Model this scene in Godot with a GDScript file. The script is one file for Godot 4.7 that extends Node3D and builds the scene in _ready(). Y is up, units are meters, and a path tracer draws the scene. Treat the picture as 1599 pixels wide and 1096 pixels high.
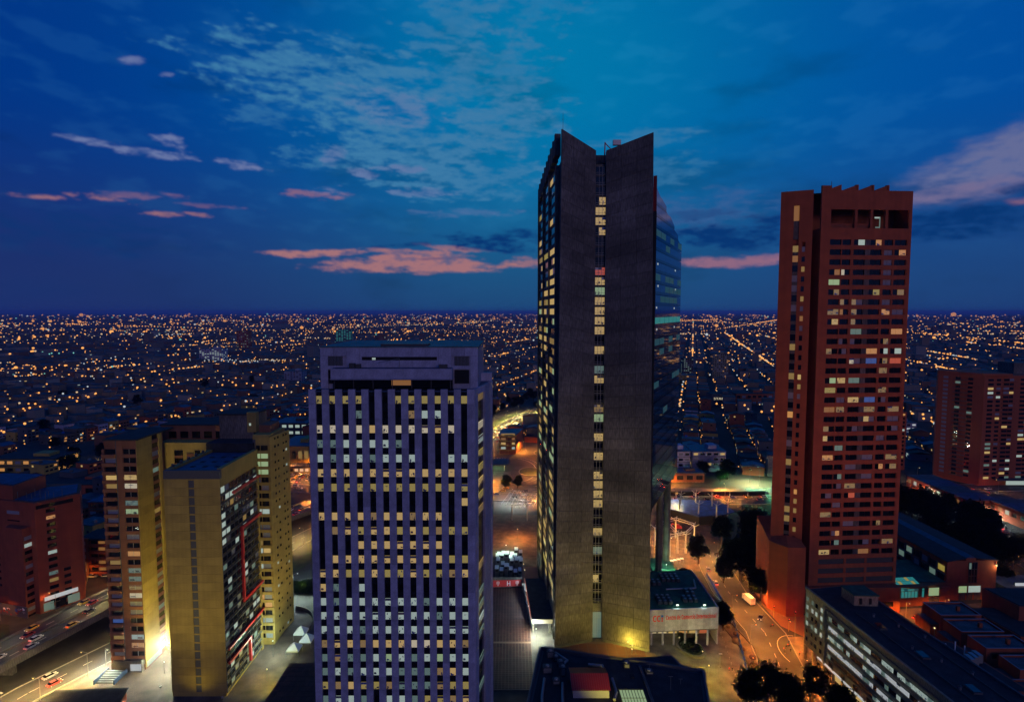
extends Node3D

var M := {}
var TX := {}
var UB := BoxMesh.new()
var R := RandomNumberGenerator.new()
var names := {}
var cam: Camera3D

func _ready() -> void:
	# ---- camera, sky, faint afterglow, exposure ----
	cam = Camera3D.new()
	cam.name = "camera"
	cam.position = Vector3(0, 124, 0)
	cam.rotation = Vector3(-atan(61.0 / 900.0), 0, 0)
	cam.fov = rad_to_deg(2.0 * atan(548.0 / 900.0))
	cam.near = 0.5
	cam.far = 90000.0
	add_child(cam)
	cam.current = true
	var env := Environment.new()
	env.background_mode = Environment.BG_SKY
	var sky := Sky.new()
	var sm := PanoramaSkyMaterial.new()
	sm.panorama = dusk_sky()
	sky.sky_material = sm
	env.sky = sky
	env.background_energy_multiplier = 1.0
	env.tonemap_mode = Environment.TONE_MAPPER_LINEAR
	env.tonemap_exposure = 1.0
	env.sdfgi_enabled = true
	env.ssao_enabled = true
	env.ssil_enabled = true
	env.fog_enabled = true
	env.fog_density = 0.000045
	env.fog_light_color = Color(0.62, 0.70, 0.95)
	var we := WorldEnvironment.new()
	we.name = "environment"
	we.environment = env
	add_child(we)
	var sun := DirectionalLight3D.new()   # what is left of the day: a broad, faint glow
	sun.name = "afterglow"
	sun.light_energy = 0.10
	sun.light_color = Color(0.92, 0.80, 0.94)
	sun.light_angular_distance = 20.0
	sun.shadow_enabled = true
	sun.rotation_degrees = Vector3(-9, 20, 0)
	add_child(sun)
	# ---- materials, then structure, then objects ----
	R.seed = 7
	textures()
	materials()
	ground_and_roads()
	concrete_tower()
	glass_tower()
	white_tower()
	red_tower()
	yellow_group()
	left_brick()
	podium_and_plaza()
	dark_roof_building()
	beige_office()
	right_side()
	mid_places()
	vegetation()
	lamps()
	traffic()
	people()
	city()

# ------------------------------------------------------------------ sky
func smooth(a: float, b: float, x: float) -> float:
	var t := clampf((x - a) / (b - a), 0.0, 1.0)
	return t * t * (3.0 - 2.0 * t)

func sky_base(az: float, el: float) -> Vector3:
	# linear radiance of the clear dusk air; az in degrees from the view, el above the horizon
	var t := clampf(el / 30.0, 0.0, 1.0)
	var c := Vector3(0.013, 0.056, 0.192).lerp(Vector3(0.0003, 0.070, 0.335), smooth(0.0, 0.6, t))
	c = c.lerp(Vector3(0.0005, 0.046, 0.26), smooth(30.0, 85.0, el))
	var d := Vector2((az - 3.0) / 22.0, (el - 22.0) / 16.0).length()
	c = c + Vector3(0.0, 0.115, 0.065) * exp(-d * d)
	var left := smooth(2.0, 46.0, -az) * (1.0 - 0.35 * smooth(60.0, 180.0, -az))
	var right := smooth(30.0, 170.0, az)
	c.y *= 1.0 - 0.50 * left - 0.30 * right
	c.z *= 1.0 - 0.30 * left - 0.20 * right
	c += Vector3(0.016, 0.010, 0.006) * smooth(50.0, 150.0, absf(az)) * (1.0 - t)
	return c

func dusk_sky() -> ImageTexture:
	var W := 3600
	var H := 1800
	var n1 := FastNoiseLite.new()
	n1.seed = 11
	n1.frequency = 0.04
	n1.fractal_octaves = 6
	n1.fractal_gain = 0.55
	var n2 := FastNoiseLite.new()
	n2.seed = 5
	n2.frequency = 0.16
	n2.fractal_octaves = 5
	n2.fractal_gain = 0.6
	# low-resolution whole sky
	var w := 360
	var h := 180
	var a := PackedFloat32Array()
	a.resize(w * h * 3)
	for j in h:
		for i in w:
			var az := wrapf((i + 0.5) / w * 360.0, -180.0, 180.0)   # column 0 is the view direction
			var el := 90.0 - (j + 0.5) / h * 180.0
			var c := sky_at(az, maxf(el, 0.0), n1)
			var k := (j * w + i) * 3
			a[k] = c.x
			a[k + 1] = c.y
			a[k + 2] = c.z
	var im := Image.create_from_data(w, h, false, Image.FORMAT_RGBF, a.to_byte_array())
	im.resize(W, H, Image.INTERPOLATE_BILINEAR)
	# the part the camera can see, in detail: az -50..50, el 36..-2, ten pixels a degree
	var w2 := 1000
	var h2 := 380
	var col := PackedVector3Array()
	col.resize(w2 * h2)
	for j in h2:
		for i in w2:
			col[j * w2 + i] = sky_at(-50.0 + (i + 0.5) * 0.1, maxf(36.0 - (j + 0.5) * 0.1, 0.0), n1)
	# clouds: az, el, half width, half height, tilt, colour, strength, raggedness
	var grey := Vector3(0.045, 0.195, 0.385)
	var pale := Vector3(0.14, 0.185, 0.38)
	var pink := Vector3(0.37, 0.168, 0.188)
	var rose := Vector3(0.27, 0.135, 0.215)
	var dark := Vector3(0.002, 0.036, 0.165)
	var clouds := [
		[-17, 20.5, 12, 3.2, -3, grey, 0.9, 1.0], [-10, 15.5, 9, 4.2, -12, grey, 0.95, 1.0], [-4, 21.5, 8, 3.5, 8, grey, 0.6, 1.2], [-1, 17.5, 7, 2.6, 6, grey, 0.9, 1.0],
		[-6, 26, 5, 4, 30, grey, 0.55, 1.4], [-3, 12.5, 10, 2.0, 2, grey, 0.7, 1.2], [-15, 14.0, 7, 1.4, 0, grey, 0.6, 1.2], [-11, 18.5, 5, 1.6, -8, pale, 0.35, 1.2], [-22, 17.5, 5, 1.4, 4, grey, 0.4, 1.3],
		[2, 28, 6, 3, 10, grey, 0.35, 1.6], [13, 16.0, 6, 0.9, 2, grey, 0.55, 1.0], [10, 13.2, 9, 1.8, 0, grey, 0.5, 1.1], [17, 9.0, 9, 2.4, 2, Vector3(0.045, 0.115, 0.30), 0.6, 0.9],
		[-33.0, 13.0, 4.6, 0.4, -3, pale, 0.9, 1.2], [-30.0, 14.0, 1.6, 0.55, -18, pale, 1.0, 1.1], [-24.5, 12.8, 2.4, 0.42, -3, pale, 1.1, 1.0], [-24.8, 12.6, 1.5, 0.3, 4, pale, 0.8, 1.0], [-18.3, 10.8, 3.2, 0.5, 3, rose, 0.7, 1.2], [-17.6, 11.2, 2.0, 0.5, -4, pale, 0.6, 1.2],
		[-39.0, 8.7, 2.6, 0.2, 2, pink, 0.75, 1.0], [-35.3, 9.0, 2.2, 0.32, -4, pink, 0.8, 1.1], [-30.6, 8.2, 1.6, 0.26, 4, pink, 0.7, 1.1], [-28.4, 8.35, 1.1, 0.2, -3, pink, 0.65, 1.1], [-32.6, 9.5, 3.4, 0.3, 3, rose, 0.5, 1.1], [-27.0, 9.1, 3.0, 0.25, 0, rose, 0.35, 1.2],
		[-16.8, 14.3, 1.2, 0.9, 30, pale, 0.55, 1.2], [-14.0, 12.9, 2.0, 0.5, -5, pale, 0.7, 1.1], [-11.0, 13.4, 2.4, 0.5, 0, pale, 0.6, 1.1], [-8.5, 11.4, 4.0, 0.45, 0, pale, 0.5, 1.3], [-5.0, 9.6, 5.0, 0.5, 1, pale, 0.3, 1.3], [-32.5, 19.6, 1.1, 0.35, 12, pale, 0.8, 1.0], [-30.3, 19.0, 0.6, 0.2, 12, pale, 0.6, 1.0],
		[-36.0, 6.0, 9, 2.0, 0, dark, 0.4, 0.8], [-19.0, 5.4, 5.2, 0.42, 3.0, pink, 1.1, 0.8], [-11.0, 4.75, 9.0, 0.95, 3.4, pink, 1.25, 0.55], [-5.0, 4.3, 7.5, 0.62, 2.5, pink, 1.2, 0.55], [-10.0, 5.8, 4.0, 0.35, -2, pink, 0.8, 0.9], [2.5, 4.9, 3.0, 0.7, 0, pink, 0.8, 0.8], [-5.5, 6.15, 4.0, 0.3, -5, pink, 0.7, 0.9],
		[-2.2, 6.7, 5.0, 0.95, -5, dark, 1.1, 0.7], [1.5, 7.3, 4.5, 0.8, -3, dark, 0.8, 0.7], [-10.5, 6.4, 3.4, 0.3, 3, dark, 0.8, 0.8], [-7.0, 5.2, 3.2, 0.16, 3, dark, 0.5, 0.8],
		[20.0, 4.6, 7.0, 0.6, -1.0, rose, 1.1, 0.7], [25.5, 4.9, 4.0, 0.5, 2, rose, 0.9, 0.7], [20.5, 6.9, 8.5, 1.35, -4, dark, 1.1, 0.6], [26.0, 7.9, 6.0, 0.9, -5, dark, 0.9, 0.7], [17.0, 9.0, 5.0, 0.5, 3, dark, 0.4, 0.9],
		[42.0, 11.6, 10.0, 2.9, 15, Vector3(0.125, 0.148, 0.31), 1.3, 0.22], [38.0, 9.3, 7.0, 0.9, 4, Vector3(0.17, 0.145, 0.28), 0.8, 0.4], [38.0, 7.0, 9.5, 1.5, 1, dark, 1.1, 0.5], [41.8, 9.0, 2.8, 0.6, -3, dark, 1.1, 0.5], [42.5, 8.0, 2.4, 0.4, -3, rose, 0.6, 0.8],
	]
	for c in clouds:
		var r := maxf(c[2], c[3]) * 1.6
		var ca := cos(deg_to_rad(c[4]))
		var sa := sin(deg_to_rad(c[4]))
		for j in range(maxi(0, int((36.0 - c[1] - r) * 10.0)), mini(h2, int((36.0 - c[1] + r) * 10.0))):
			for i in range(maxi(0, int((c[0] - r + 50.0) * 10.0)), mini(w2, int((c[0] + r + 50.0) * 10.0))):
				var dx: float = -50.0 + (i + 0.5) * 0.1 - c[0]
				var dy: float = 36.0 - (j + 0.5) * 0.1 - c[1]
				var u: float = (dx * ca + dy * sa) / c[2]
				var v: float = (-dx * sa + dy * ca) / c[3]
				var q := u * u + v * v
				if q > 2.4:
					continue
				var nn: float = n2.get_noise_2d((dx + c[0]) * 1.3 + (dy + c[1]) * 0.6, (dy + c[1]) * 5.0)
				var nf: float = n2.get_noise_2d((dx + c[0]) * 3.6 + 300.0, (dy + c[1]) * 11.0)
				var m: float = 1.0 - q + (nn * 1.7 + nf * 0.55) * c[7]
				var s: float = smooth(-0.05, 1.25, m) * c[6] * (0.95 + 0.45 * nf)
				if s > 0.0:
					var k := j * w2 + i
					col[k] = col[k].lerp(c[5], clampf(s, 0.0, 1.0))
	var b := PackedFloat32Array()
	b.resize(w2 * h2 * 3)
	for k in w2 * h2:
		b[k * 3] = col[k].x
		b[k * 3 + 1] = col[k].y
		b[k * 3 + 2] = col[k].z
	var im2 := Image.create_from_data(w2, h2, false, Image.FORMAT_RGBF, b.to_byte_array())
	im.blit_rect(im2, Rect2i(500, 0, 500, h2), Vector2i(0, 540))
	im.blit_rect(im2, Rect2i(0, 0, 500, h2), Vector2i(3100, 540))
	return ImageTexture.create_from_image(im)

func sky_at(az: float, el: float, n: FastNoiseLite) -> Vector3:
	var c := sky_base(az, el)
	var m := n.get_noise_3d(cos(deg_to_rad(az)) * 62.0, sin(deg_to_rad(az)) * 62.0, el * 3.0)
	var f := n.get_noise_3d(cos(deg_to_rad(az)) * 240.0 + 90.0, sin(deg_to_rad(az)) * 240.0, el * 11.0)
	c = c.lerp(c * 0.62, smooth(0.0, 0.5, m + f * 0.25) * 0.55)
	c += Vector3(0.006, 0.03, 0.045) * smooth(0.06, 0.55, f - m * 0.6) * 0.5 * smooth(2.0, 10.0, el)
	return c

# ------------------------------------------------------------------ helpers
func lin(r: float, g: float, b: float) -> Color:
	return Color(r, g, b).linear_to_srgb()

func noise_tex(seed_: int, freq: float, oct: int, lo: float, hi: float, sx := 1, sy := 1, size := 512) -> ImageTexture:
	var n := FastNoiseLite.new()
	n.seed = seed_
	n.frequency = freq
	n.fractal_octaves = oct
	var im := n.get_seamless_image(size, size)
	im.convert(Image.FORMAT_L8)
	if sx != 1 or sy != 1:
		im.resize(size / sx, size / sy, Image.INTERPOLATE_BILINEAR)
		var big := Image.create(size, size, false, Image.FORMAT_L8)
		for y in sy:
			for x in sx:
				big.blit_rect(im, Rect2i(0, 0, size / sx, size / sy), Vector2i(x * size / sx, y * size / sy))
		im = big
	var d := im.get_data()
	for i in d.size():
		d[i] = int(255.0 * lerpf(lo, hi, d[i] / 255.0))
	return ImageTexture.create_from_image(Image.create_from_data(size, size, false, Image.FORMAT_L8, d))

func textures() -> void:
	TX.grain = noise_tex(1, 0.03, 5, 0.62, 1.0)
	TX.patch = noise_tex(2, 0.008, 4, 0.58, 1.0)
	TX.soft = noise_tex(12, 0.01, 4, 0.84, 1.0)
	TX.streak = noise_tex(3, 0.012, 5, 0.52, 1.0, 8, 1)
	TX.course = noise_tex(4, 0.012, 4, 0.74, 1.0, 1, 16)
	TX.asphalt = noise_tex(6, 0.02, 6, 0.55, 1.0)
	TX.bump = noise_tex(9, 0.05, 4, 0.0, 1.0)

func mat(key: String, c: Color, rough := 0.8, tex := "", sc := 0.1, metal := 0.0, detail := "", dsc := 0.02) -> StandardMaterial3D:
	var m := StandardMaterial3D.new()
	m.resource_name = key
	m.albedo_color = c
	m.roughness = rough
	m.metallic = metal
	if tex:
		m.albedo_texture = TX[tex]
		m.uv1_triplanar = true
		m.uv1_world_triplanar = true
		m.uv1_scale = Vector3.ONE * sc
	if detail:
		m.detail_enabled = true
		m.detail_albedo = TX[detail]
		m.detail_blend_mode = BaseMaterial3D.BLEND_MODE_MUL
		m.detail_uv_layer = BaseMaterial3D.DETAIL_UV_2
		m.uv2_triplanar = true
		m.uv2_world_triplanar = true
		m.uv2_scale = Vector3.ONE * dsc
	M[key] = m
	return m

func lit(key: String, r: float, g: float, b: float, e: float) -> StandardMaterial3D:
	var m := StandardMaterial3D.new()
	m.resource_name = key
	m.albedo_color = lin(0.1, 0.1, 0.1)
	m.roughness = 0.5
	m.emission_enabled = true
	m.emission = lin(r, g, b)
	m.emission_energy_multiplier = e
	M[key] = m
	return m

func materials() -> void:
	mat("ground", lin(0.075, 0.07, 0.065), 0.95, "asphalt", 0.01, 0.0, "patch", 0.002)
	mat("asphalt", lin(0.105, 0.10, 0.095), 0.85, "grain", 0.22, 0.0, "patch", 0.02)
	mat("kerb", lin(0.30, 0.29, 0.27), 0.9, "grain", 0.2)
	mat("paint", lin(0.62, 0.60, 0.54), 0.8, "grain", 0.3)
	mat("paint_yellow", lin(0.55, 0.38, 0.05), 0.8, "grain", 0.3)
	mat("deck", lin(0.30, 0.29, 0.25), 0.9, "streak", 0.06, 0.0, "patch", 0.02)
	mat("pave", lin(0.30, 0.21, 0.16), 0.85, "grain", 0.25, 0.0, "patch", 0.03)
	mat("pave_grey", lin(0.32, 0.29, 0.26), 0.85, "grain", 0.25, 0.0, "patch", 0.03)
	mat("tile", lin(0.17, 0.06, 0.038), 0.8, "grain", 0.4, 0.0, "patch", 0.04)
	mat("tile_b", lin(0.14, 0.05, 0.032), 0.8, "grain", 0.4, 0.0, "patch", 0.05)
	mat("grout", lin(0.20, 0.13, 0.09), 0.9)
	mat("terracotta", lin(0.34, 0.13, 0.06), 0.8, "grain", 0.3)
	mat("grass", lin(0.045, 0.085, 0.02), 0.95, "grain", 0.3, 0.0, "patch", 0.05)
	mat("earth", lin(0.27, 0.17, 0.10), 0.95, "grain", 0.12, 0.0, "patch", 0.04)
	for k in 3:
		var t: float = [1.0, 0.84, 1.14][k]
		mat("concrete%d" % k, lin(0.34 * t, 0.285 * t, 0.25 * t), 0.88, "streak", 0.05, 0.0, "patch", 0.012)
		mat("white%d" % k, lin(0.46 * t, 0.44 * t, 0.58 * t), 0.7, "soft", 0.07, 0.0, "soft", 0.4)
	mat("concrete_plain", lin(0.31, 0.28, 0.23), 0.9, "grain", 0.2, 0.0, "patch", 0.03)
	mat("joint", lin(0.05, 0.045, 0.04), 0.95)
	mat("brick_red", lin(0.47, 0.108, 0.037), 0.88, "course", 0.09, 0.0, "soft", 0.03)
	mat("brick_red2", lin(0.45, 0.102, 0.035), 0.88, "course", 0.09, 0.0, "soft", 0.035)
	mat("brick_dark", lin(0.43, 0.09, 0.036), 0.88, "course", 0.09, 0.0, "soft", 0.03)
	mat("brick_brown", lin(0.30, 0.115, 0.06), 0.88, "course", 0.09, 0.0, "soft", 0.03)
	mat("brick_far", lin(0.43, 0.092, 0.036), 0.9, "course", 0.09)
	mat("cream", lin(0.53, 0.365, 0.085), 0.8, "course", 0.11, 0.0, "soft", 0.02)
	mat("cream_b", lin(0.49, 0.335, 0.078), 0.8, "course", 0.11, 0.0, "soft", 0.025)
	mat("beige", lin(0.46, 0.40, 0.26), 0.8, "streak", 0.08, 0.0, "soft", 0.03)
	mat("grey_panel", lin(0.10, 0.10, 0.115), 0.6, "grain", 0.2)
	mat("roof_dark", lin(0.05, 0.052, 0.06), 0.9, "grain", 0.12, 0.0, "patch", 0.05)
	mat("roof_blue", lin(0.06, 0.14, 0.32), 0.55, "streak", 0.15, 0.0, "patch", 0.06)
	mat("roof_grey", lin(0.16, 0.165, 0.18), 0.7, "grain", 0.1, 0.0, "patch", 0.05)
	mat("roof_teal", lin(0.10, 0.25, 0.30), 0.6, "grain", 0.1, 0.0, "patch", 0.05)
	mat("roof_green", lin(0.02, 0.20, 0.12), 0.8, "grain", 0.15, 0.0, "patch", 0.05)
	mat("roof_tile", lin(0.24, 0.075, 0.045), 0.85, "course", 0.2, 0.0, "patch", 0.04)
	mat("red_metal", lin(0.42, 0.025, 0.02), 0.5, "streak", 0.2)
	mat("red_paint", lin(0.5, 0.02, 0.02), 0.5)
	mat("metal", lin(0.42, 0.43, 0.45), 0.45, "grain", 0.4, 0.7)
	mat("metal_dark", lin(0.06, 0.06, 0.065), 0.5, "grain", 0.4)
	mat("pole", lin(0.16, 0.16, 0.15), 0.5, "", 0.1, 0.5)
	mat("steel_white", lin(0.62, 0.60, 0.56), 0.5, "grain", 0.3)
	mat("black", lin(0.012, 0.012, 0.013), 0.6)
	mat("void", lin(0.006, 0.006, 0.007), 0.9)  # near-black, painted for the shade inside openings
	mat("mullion", lin(0.30, 0.28, 0.26), 0.6)
	mat("curtain", lin(0.42, 0.42, 0.46), 0.9, "streak", 0.8)
	mat("tarp_blue", lin(0.02, 0.10, 0.50), 0.6, "grain", 0.3)
	mat("tarp_white", lin(0.7, 0.7, 0.68), 0.8)
	mat("blue_floor", lin(0.05, 0.12, 0.55), 0.6, "streak", 0.2, 0.0, "patch", 0.05)
	mat("blue_frame", lin(0.02, 0.08, 0.42), 0.5)
	mat("bark", lin(0.09, 0.065, 0.045), 0.95, "grain", 0.5)
	mat("tyre", lin(0.015, 0.015, 0.016), 0.9)
	mat("rim", lin(0.4, 0.4, 0.42), 0.35, "", 0.1, 0.8)
	mat("skin", lin(0.36, 0.2, 0.13), 0.7)
	mat("letter_red", lin(0.55, 0.012, 0.016), 0.5)
	mat("letter_white", lin(0.8, 0.8, 0.8), 0.5)
	mat("letter_blue", lin(0.02, 0.12, 0.5), 0.5)
	var leafc := [[0.065, 0.115, 0.03], [0.05, 0.10, 0.03], [0.085, 0.12, 0.028], [0.06, 0.15, 0.03]]
	for k in 4:
		var m := mat("leaf%d" % k, lin(leafc[k][0], leafc[k][1], leafc[k][2]), 0.75)
		m.backlight_enabled = true
		m.backlight = lin(0.12, 0.16, 0.03)
		m.vertex_color_use_as_albedo = true
	# glass
	for a in [["glass_dark", 0.010, 0.011, 0.013], ["glass_black", 0.004, 0.004, 0.005], ["glass_blue", 0.012, 0.028, 0.05]]:
		var m := mat(a[0], lin(a[1], a[2], a[3]), 0.06)
		m.metallic_specular = 0.6
	var mg := mat("glass_mirror", lin(0.10, 0.20, 0.30), 0.035, "", 0.1, 0.75)
	mg.metallic_specular = 0.7
	var p := mat("pane", Color(0.9, 0.95, 1.0, 0.06), 0.03)
	p.transparency = BaseMaterial3D.TRANSPARENCY_ALPHA
	# lit windows, by colour of the lamps inside and how bright the room is
	lit("W", 1.0, 0.66, 0.20, 0.44)
	lit("w", 1.0, 0.62, 0.14, 0.20)
	lit("Y", 0.95, 0.72, 0.12, 0.27)
	lit("H", 1.0, 0.86, 0.58, 0.46)
	lit("O", 1.0, 0.44, 0.10, 0.46)
	lit("o", 1.0, 0.42, 0.09, 0.20)
	lit("C", 0.80, 1.0, 0.88, 0.37)
	lit("c", 0.62, 1.0, 0.80, 0.13)
	lit("G", 0.72, 1.0, 0.50, 0.33)
	lit("T", 0.10, 0.85, 0.78, 0.19)
	lit("t", 0.08, 0.55, 0.62, 0.07)
	lit("P", 0.92, 0.97, 1.0, 0.42)
	lit("B", 0.12, 0.3, 1.0, 0.2)
	lit("E", 1.0, 0.16, 0.05, 0.36)
	# lamps
	lit("sodium", 1.0, 0.50, 0.14, 1.3)
	lit("sodium_far", 1.0, 0.40, 0.08, 1.4)
	lit("sodium_farther", 1.0, 0.40, 0.08, 0.9)
	lit("warm_far", 1.0, 0.68, 0.36, 0.75)
	lit("white_far", 0.85, 0.95, 1.0, 0.6)
	lit("teal_far", 0.35, 1.0, 0.85, 0.6)
	lit("lamp_white", 0.92, 1.0, 0.96, 1.3)
	lit("lamp_yellow", 1.0, 0.80, 0.38, 1.2)
	lit("lamp_green", 0.45, 1.0, 0.78, 1.3)
	lit("head_white", 1.0, 0.95, 0.82, 1.6)
	lit("tail_red", 1.0, 0.05, 0.03, 1.1)
	lit("signal_red", 1.0, 0.05, 0.03, 1.2)
	lit("lamp_off", 0.2, 0.2, 0.2, 0.0)

func numbered(n: String) -> String:
	if not names.has(n):
		names[n] = 0
		return n
	names[n] += 1
	return "%s_%03d" % [n, names[n]]

func thing(called: String, label: String, category: String, at := Vector3.ZERO, group := "", turn := 0.0) -> Node3D:
	var o := Node3D.new()
	o.name = numbered(called)
	add_child(o)
	o.position = at
	o.rotation.y = turn
	tag(o, label, category, group)
	return o

func tag(o: Node3D, label: String, category: String, group := "", kind := "") -> void:
	if label:
		o.set_meta("label", label)
	if category:
		o.set_meta("category", category)
	if group:
		o.set_meta("group", group)
	if kind:
		o.set_meta("kind", kind)

func world_of(n: Node) -> Transform3D:
	var t := Transform3D()
	while n is Node3D and n != self:
		t = n.transform * t
		n = n.get_parent()
	return t

func piece(parent: Node, called: String, mesh: Mesh, m: Material, t: Transform3D) -> MeshInstance3D:
	var o := MeshInstance3D.new()
	o.mesh = mesh
	o.material_override = m
	o.name = numbered(called) if parent == self else called
	parent.add_child(o, true)
	o.transform = (world_of(parent).affine_inverse() * t) if parent != self else t
	return o

# a box between two corners, in world metres
func bx(parent: Node, called: String, m: String, x0: float, x1: float, y0: float, y1: float, z0: float, z1: float) -> MeshInstance3D:
	return piece(parent, called, UB, M[m], Transform3D(Basis.from_scale(Vector3(absf(x1 - x0), absf(y1 - y0), absf(z1 - z0))), Vector3((x0 + x1) / 2, (y0 + y1) / 2, (z0 + z1) / 2)))

# frame of a wall seen from outside: x along it, y up, z outwards
func face(a: Vector3, b: Vector3) -> Transform3D:
	var x := Vector3(b.x - a.x, 0, b.z - a.z).normalized()
	return Transform3D(Basis(x, Vector3.UP, x.cross(Vector3.UP)), a)

func fb(parent: Node, called: String, m: String, f: Transform3D, x0: float, x1: float, y0: float, y1: float, z0: float, z1: float) -> MeshInstance3D:
	var t := f * Transform3D(Basis.from_scale(Vector3(absf(x1 - x0), absf(y1 - y0), absf(z1 - z0))), Vector3((x0 + x1) / 2, (y0 + y1) / 2, (z0 + z1) / 2))
	return piece(parent, called, UB, M[m], t)

func tri(st: SurfaceTool, a: Vector3, b: Vector3, c: Vector3) -> void:
	st.add_vertex(a)
	st.add_vertex(b)
	st.add_vertex(c)

func quad(st: SurfaceTool, a: Vector3, b: Vector3, c: Vector3, d: Vector3) -> void:
	tri(st, a, b, c)
	tri(st, a, c, d)

func begin() -> SurfaceTool:
	var st := SurfaceTool.new()
	st.begin(Mesh.PRIMITIVE_TRIANGLES)
	st.set_smooth_group(-1)
	return st

func done(st: SurfaceTool) -> ArrayMesh:
	st.generate_normals()
	return st.commit()

# prism from a bottom and a top outline (same number of corners, clockwise seen from above)
func loft(lo: Array, hi: Array) -> ArrayMesh:
	var st := begin()
	var n := lo.size()
	for i in n:
		var j := (i + 1) % n
		quad(st, lo[i], hi[i], hi[j], lo[j])
	var flat := PackedVector2Array()
	for v in hi:
		flat.append(Vector2(v.x, v.z))
	var ix := Geometry2D.triangulate_polygon(flat)
	for k in range(0, ix.size(), 3):
		tri(st, hi[ix[k]], hi[ix[k + 1]], hi[ix[k + 2]])
		tri(st, lo[ix[k]], lo[ix[k + 2]], lo[ix[k + 1]])
	return done(st)

func prism(parent: Node, called: String, m: String, pts: Array, y0: float, y1: float) -> MeshInstance3D:
	var lo := []
	var hi := []
	for p in pts:
		lo.append(Vector3(p[0], y0, p[1]))
		hi.append(Vector3(p[0], y1, p[1]))
	return piece(parent, called, loft(lo, hi), M[m], Transform3D())

func tube(parent: Node, called: String, m: String, a: Vector3, b: Vector3, r0: float, r1 := -1.0, sides := 8) -> MeshInstance3D:
	var key := "cyl%d_%.2f" % [sides, (r1 if r1 >= 0.0 else r0) / maxf(r0, 0.0001)]
	if not TX.has(key):
		var c := CylinderMesh.new()
		c.bottom_radius = 1.0
		c.top_radius = (r1 if r1 >= 0.0 else r0) / r0
		c.height = 1.0
		c.radial_segments = sides
		c.rings = 1
		TX[key] = c
	var y := b - a
	var up := y.normalized()
	var x := (Vector3.RIGHT if absf(up.x) < 0.9 else Vector3.FORWARD).cross(up).normalized()
	var t := Transform3D(Basis(x * r0, y, x.cross(up).normalized() * r0 * -1.0), (a + b) / 2)
	return piece(parent, called, TX[key], M[m], t)

func ball(parent: Node, called: String, m: String, c: Vector3, r: float) -> MeshInstance3D:
	if not TX.has("ball"):
		var s := SphereMesh.new()
		s.radius = 1.0
		s.height = 2.0
		s.radial_segments = 12
		s.rings = 6
		TX.ball = s
	return piece(parent, called, TX.ball, M[m], Transform3D(Basis.from_scale(Vector3.ONE * r), c))

func omni(parent: Node, at: Vector3, c: Color, e: float, size := 0.25) -> void:
	var l := OmniLight3D.new()
	l.name = "lamp_light"
	l.light_color = c
	l.light_energy = e
	l.light_size = size
	l.omni_range = 400.0
	l.omni_attenuation = 2.0
	l.shadow_enabled = true
	parent.add_child(l, true)
	l.position = world_of(parent).affine_inverse() * at

func spot(parent: Node, at: Vector3, to: Vector3, c: Color, e: float, angle: float, size := 0.3) -> void:
	var l := SpotLight3D.new()
	l.name = "lamp_light"
	l.light_color = c
	l.light_energy = e
	l.light_size = size
	l.spot_range = 400.0
	l.spot_attenuation = 2.0
	l.spot_angle = angle
	l.spot_angle_attenuation = 0.8
	l.shadow_enabled = true
	parent.add_child(l, true)
	var d := (to - at).normalized()
	l.transform = world_of(parent).affine_inverse() * Transform3D(Basis.looking_at(d, Vector3.UP if absf(d.y) < 0.95 else Vector3.RIGHT), at)

func words(parent: Node, called: String, m: String, text: String, f: Transform3D, x0: float, x1: float, y0: float, y1: float, z: float) -> MeshInstance3D:
	var tm := TextMesh.new()
	tm.text = text
	var sf := SystemFont.new()
	sf.font_names = PackedStringArray(["Droid Sans"])
	sf.font_weight = 700
	tm.font = sf
	tm.font_size = 64
	tm.pixel_size = 0.02
	tm.depth = 0.2
	tm.curve_step = 4.0
	var bb := tm.get_aabb()
	var s := Vector3((x1 - x0) / bb.size.x, (y1 - y0) / bb.size.y, 1.0)
	var o := Vector3(x0 - bb.position.x * s.x, y0 - bb.position.y * s.y, z)
	return piece(parent, called, tm, M[m], f * Transform3D(Basis.from_scale(s), o))

# rooms behind lit panes: silhouettes of desks, blinds, people, in a unit square
func clutter() -> Array:
	if TX.has("clutter"):
		return TX.clutter
	var out := []
	var r := RandomNumberGenerator.new()
	r.seed = 31
	for v in 10:
		var st := begin()
		for k in r.randi_range(1, 4):
			var w := r.randf_range(0.06, 0.4)
			var h := r.randf_range(0.05, 0.3)
			var x := r.randf_range(-0.46, 0.46 - w)
			var y := r.randf_range(-0.5, -0.2) if r.randf() < 0.8 else r.randf_range(-0.2, 0.45 - h)
			if v % 4 == 3 and k == 0:
				x = -0.5
				w = 1.0
				y = 0.18
				h = 0.32
			var s := r.randf_range(-0.12, 0.12)
			quad(st, Vector3(x, y, 0), Vector3(x + s, y + h, 0), Vector3(x + w + s, y + h, 0), Vector3(x + w, y, 0))
		out.append(done(st))
	TX.clutter = out
	return out

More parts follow.
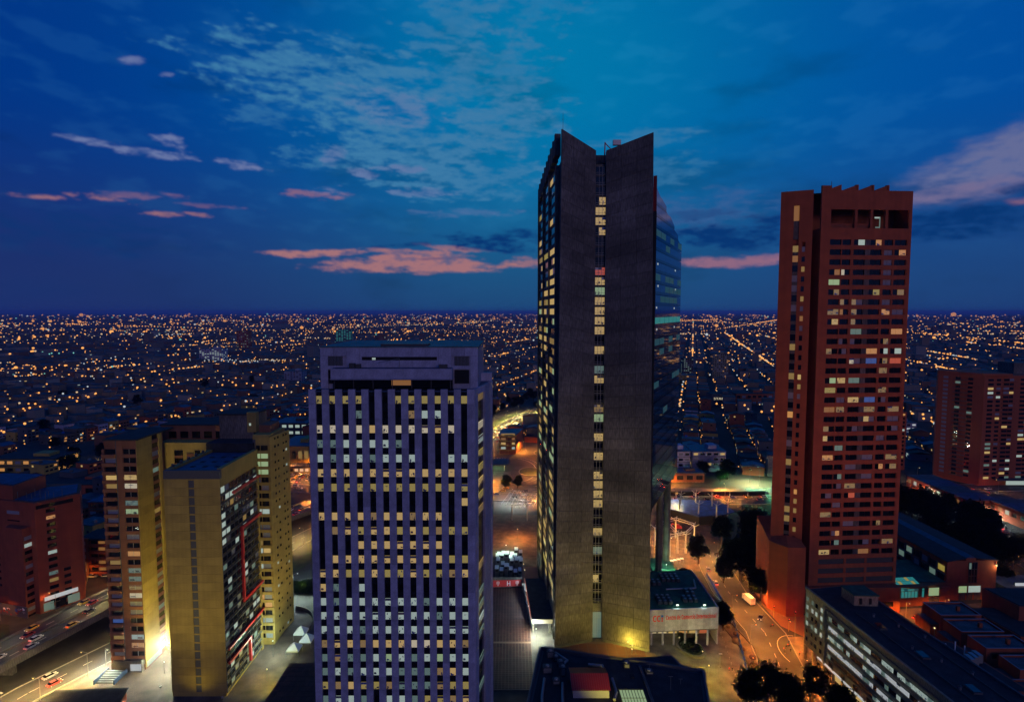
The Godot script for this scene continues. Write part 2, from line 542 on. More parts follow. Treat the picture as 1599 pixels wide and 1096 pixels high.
# one window in a wall frame: lit ones get a room, things in it and a pane in front
func window(parent: Node, f: Transform3D, code: String, x0: float, x1: float, y0: float, y1: float, z: float, rooms := true) -> void:
	var m: String = {".": "glass_black", "-": "glass_dark", "k": "curtain"}.get(code, code)
	var o := fb(parent, "window", m, f, x0, x1, y0, y1, z - 0.06, z)
	if rooms and not code in ".-k":
		fb(o, "pane", "pane", f, x0, x1, y0, y1, z + 0.2, z + 0.215)
		if R.randf() < 0.35:
			return
		var w := x1 - x0
		var h := y1 - y0
		var cm: Mesh = clutter()[R.randi() % 10]
		var dark: String = ["metal_dark", "black", "brick_brown", "tarp_blue", "metal_dark", "metal"][R.randi() % 6]
		piece(o, "furnishing", cm, M[dark], f * Transform3D(Basis.from_scale(Vector3(w * (1.0 if R.randf() < 0.5 else -1.0), h, 1)), Vector3((x0 + x1) / 2, (y0 + y1) / 2, z + 0.12)))

# ------------------------------------------------------------------ the concrete tower
func concrete_tower() -> void:
	var t := thing("concrete_tower", "tall concrete tower with folded front, notched roofline and lit central window strip", "tower", Vector3(32, 0, -207))
	# outline at ground and at the top: A B | C D are the two wings of the front
	var A0 := Vector3(15.7, 0, -205.1)
	var B0 := Vector3(30.3, 0, -209.7)
	var C0 := Vector3(34.0, 0, -209.7)
	var D0 := Vector3(50.4, 0, -202.7)
	var A1 := Vector3(17.3, 187.6, -205.6)
	var B1 := Vector3(29.9, 181.4, -209.9)
	var C1 := Vector3(33.7, 181.4, -209.9)
	var D1 := Vector3(48.9, 185.8, -203.4)
	var k := Vector3(0, 0, -0.45)
	var lo := [A0 + k, B0 + k + Vector3(0, 0, -1.3), C0 + k + Vector3(0, 0, -1.3), D0 + k, Vector3(50.6, 0, -212), Vector3(48, 0, -262), Vector3(12.6, 0, -267.7), Vector3(16.4, 0, -210.5)]
	var hi := []
	for v in [A1 + k, B1 + k + Vector3(0, 0, -1.3), C1 + k + Vector3(0, 0, -1.3), D1 + k, Vector3(49.2, 182, -212), Vector3(47, 178, -262), Vector3(13.0, 178, -267.7), Vector3(17.2, 180, -210.5)]:
		hi.append(Vector3(v.x, 177.0, v.z))
	piece(t, "core", loft(lo, hi), M.concrete_plain, Transform3D())
	# cladding: one panel for each storey and third of a wing
	var rows := 47
	for wing in [[A0, B0, A1, B1], [C0, D0, C1, D1]]:
		for f in rows:
			for c in 3:
				var st := begin()
				var u0 := c / 3.0 + 0.002
				var u1 := (c + 1) / 3.0 - 0.002
				var a := wing_point(wing, u0, f / float(rows) + 0.0002)
				var b := wing_point(wing, u1, f / float(rows) + 0.0002)
				var d := wing_point(wing, u0, (f + 1) / float(rows) - 0.0002)
				var e := wing_point(wing, u1, (f + 1) / float(rows) - 0.0002)
				var n := (b - a).cross(Vector3.UP).normalized() * 0.35
				quad(st, a + n, d + n, e + n, b + n)
				quad(st, a - n, d - n, d + n, a + n)
				quad(st, b + n, e + n, e - n, b - n)
				quad(st, d + n, d - n, e - n, e + n)
				quad(st, a - n, a + n, b + n, b - n)
				piece(t, "concrete_panel", done(st), M["concrete%d" % ([0, 0, 1, 0, 2][R.randi() % 5])], Transform3D())
	# wing ends: solid fins behind the panels, up to the pointed roofline
	for w in [[A0, A1, B0, B1, 1.0], [D0, D1, C0, C1, -1.0]]:
		var st := begin()
		var a0: Vector3 = w[0] + Vector3(0.1 * w[4], 0, -0.4)
		var a1: Vector3 = w[1] + Vector3(0.1 * w[4], -0.1, -0.4)
		var b0: Vector3 = w[2] + Vector3(-0.1 * w[4], 0, -0.4)
		var b1: Vector3 = w[3] + Vector3(-0.1 * w[4], -0.1, -0.4)
		var n := Vector3(0, 0, -1.6)
		quad(st, a0, a1, b1, b0)
		quad(st, a0 + n, b0 + n, b1 + n, a1 + n)
		quad(st, a0, a0 + n, a1 + n, a1)
		quad(st, b0, b1, b1 + n, b0 + n)
		quad(st, a1, a1 + n, b1 + n, b1)
		piece(t, "wing_wall", done(st), M.concrete0, Transform3D())
	fb(t, "plinth", "concrete_plain", face(A0, B0), 0.0, 15.3, 0.0, 1.3, 0.36, 0.6)
	fb(t, "plinth", "concrete_plain", face(C0, D0), 0.0, 17.7, 0.0, 1.3, 0.36, 0.6)
	# central strip of windows
	var code := "DDDhLLhDDDRLGLLLLDLDgLDDwGDWDLDWLLLDDLDgDhhDD"
	var f0 := face(Vector3(30.15, 0, -210.7), Vector3(33.85, 0, -210.7))
	var n := code.length()
	var step := (176.0 - 14.6) / n
	for i in n:
		var y1 := 176.0 - i * step
		var y0 := y1 - step
		fb(t, "spandrel", "black", f0, 0.0, 3.7, y0, y0 + 0.75, -0.3, 0.1)
		var c := code[i]
		for j in 3:
			var m: String = {"D": ".", "L": "W", "G": "G", "R": "E", "W": "W", "w": "w", "g": "c"}.get(c, ".")
			if c == "h":
				m = "W" if R.randf() < 0.6 else "."
			window(t, f0, m, 0.08 + j * 1.2, 1.2 + j * 1.2, y0 + 0.8, y1 - 0.05, -0.1)
			fb(t, "mullion", "mullion", f0, 1.2 + j * 1.2 - 0.03, 1.2 + j * 1.2 + 0.07, y0, y1, 0.1, 0.22)
		fb(t, "transom", "mullion", f0, 0.0, 3.7, y0 + 1.45, y0 + 1.53, 0.12, 0.24)
		fb(t, "sill", "mullion", f0, 0.0, 3.7, y0 + 0.72, y0 + 0.82, 0.12, 0.3)
	for i in 4:
		for j in 4:
			fb(t, "glass_block", "c", f0, 0.1 + j * 0.9, 0.92 + j * 0.9, 1.0 + i * 2.5, 3.4 + i * 2.5, 0.1, 0.25)
	fb(t, "stair_panel", "concrete_plain", f0, 0.0, 3.7, 11.2, 14.5, 0.0, 0.5)
	# left side: three glazed bays between fins, seen along the wall
	var L0 := Vector3(12.6, 0, -267.7)
	var L1 := Vector3(16.4, 0, -210.5)
	var fl := face(L0, L1)
	var long := L0.distance_to(L1)
	for i in 4:
		var x: float = [0.4, 18.5, 37.0, 55.6][i]
		var st_y := 176.5
		fb(t, "fin", "concrete%d" % (i % 3), fl, x, x + 1.5, 0.0, st_y, -0.5, 0.8)
	for i in 43:
		var y0 := 12.0 + i * 3.8
		for b in 3:
			var x0: float = [2.2, 20.3, 38.8][b]
			for s in 2:
				var p := R.randf()
				var lo_f := i < 30
				var m := "-"
				if p < (0.55 if i < 36 else 0.1):
					m = ["W", "W", "w", "Y", "G" if lo_f else "W"][R.randi() % 5]
				fb(t, "window", "glass_dark" if m == "-" else m, fl, x0 + s * 7.9, x0 + s * 7.9 + 7.4, y0 + 0.8, y0 + 3.0, 0.05, 0.15)
			fb(t, "ledge", "concrete1", fl, x0 - 0.6, x0 + 16.2, y0 + 3.05, y0 + 4.55, 0.02, 0.2)
	for i in 9:
		var x := 1.5 + i * 6.2
		var y := 177.0 + (x / long) * 8.0
		fb(t, "parapet_tooth", "concrete1", fl, x, x + 5.4, y - 4.0, y + (2.0 if i % 1 == 0 else 0.0), -1.2, 0.9)
		fb(t, "parapet_tooth", "concrete0", fl, x + 3.6, x + 5.4, y + 2.0, y + 3.6, -1.2, 0.9)
	bx(t, "roof", "roof_dark", 17.4, 48, 177.05, 177.6, -260, -212.2)
	bx(t, "roof_plant_room", "concrete1", 26, 40, 177.6, 182.5, -240, -220)
	# roof crane and lamp mast
	var q := thing("roof_crane", "small window-cleaning crane and red frame on the roof of the concrete tower", "crane", Vector3(37, 177.6, -213))
	bx(q, "cradle", "metal", 36.6, 39.4, 184.2, 186.0, -214.0, -212.6)
	tube(q, "boom", "metal_dark", Vector3(40.5, 183.0, -213.2), Vector3(37.8, 185.6, -213.2), 0.28)
	tube(q, "mast", "metal_dark", Vector3(40.5, 177.6, -213.2), Vector3(40.5, 183.4, -213.2), 0.4)
	tube(q, "red_frame", "red_paint", Vector3(33.5, 177.6, -213), Vector3(33.7, 185.2, -213), 0.22)
	tube(q, "red_frame", "red_paint", Vector3(36.0, 182.6, -213), Vector3(33.7, 184.9, -213), 0.18)
	tube(q, "red_frame", "red_paint", Vector3(36.0, 177.6, -213), Vector3(36.0, 182.8, -213), 0.18)
	var an := thing("roof_antenna", "thin antenna rising from one roof point of the concrete tower", "antenna", Vector3(17.9, 187.0, -206.4))
	tube(an, "mast", "pole", Vector3(17.9, 176.9, -206.9), Vector3(17.9, 193.5, -206.9), 0.10, 0.05)
	tube(an, "crossbar", "pole", Vector3(17.5, 191.3, -206.9), Vector3(18.3, 191.3, -206.9), 0.05)

func wing_point(w: Array, u: float, v: float) -> Vector3:
	var a: Vector3 = w[0].lerp(w[1], u)
	var b: Vector3 = w[2].lerp(w[3], u)
	return a.lerp(b, v)

# ------------------------------------------------------------------ mirror-glass tower behind it
func glass_tower() -> void:
	var t := thing("glass_tower", "dark blue mirror-glass tower with slanted top rising behind the concrete tower", "tower", Vector3(62, 0, -238))
	var N := Vector3(51.9, 50, -210)
	var F := Vector3(76.3, 50, -262)
	# the body follows the slanted roofline
	var lo := [Vector3(51.5, 50, -210.5), Vector3(50.9, 50, -235), Vector3(60, 50, -268), Vector3(75.8, 50, -262.2)]
	lo.reverse()
	var hi := []
	for v in lo:
		var s := clampf((v.z + 210.0) / -52.0, 0.0, 1.1)
		hi.append(Vector3(v.x, 170.0 - s * 15.5, v.z))
	piece(t, "body", loft(lo, hi), M.glass_mirror, Transform3D())
	var f := face(Vector3(N.x, 0, N.z), Vector3(F.x, 0, F.z))
	var long := 57.4
	for i in 30:
		var y0 := 50.4 + i * 4.0
		for b in 6:
			var x0 := b * long / 6.0
			var xa := x0 + 0.06
			var xb := x0 + long / 6.0 - 0.06
			var ya := minf(y0 + 3.85, 170.0 - xa / long * 15.5)
			var yb := minf(y0 + 3.85, 170.0 - xb / long * 15.5)
			if yb < y0 + 1.2:
				continue
			var y1 := yb
			var code := "glass_mirror"
			var p := R.randf()
			if i in [19, 20, 21, 24, 25]:
				code = "t" if p < 0.6 else "glass_mirror"
			if i == 17:
				code = "T" if p < 0.75 else "t"
			if i in [14, 15, 11, 8] and p < 0.45:
				code = "t"
			var pts := [Vector3(xa, y0 + 1.0, 0), Vector3(xa, ya, 0), Vector3(xb, yb, 0), Vector3(xb, y0 + 1.0, 0)]
			var st := begin()
			var k := Vector3(0, 0, 0.14)
			quad(st, pts[0] + k, pts[1] + k, pts[2] + k, pts[3] + k)
			for e in 4:
				quad(st, pts[e], pts[(e + 1) % 4], pts[(e + 1) % 4] + k, pts[e] + k)
			piece(t, "glass_panel", done(st), M.glass_mirror, f)
			if code != "glass_mirror":
				fb(t, "window", code, f, x0 + 0.3, x0 + long / 6.0 - 0.3, y0 + 1.2, y1 - 0.3, 0.14, 0.17)
			fb(t, "spandrel", "glass_blue", f, x0 + 0.06, x0 + long / 6.0 - 0.06, y0 + 0.05, y0 + 0.95, 0.0, 0.12)
	for i in [16, 18, 20, 22]:
		for b in [0, 4]:
			fb(t, "window_lamp", "P", f, b * 9.5 + 2.0 + i % 3, b * 9.5 + 3.2 + i % 3, 53.2 + i * 4.0, 53.9 + i * 4.0, 0.2, 0.26)
	fb(t, "corner_fin", "red_metal", f, -0.9, -0.3, 160.0, 172.5, -1.0, 0.2)
	fb(t, "corner_fin", "black", f, -0.9, -0.2, 50.0, 160.0, -1.0, 0.25)
	# lower storeys standing back under the glass, on columns
	prism(t, "base_wall", "glass_dark", [[52.5, -241], [62, -264], [60, -266], [50.9, -241.5]], 0.0, 50.0)
	for p in [[71.0, -258.0], [64.5, -246.0], [58.8, -262.0]]:
		tube(t, "column", "concrete_plain", Vector3(p[0], 0, p[1]), Vector3(p[0], 50, p[1]), 1.5, 1.5, 14)

# ------------------------------------------------------------------ the white tower with vertical piers
func white_tower() -> void:
	var t := thing("pier_tower", "pale office tower with full-height vertical piers and lit office windows", "tower", Vector3(-28, 0, -145))
	var top := 106.3
	prism(t, "core", "glass_black", [[-46.4, -131.7], [-46.9, -160], [-6.0, -160], [-6.0, -147.6], [-9.2, -131.7]], 0.0, top - 0.6)
	var f := face(Vector3(-46.7, 0, -131.0), Vector3(-8.5, 0, -131.0))
	var pitch := 3.033
	var fl := 3.43
	var rows := [
		"YYYY..YYYYYY w", "...c...wCC.. .", "HHHHWHHHHWH. H", "ccCCCCc..... C", "CcCCcCCC..CC Y", "WWWWWWWWWWWW Y", "YYYYYYYYYYYY W", "...........W Y",
		"WWWWwWWwWW.. w", ".wWYWWYWYwYY .", "...WWWWWWW.. .", ".WWWWWWWWWYY .", "WWYYWYYWYYwW w", "Wc.C........ .", "CcCCCCCCcCCC c", "CCCCCCCCCcCC c",
		"CCCcCCCCCCCC C", "wWWwWWWHHWWw c", "cwccCGCcCGCC .", "cCcCCCcccwWC c", "YwWYYwcccwYY .", "cCCc.CCcYYwW c"]
	for i in 13:
		var x0 := i * pitch
		for r in 31:
			if r > 22 and i > 0:
				continue
			var y1 := top - r * fl
			var y0 := y1 - fl
			if r == 22:
				y0 = 0.0
			elif r > 22:
				continue
			fb(t, "pier_panel", "white%d" % ([0, 0, 1, 0, 2, 0][R.randi() % 6]), f, x0, x0 + 1.60, y0 + 0.02, y1 - 0.02, -0.75, 0.0)
		fb(t, "pier_core", "white1", f, x0 + 0.08, x0 + 1.52, 0.0, top - 0.05, -0.9, -0.1)
	for i in 12:
		var x0 := i * pitch + 1.6
		for r in rows.size():
			var yb := top - r * fl - 3.45
			window(t, f, rows[r][i], x0 + 0.03, x0 + pitch - 1.63, yb + 0.1, yb + 1.85, -0.62)
			fb(t, "spandrel", "glass_dark", f, x0 + 0.02, x0 + pitch - 1.62, yb + 1.9, yb + fl + 0.05, -0.7, -0.56)
	# canted right face
	var g := face(Vector3(-8.47, 0, -131.05), Vector3(-5.0, 0, -147.5))
	fb(t, "cant_wall", "white0", g, 0.0, 2.6, 0.0, top, -0.6, 0.0)
	fb(t, "cant_wall", "white1", g, 8.6, 13.6, 0.0, top, -0.6, 0.0)
	fb(t, "cant_wall", "white0", g, 14.5, 16.8, 0.0, top, -0.6, 0.0)
	fb(t, "cant_glazing", "glass_black", g, 2.6, 8.6, 0.0, top - 1.5, -0.75, -0.45)
	fb(t, "slit", "glass_black", g, 13.6, 14.5, 0.0, top - 2.0, -0.7, -0.4)
	fb(t, "cant_wall", "white2", g, 2.6, 8.6, top - 1.5, top, -0.6, 0.02)
	for r in rows.size():
		var yb := top - r * fl - 3.45
		window(t, g, rows[r][13], 2.7, 8.5, yb + 0.1, yb + 1.85, -0.4)
		if R.randf() < 0.25:
			fb(t, "window", "c", g, 13.65, 14.45, yb + 0.1, yb + 1.8, -0.4, -0.36)
	# terrace, parapet and crown
	prism(t, "terrace", "roof_blue", [[-46.5, -131.2], [-46.9, -160], [-5.4, -160], [-5.4, -147.4], [-8.8, -131.2]], top - 0.6, top - 0.35)
	var cz := -134.6
	var c := face(Vector3(-45.0, 0, cz), Vector3(-8.0, 0, cz))
	var ch := 115.7
	prism(t, "crown", "white1", [[-44.9, cz - 0.3], [-44.9, -163], [-8.1, -163], [-8.1, cz - 0.3]], top - 0.5, ch - 0.5)
	for i in 12:
		if i > 1 and i < 10:
			fb(t, "crown_panel", "white0", c, i * 3.083 + 0.02, (i + 1) * 3.083 - 0.02, 109.6, ch, -0.3, 0.0)
		else:
			fb(t, "crown_panel", "white%d" % (i % 3), c, i * 3.083 + 0.02, (i + 1) * 3.083 - 0.02, 113.7, ch, -0.3, 0.0)
			fb(t, "crown_panel", "white0", c, i * 3.083 + 0.02, (i + 1) * 3.083 - 0.02, 110.6, 111.4, -0.3, 0.0)
			if i in [0, 11]:
				fb(t, "crown_panel", "white0", c, i * 3.083 + (0.02 if i == 0 else 1.3), i * 3.083 + (1.78 if i == 0 else 3.06), top - 0.3, 113.66, -0.28, 0.02)
	for x in [1.8, 31.5]:
		fb(t, "louvre", "grey_panel", c, x, x + 3.4, 111.4, 113.6, -0.25, -0.05)
		for j in 4:
			fb(t, "louvre_bar", "metal_dark", c, x + 0.4 + j * 0.8, x + 0.5 + j * 0.8, 111.4, 113.6, -0.05, 0.03)
		fb(t, "shade_opening", "void", c, x, x + 3.4, 107.2, 110.4, -0.28, -0.06)  # flat box, shade painted in place of depth
	fb(t, "shade_slot", "void", c, 9.8, 27.4, 112.7, 113.5, -0.1, 0.04)  # painted dark for the shade in the slot
	fb(t, "window", "C", c, 12.2, 13.0, 112.8, 113.3, 0.04, 0.08)
	fb(t, "roof", "roof_teal", c, -0.2, 37.2, ch + 0.0, ch + 0.25, -28.5, 0.15)
	fb(t, "roof_hatch", "metal_dark", c, 14.0, 25.0, ch + 0.25, ch + 0.75, -6.0, -1.0)
	# projecting balcony box over a dark recess
	fb(t, "balcony", "white0", c, 3.4, 31.2, 108.75, 111.0, 0.02, 3.3)
	fb(t, "balcony_floor", "roof_blue", c, 3.6, 31.0, 111.0, 111.05, 0.1, 3.1)
	fb(t, "balcony_lip", "white1", c, 3.3, 31.3, 108.5, 108.72, 0.02, 3.6)
	fb(t, "recess_glass", "glass_black", c, 3.4, 31.2, top - 0.3, 108.5, 0.02, 1.6)
	fb(t, "window", "o", c, 17.0, 21.5, 107.0, 108.2, 1.6, 1.65)
	for j in 7:
		fb(t, "recess_mullion", "metal_dark", c, 3.6 + j * 4.5, 3.8 + j * 4.5, top - 0.3, 108.5, 1.6, 1.72)
	# small plant on the balcony
	var e := thing("roof_davit", "thin davit arm and small boxes on the balcony of the pale tower", "davit", Vector3(-28, 111.05, -132))
	tube(e, "arm", "pole", Vector3(-31.0, 112.3, -132.2), Vector3(-26.0, 113.3, -132.2), 0.06)
	tube(e, "post", "pole", Vector3(-26.0, 111.05, -132.2), Vector3(-26.0, 113.3, -132.2), 0.07)
	bx(e, "box", "metal_dark", -37.5, -36.2, 111.05, 112.2, -132.8, -131.8)
	bx(e, "box", "metal_dark", -36.0, -34.9, 111.05, 112.0, -132.8, -131.8)
	bx(e, "box", "metal_dark", -16.8, -14.9, 111.05, 111.9, -132.8, -131.8)
	bx(t, "side_parapet", "white2", -8.4, -5.3, top - 0.35, top + 1.8, -152, -150)

# ------------------------------------------------------------------ the red brick tower
func red_tower() -> void:
	var t := thing("brick_tower", "tall red brick apartment tower with rows of balcony windows and dark vertical groove", "tower", Vector3(132, 0, -238))
	var L := Vector3(108.9, 0, -236.7)
	var G0 := Vector3(119.6, 0, -231.8)
	var G1 := Vector3(122.6, 0, -231.2)
	var E := Vector3(160.4, 0, -233.8)
	var top := 172.3
	prism(t, "core", "brick_red2", [[109.6, -237.4], [121.5, -262], [159.8, -262], [159.8, -234.7], [122.8, -232.1], [122.8, -249], [119.2, -249.4], [119.2, -233.1]], 0.0, 157.2)
	prism(t, "crown_core", "brick_red2", [[116, -243], [122.5, -261.5], [160.2, -261.5], [160.2, -242.5]], 157.2, top - 1.2)
	# left face
	var f := face(L, G0)
	var n1 := L.distance_to(G0)
	fb(t, "brick_wall", "brick_red", f, 0.0, 4.9, 0.0, top, -0.7, 0.0)
	fb(t, "brick_wall", "brick_red", f, 6.9, 8.2, 0.0, top, -0.7, 0.0)
	fb(t, "brick_wall", "brick_red", f, 9.4, n1, 0.0, top, -0.7, 0.0)
	fb(t, "brick_wall", "brick_red", f, 4.9, 6.9, 166.5, top, -0.7, 0.0)
	fb(t, "brick_wall", "brick_red", f, 8.2, 9.4, 152.0, top, -0.7, 0.0)
	var fl := 3.96
	var codes := "wo.kk.k...w.-w-k.O.-k.w.-.-ww.-W.k-.w"
	for i in 33:
		var y := 148.0 - i * fl
		fb(t, "panel", "concrete1", f, 4.9, 6.9, y - 1.4, y, -0.5, -0.1)
		window(t, f, codes[i % codes.length()], 4.9, 6.9, y, y + fl - 1.4, -0.2, false)
		fb(t, "brick_wall", "brick_red2", f, 8.2, 9.4, y - 1.9, y, -0.6, -0.01)
		window(t, f, codes[(i * 5 + 3) % codes.length()], 8.2, 9.4, y, y + fl - 1.9, -0.2, false)
	fb(t, "window", "o", f, 4.9, 6.9, 160.5, 166.5, -0.6, -0.5)
	fb(t, "panel", "concrete1", f, 4.9, 6.9, 153.0, 160.4, -0.5, -0.3)
	# main face
	var m := face(G1, E)
	var W := G1.distance_to(E)
	var cols := [[4.2, 8.8], [9.2, 12.8], [14.0, 18.8], [21.0, 25.8], [26.8, 30.4], [31.2, 36.2]]
	fb(t, "brick_wall", "brick_red", m, 0.0, 4.0, 0.0, top + 1.5, -0.8, 0.0)
	fb(t, "brick_wall", "brick_red", m, W - 1.3, W, 0.0, top - 0.2, -0.8, 0.0)
	fb(t, "brick_wall", "brick_red", m, W - 0.8, W - 0.02, 152.0, top - 1.4, -12.0, -0.82)
	var rows := [
		"..CO..", "....kO", "....k.", "oH..k.", "G...k.", "w..Y.w", ".ww.k-", "wow.Ok", "W.w...", "..c..O", ".k..w.", "w..OCC", "..HBwE", "....w.", "GWc...", "Y...w.", ".kWBk.", "ow.w.w",
		"...W.k", "w.k...", "W...k.", ".c....", "O..k.w", "..k.Ow", ".c.k..", "..w...", "k.E...", ".k....", "w.....", "..k.w.", ".O....", ".c.k.w", "W..o.."]
	for i in 33:
		var y0 := 150.6 - i * fl
		fb(t, "brick_band", "brick_red" if i % 3 else "brick_red2", m, 4.0, W - 1.3, y0 - 1.75, y0, -0.6, 0.02)
		for c in 6:
			var x0: float = cols[c][0]
			var x1: float = cols[c][1]
			var half := x0 + (x1 - x0) * (0.52 if (i + c) % 2 else 0.44)
			var code: String = rows[i][c]
			var other = code if R.randf() < 0.55 else ["-", ".", "-", "k" if R.randf() < 0.3 else "."][R.randi() % 4]
			if R.randf() < 0.5:
				var sw := code
				code = other
				other = sw
			window(t, m, code, x0, half - 0.05, y0, y0 + 2.2, -0.5, code in "HWOwY")
			window(t, m, other, half + 0.05, x1, y0, y0 + 2.2, -0.5, other in "HWOwY")
		if i % 1 == 0:
			for c in 6:
				var x1: float = cols[c][1]
				var x2: float = cols[c + 1][0] if c < 5 else W - 1.3
				fb(t, "window_pier", "brick_red2" if c != 2 else "concrete1", m, x1, x2, y0, y0 + 2.21, -0.58, -0.12)
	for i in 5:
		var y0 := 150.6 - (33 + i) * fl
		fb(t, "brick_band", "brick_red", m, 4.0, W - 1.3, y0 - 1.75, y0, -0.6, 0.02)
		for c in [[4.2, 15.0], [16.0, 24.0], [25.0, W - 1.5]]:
			fb(t, "opening_panel", "metal_dark" if i < 3 else "concrete1", m, c[0], c[1], y0, y0 + 2.2, -0.55, -0.3)  # dark rows: shade of the lower openings put into the panel colour
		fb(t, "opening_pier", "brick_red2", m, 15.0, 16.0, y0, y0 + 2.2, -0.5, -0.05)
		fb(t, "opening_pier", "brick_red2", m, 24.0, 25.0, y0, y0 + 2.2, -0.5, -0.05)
	# crown: open recess between piers
	fb(t, "brick_band", "brick_red", m, 4.0, W - 1.3, 152.8, 157.3, -0.7, 0.0)
	fb(t, "brick_band", "brick_red", m, 4.0, W - 1.3, 164.6, top - 0.2, -0.8, 0.0)
	fb(t, "crown_parapet", "brick_red2", m, 4.0, 22.0, 157.3, 159.2, -1.6, -1.2)
	for x in [14.0, 20.5, 26.8]:
		fb(t, "crown_pier", "brick_red2", m, x, x + 1.1, 157.3, top + 2.0, -1.2, -0.1)
	for x in [8.0, 14.6, 21.0, 27.4]:
		var st := begin()
		var a := m * Vector3(x - 6.0, top - 0.2, -0.1)
		var b := m * Vector3(x, top - 0.2, -0.1)
		var c := m * Vector3(x, top + 2.0, -0.1)
		var k := m.basis.z * -1.2
		tri(st, a, c, b)
		tri(st, a + k, b + k, c + k)
		quad(st, a, a + k, c + k, c)
		quad(st, b, c, c + k, b + k)
		piece(t, "parapet_wedge", done(st), M.brick_red2, Transform3D())
	fb(t, "window", "c", m, 25.2, 25.6, 157.6, 162.0, -1.5, -1.4)
	fb(t, "window", "C", m, 23.2, 25.6, 161.4, 162.0, -1.5, -1.4)
	fb(t, "window", "c", m, 23.6, 25.6, 157.6, 158.1, -1.5, -1.4)
	prism(t, "roof", "roof_dark", [[110.5, -238], [121.8, -261], [159, -261], [159, -236], [123, -233.5]], top - 1.2, top - 1.0)
	tube(t, "roof_mast", "pole", Vector3(131, top - 1, -240), Vector3(131, top + 5, -240), 0.12)
	# wedge-topped plinth at the foot of the left face
	var lo := [Vector3(107.4, 0, -247), Vector3(118.9, 0, -247), Vector3(118.9, 0, -226.8), Vector3(111.7, 0, -227.0), Vector3(107.2, 0, -234)]
	lo.reverse()
	var hi := []
	for v in lo:
		hi.append(Vector3(v.x, 29.0 if v.z > -240 else 35.0, v.z))
	piece(t, "plinth", loft(lo, hi), M.brick_red, Transform3D())
	bx(t, "base_wall", "brick_red2", 119, 160, 0.0, 11.0, -235, -229.6)
	for i in 5:
		bx(t, "base_window", "glass_black", 124 + i * 7, 129 + i * 7, 3.0, 5.0, -229.6, -229.5)

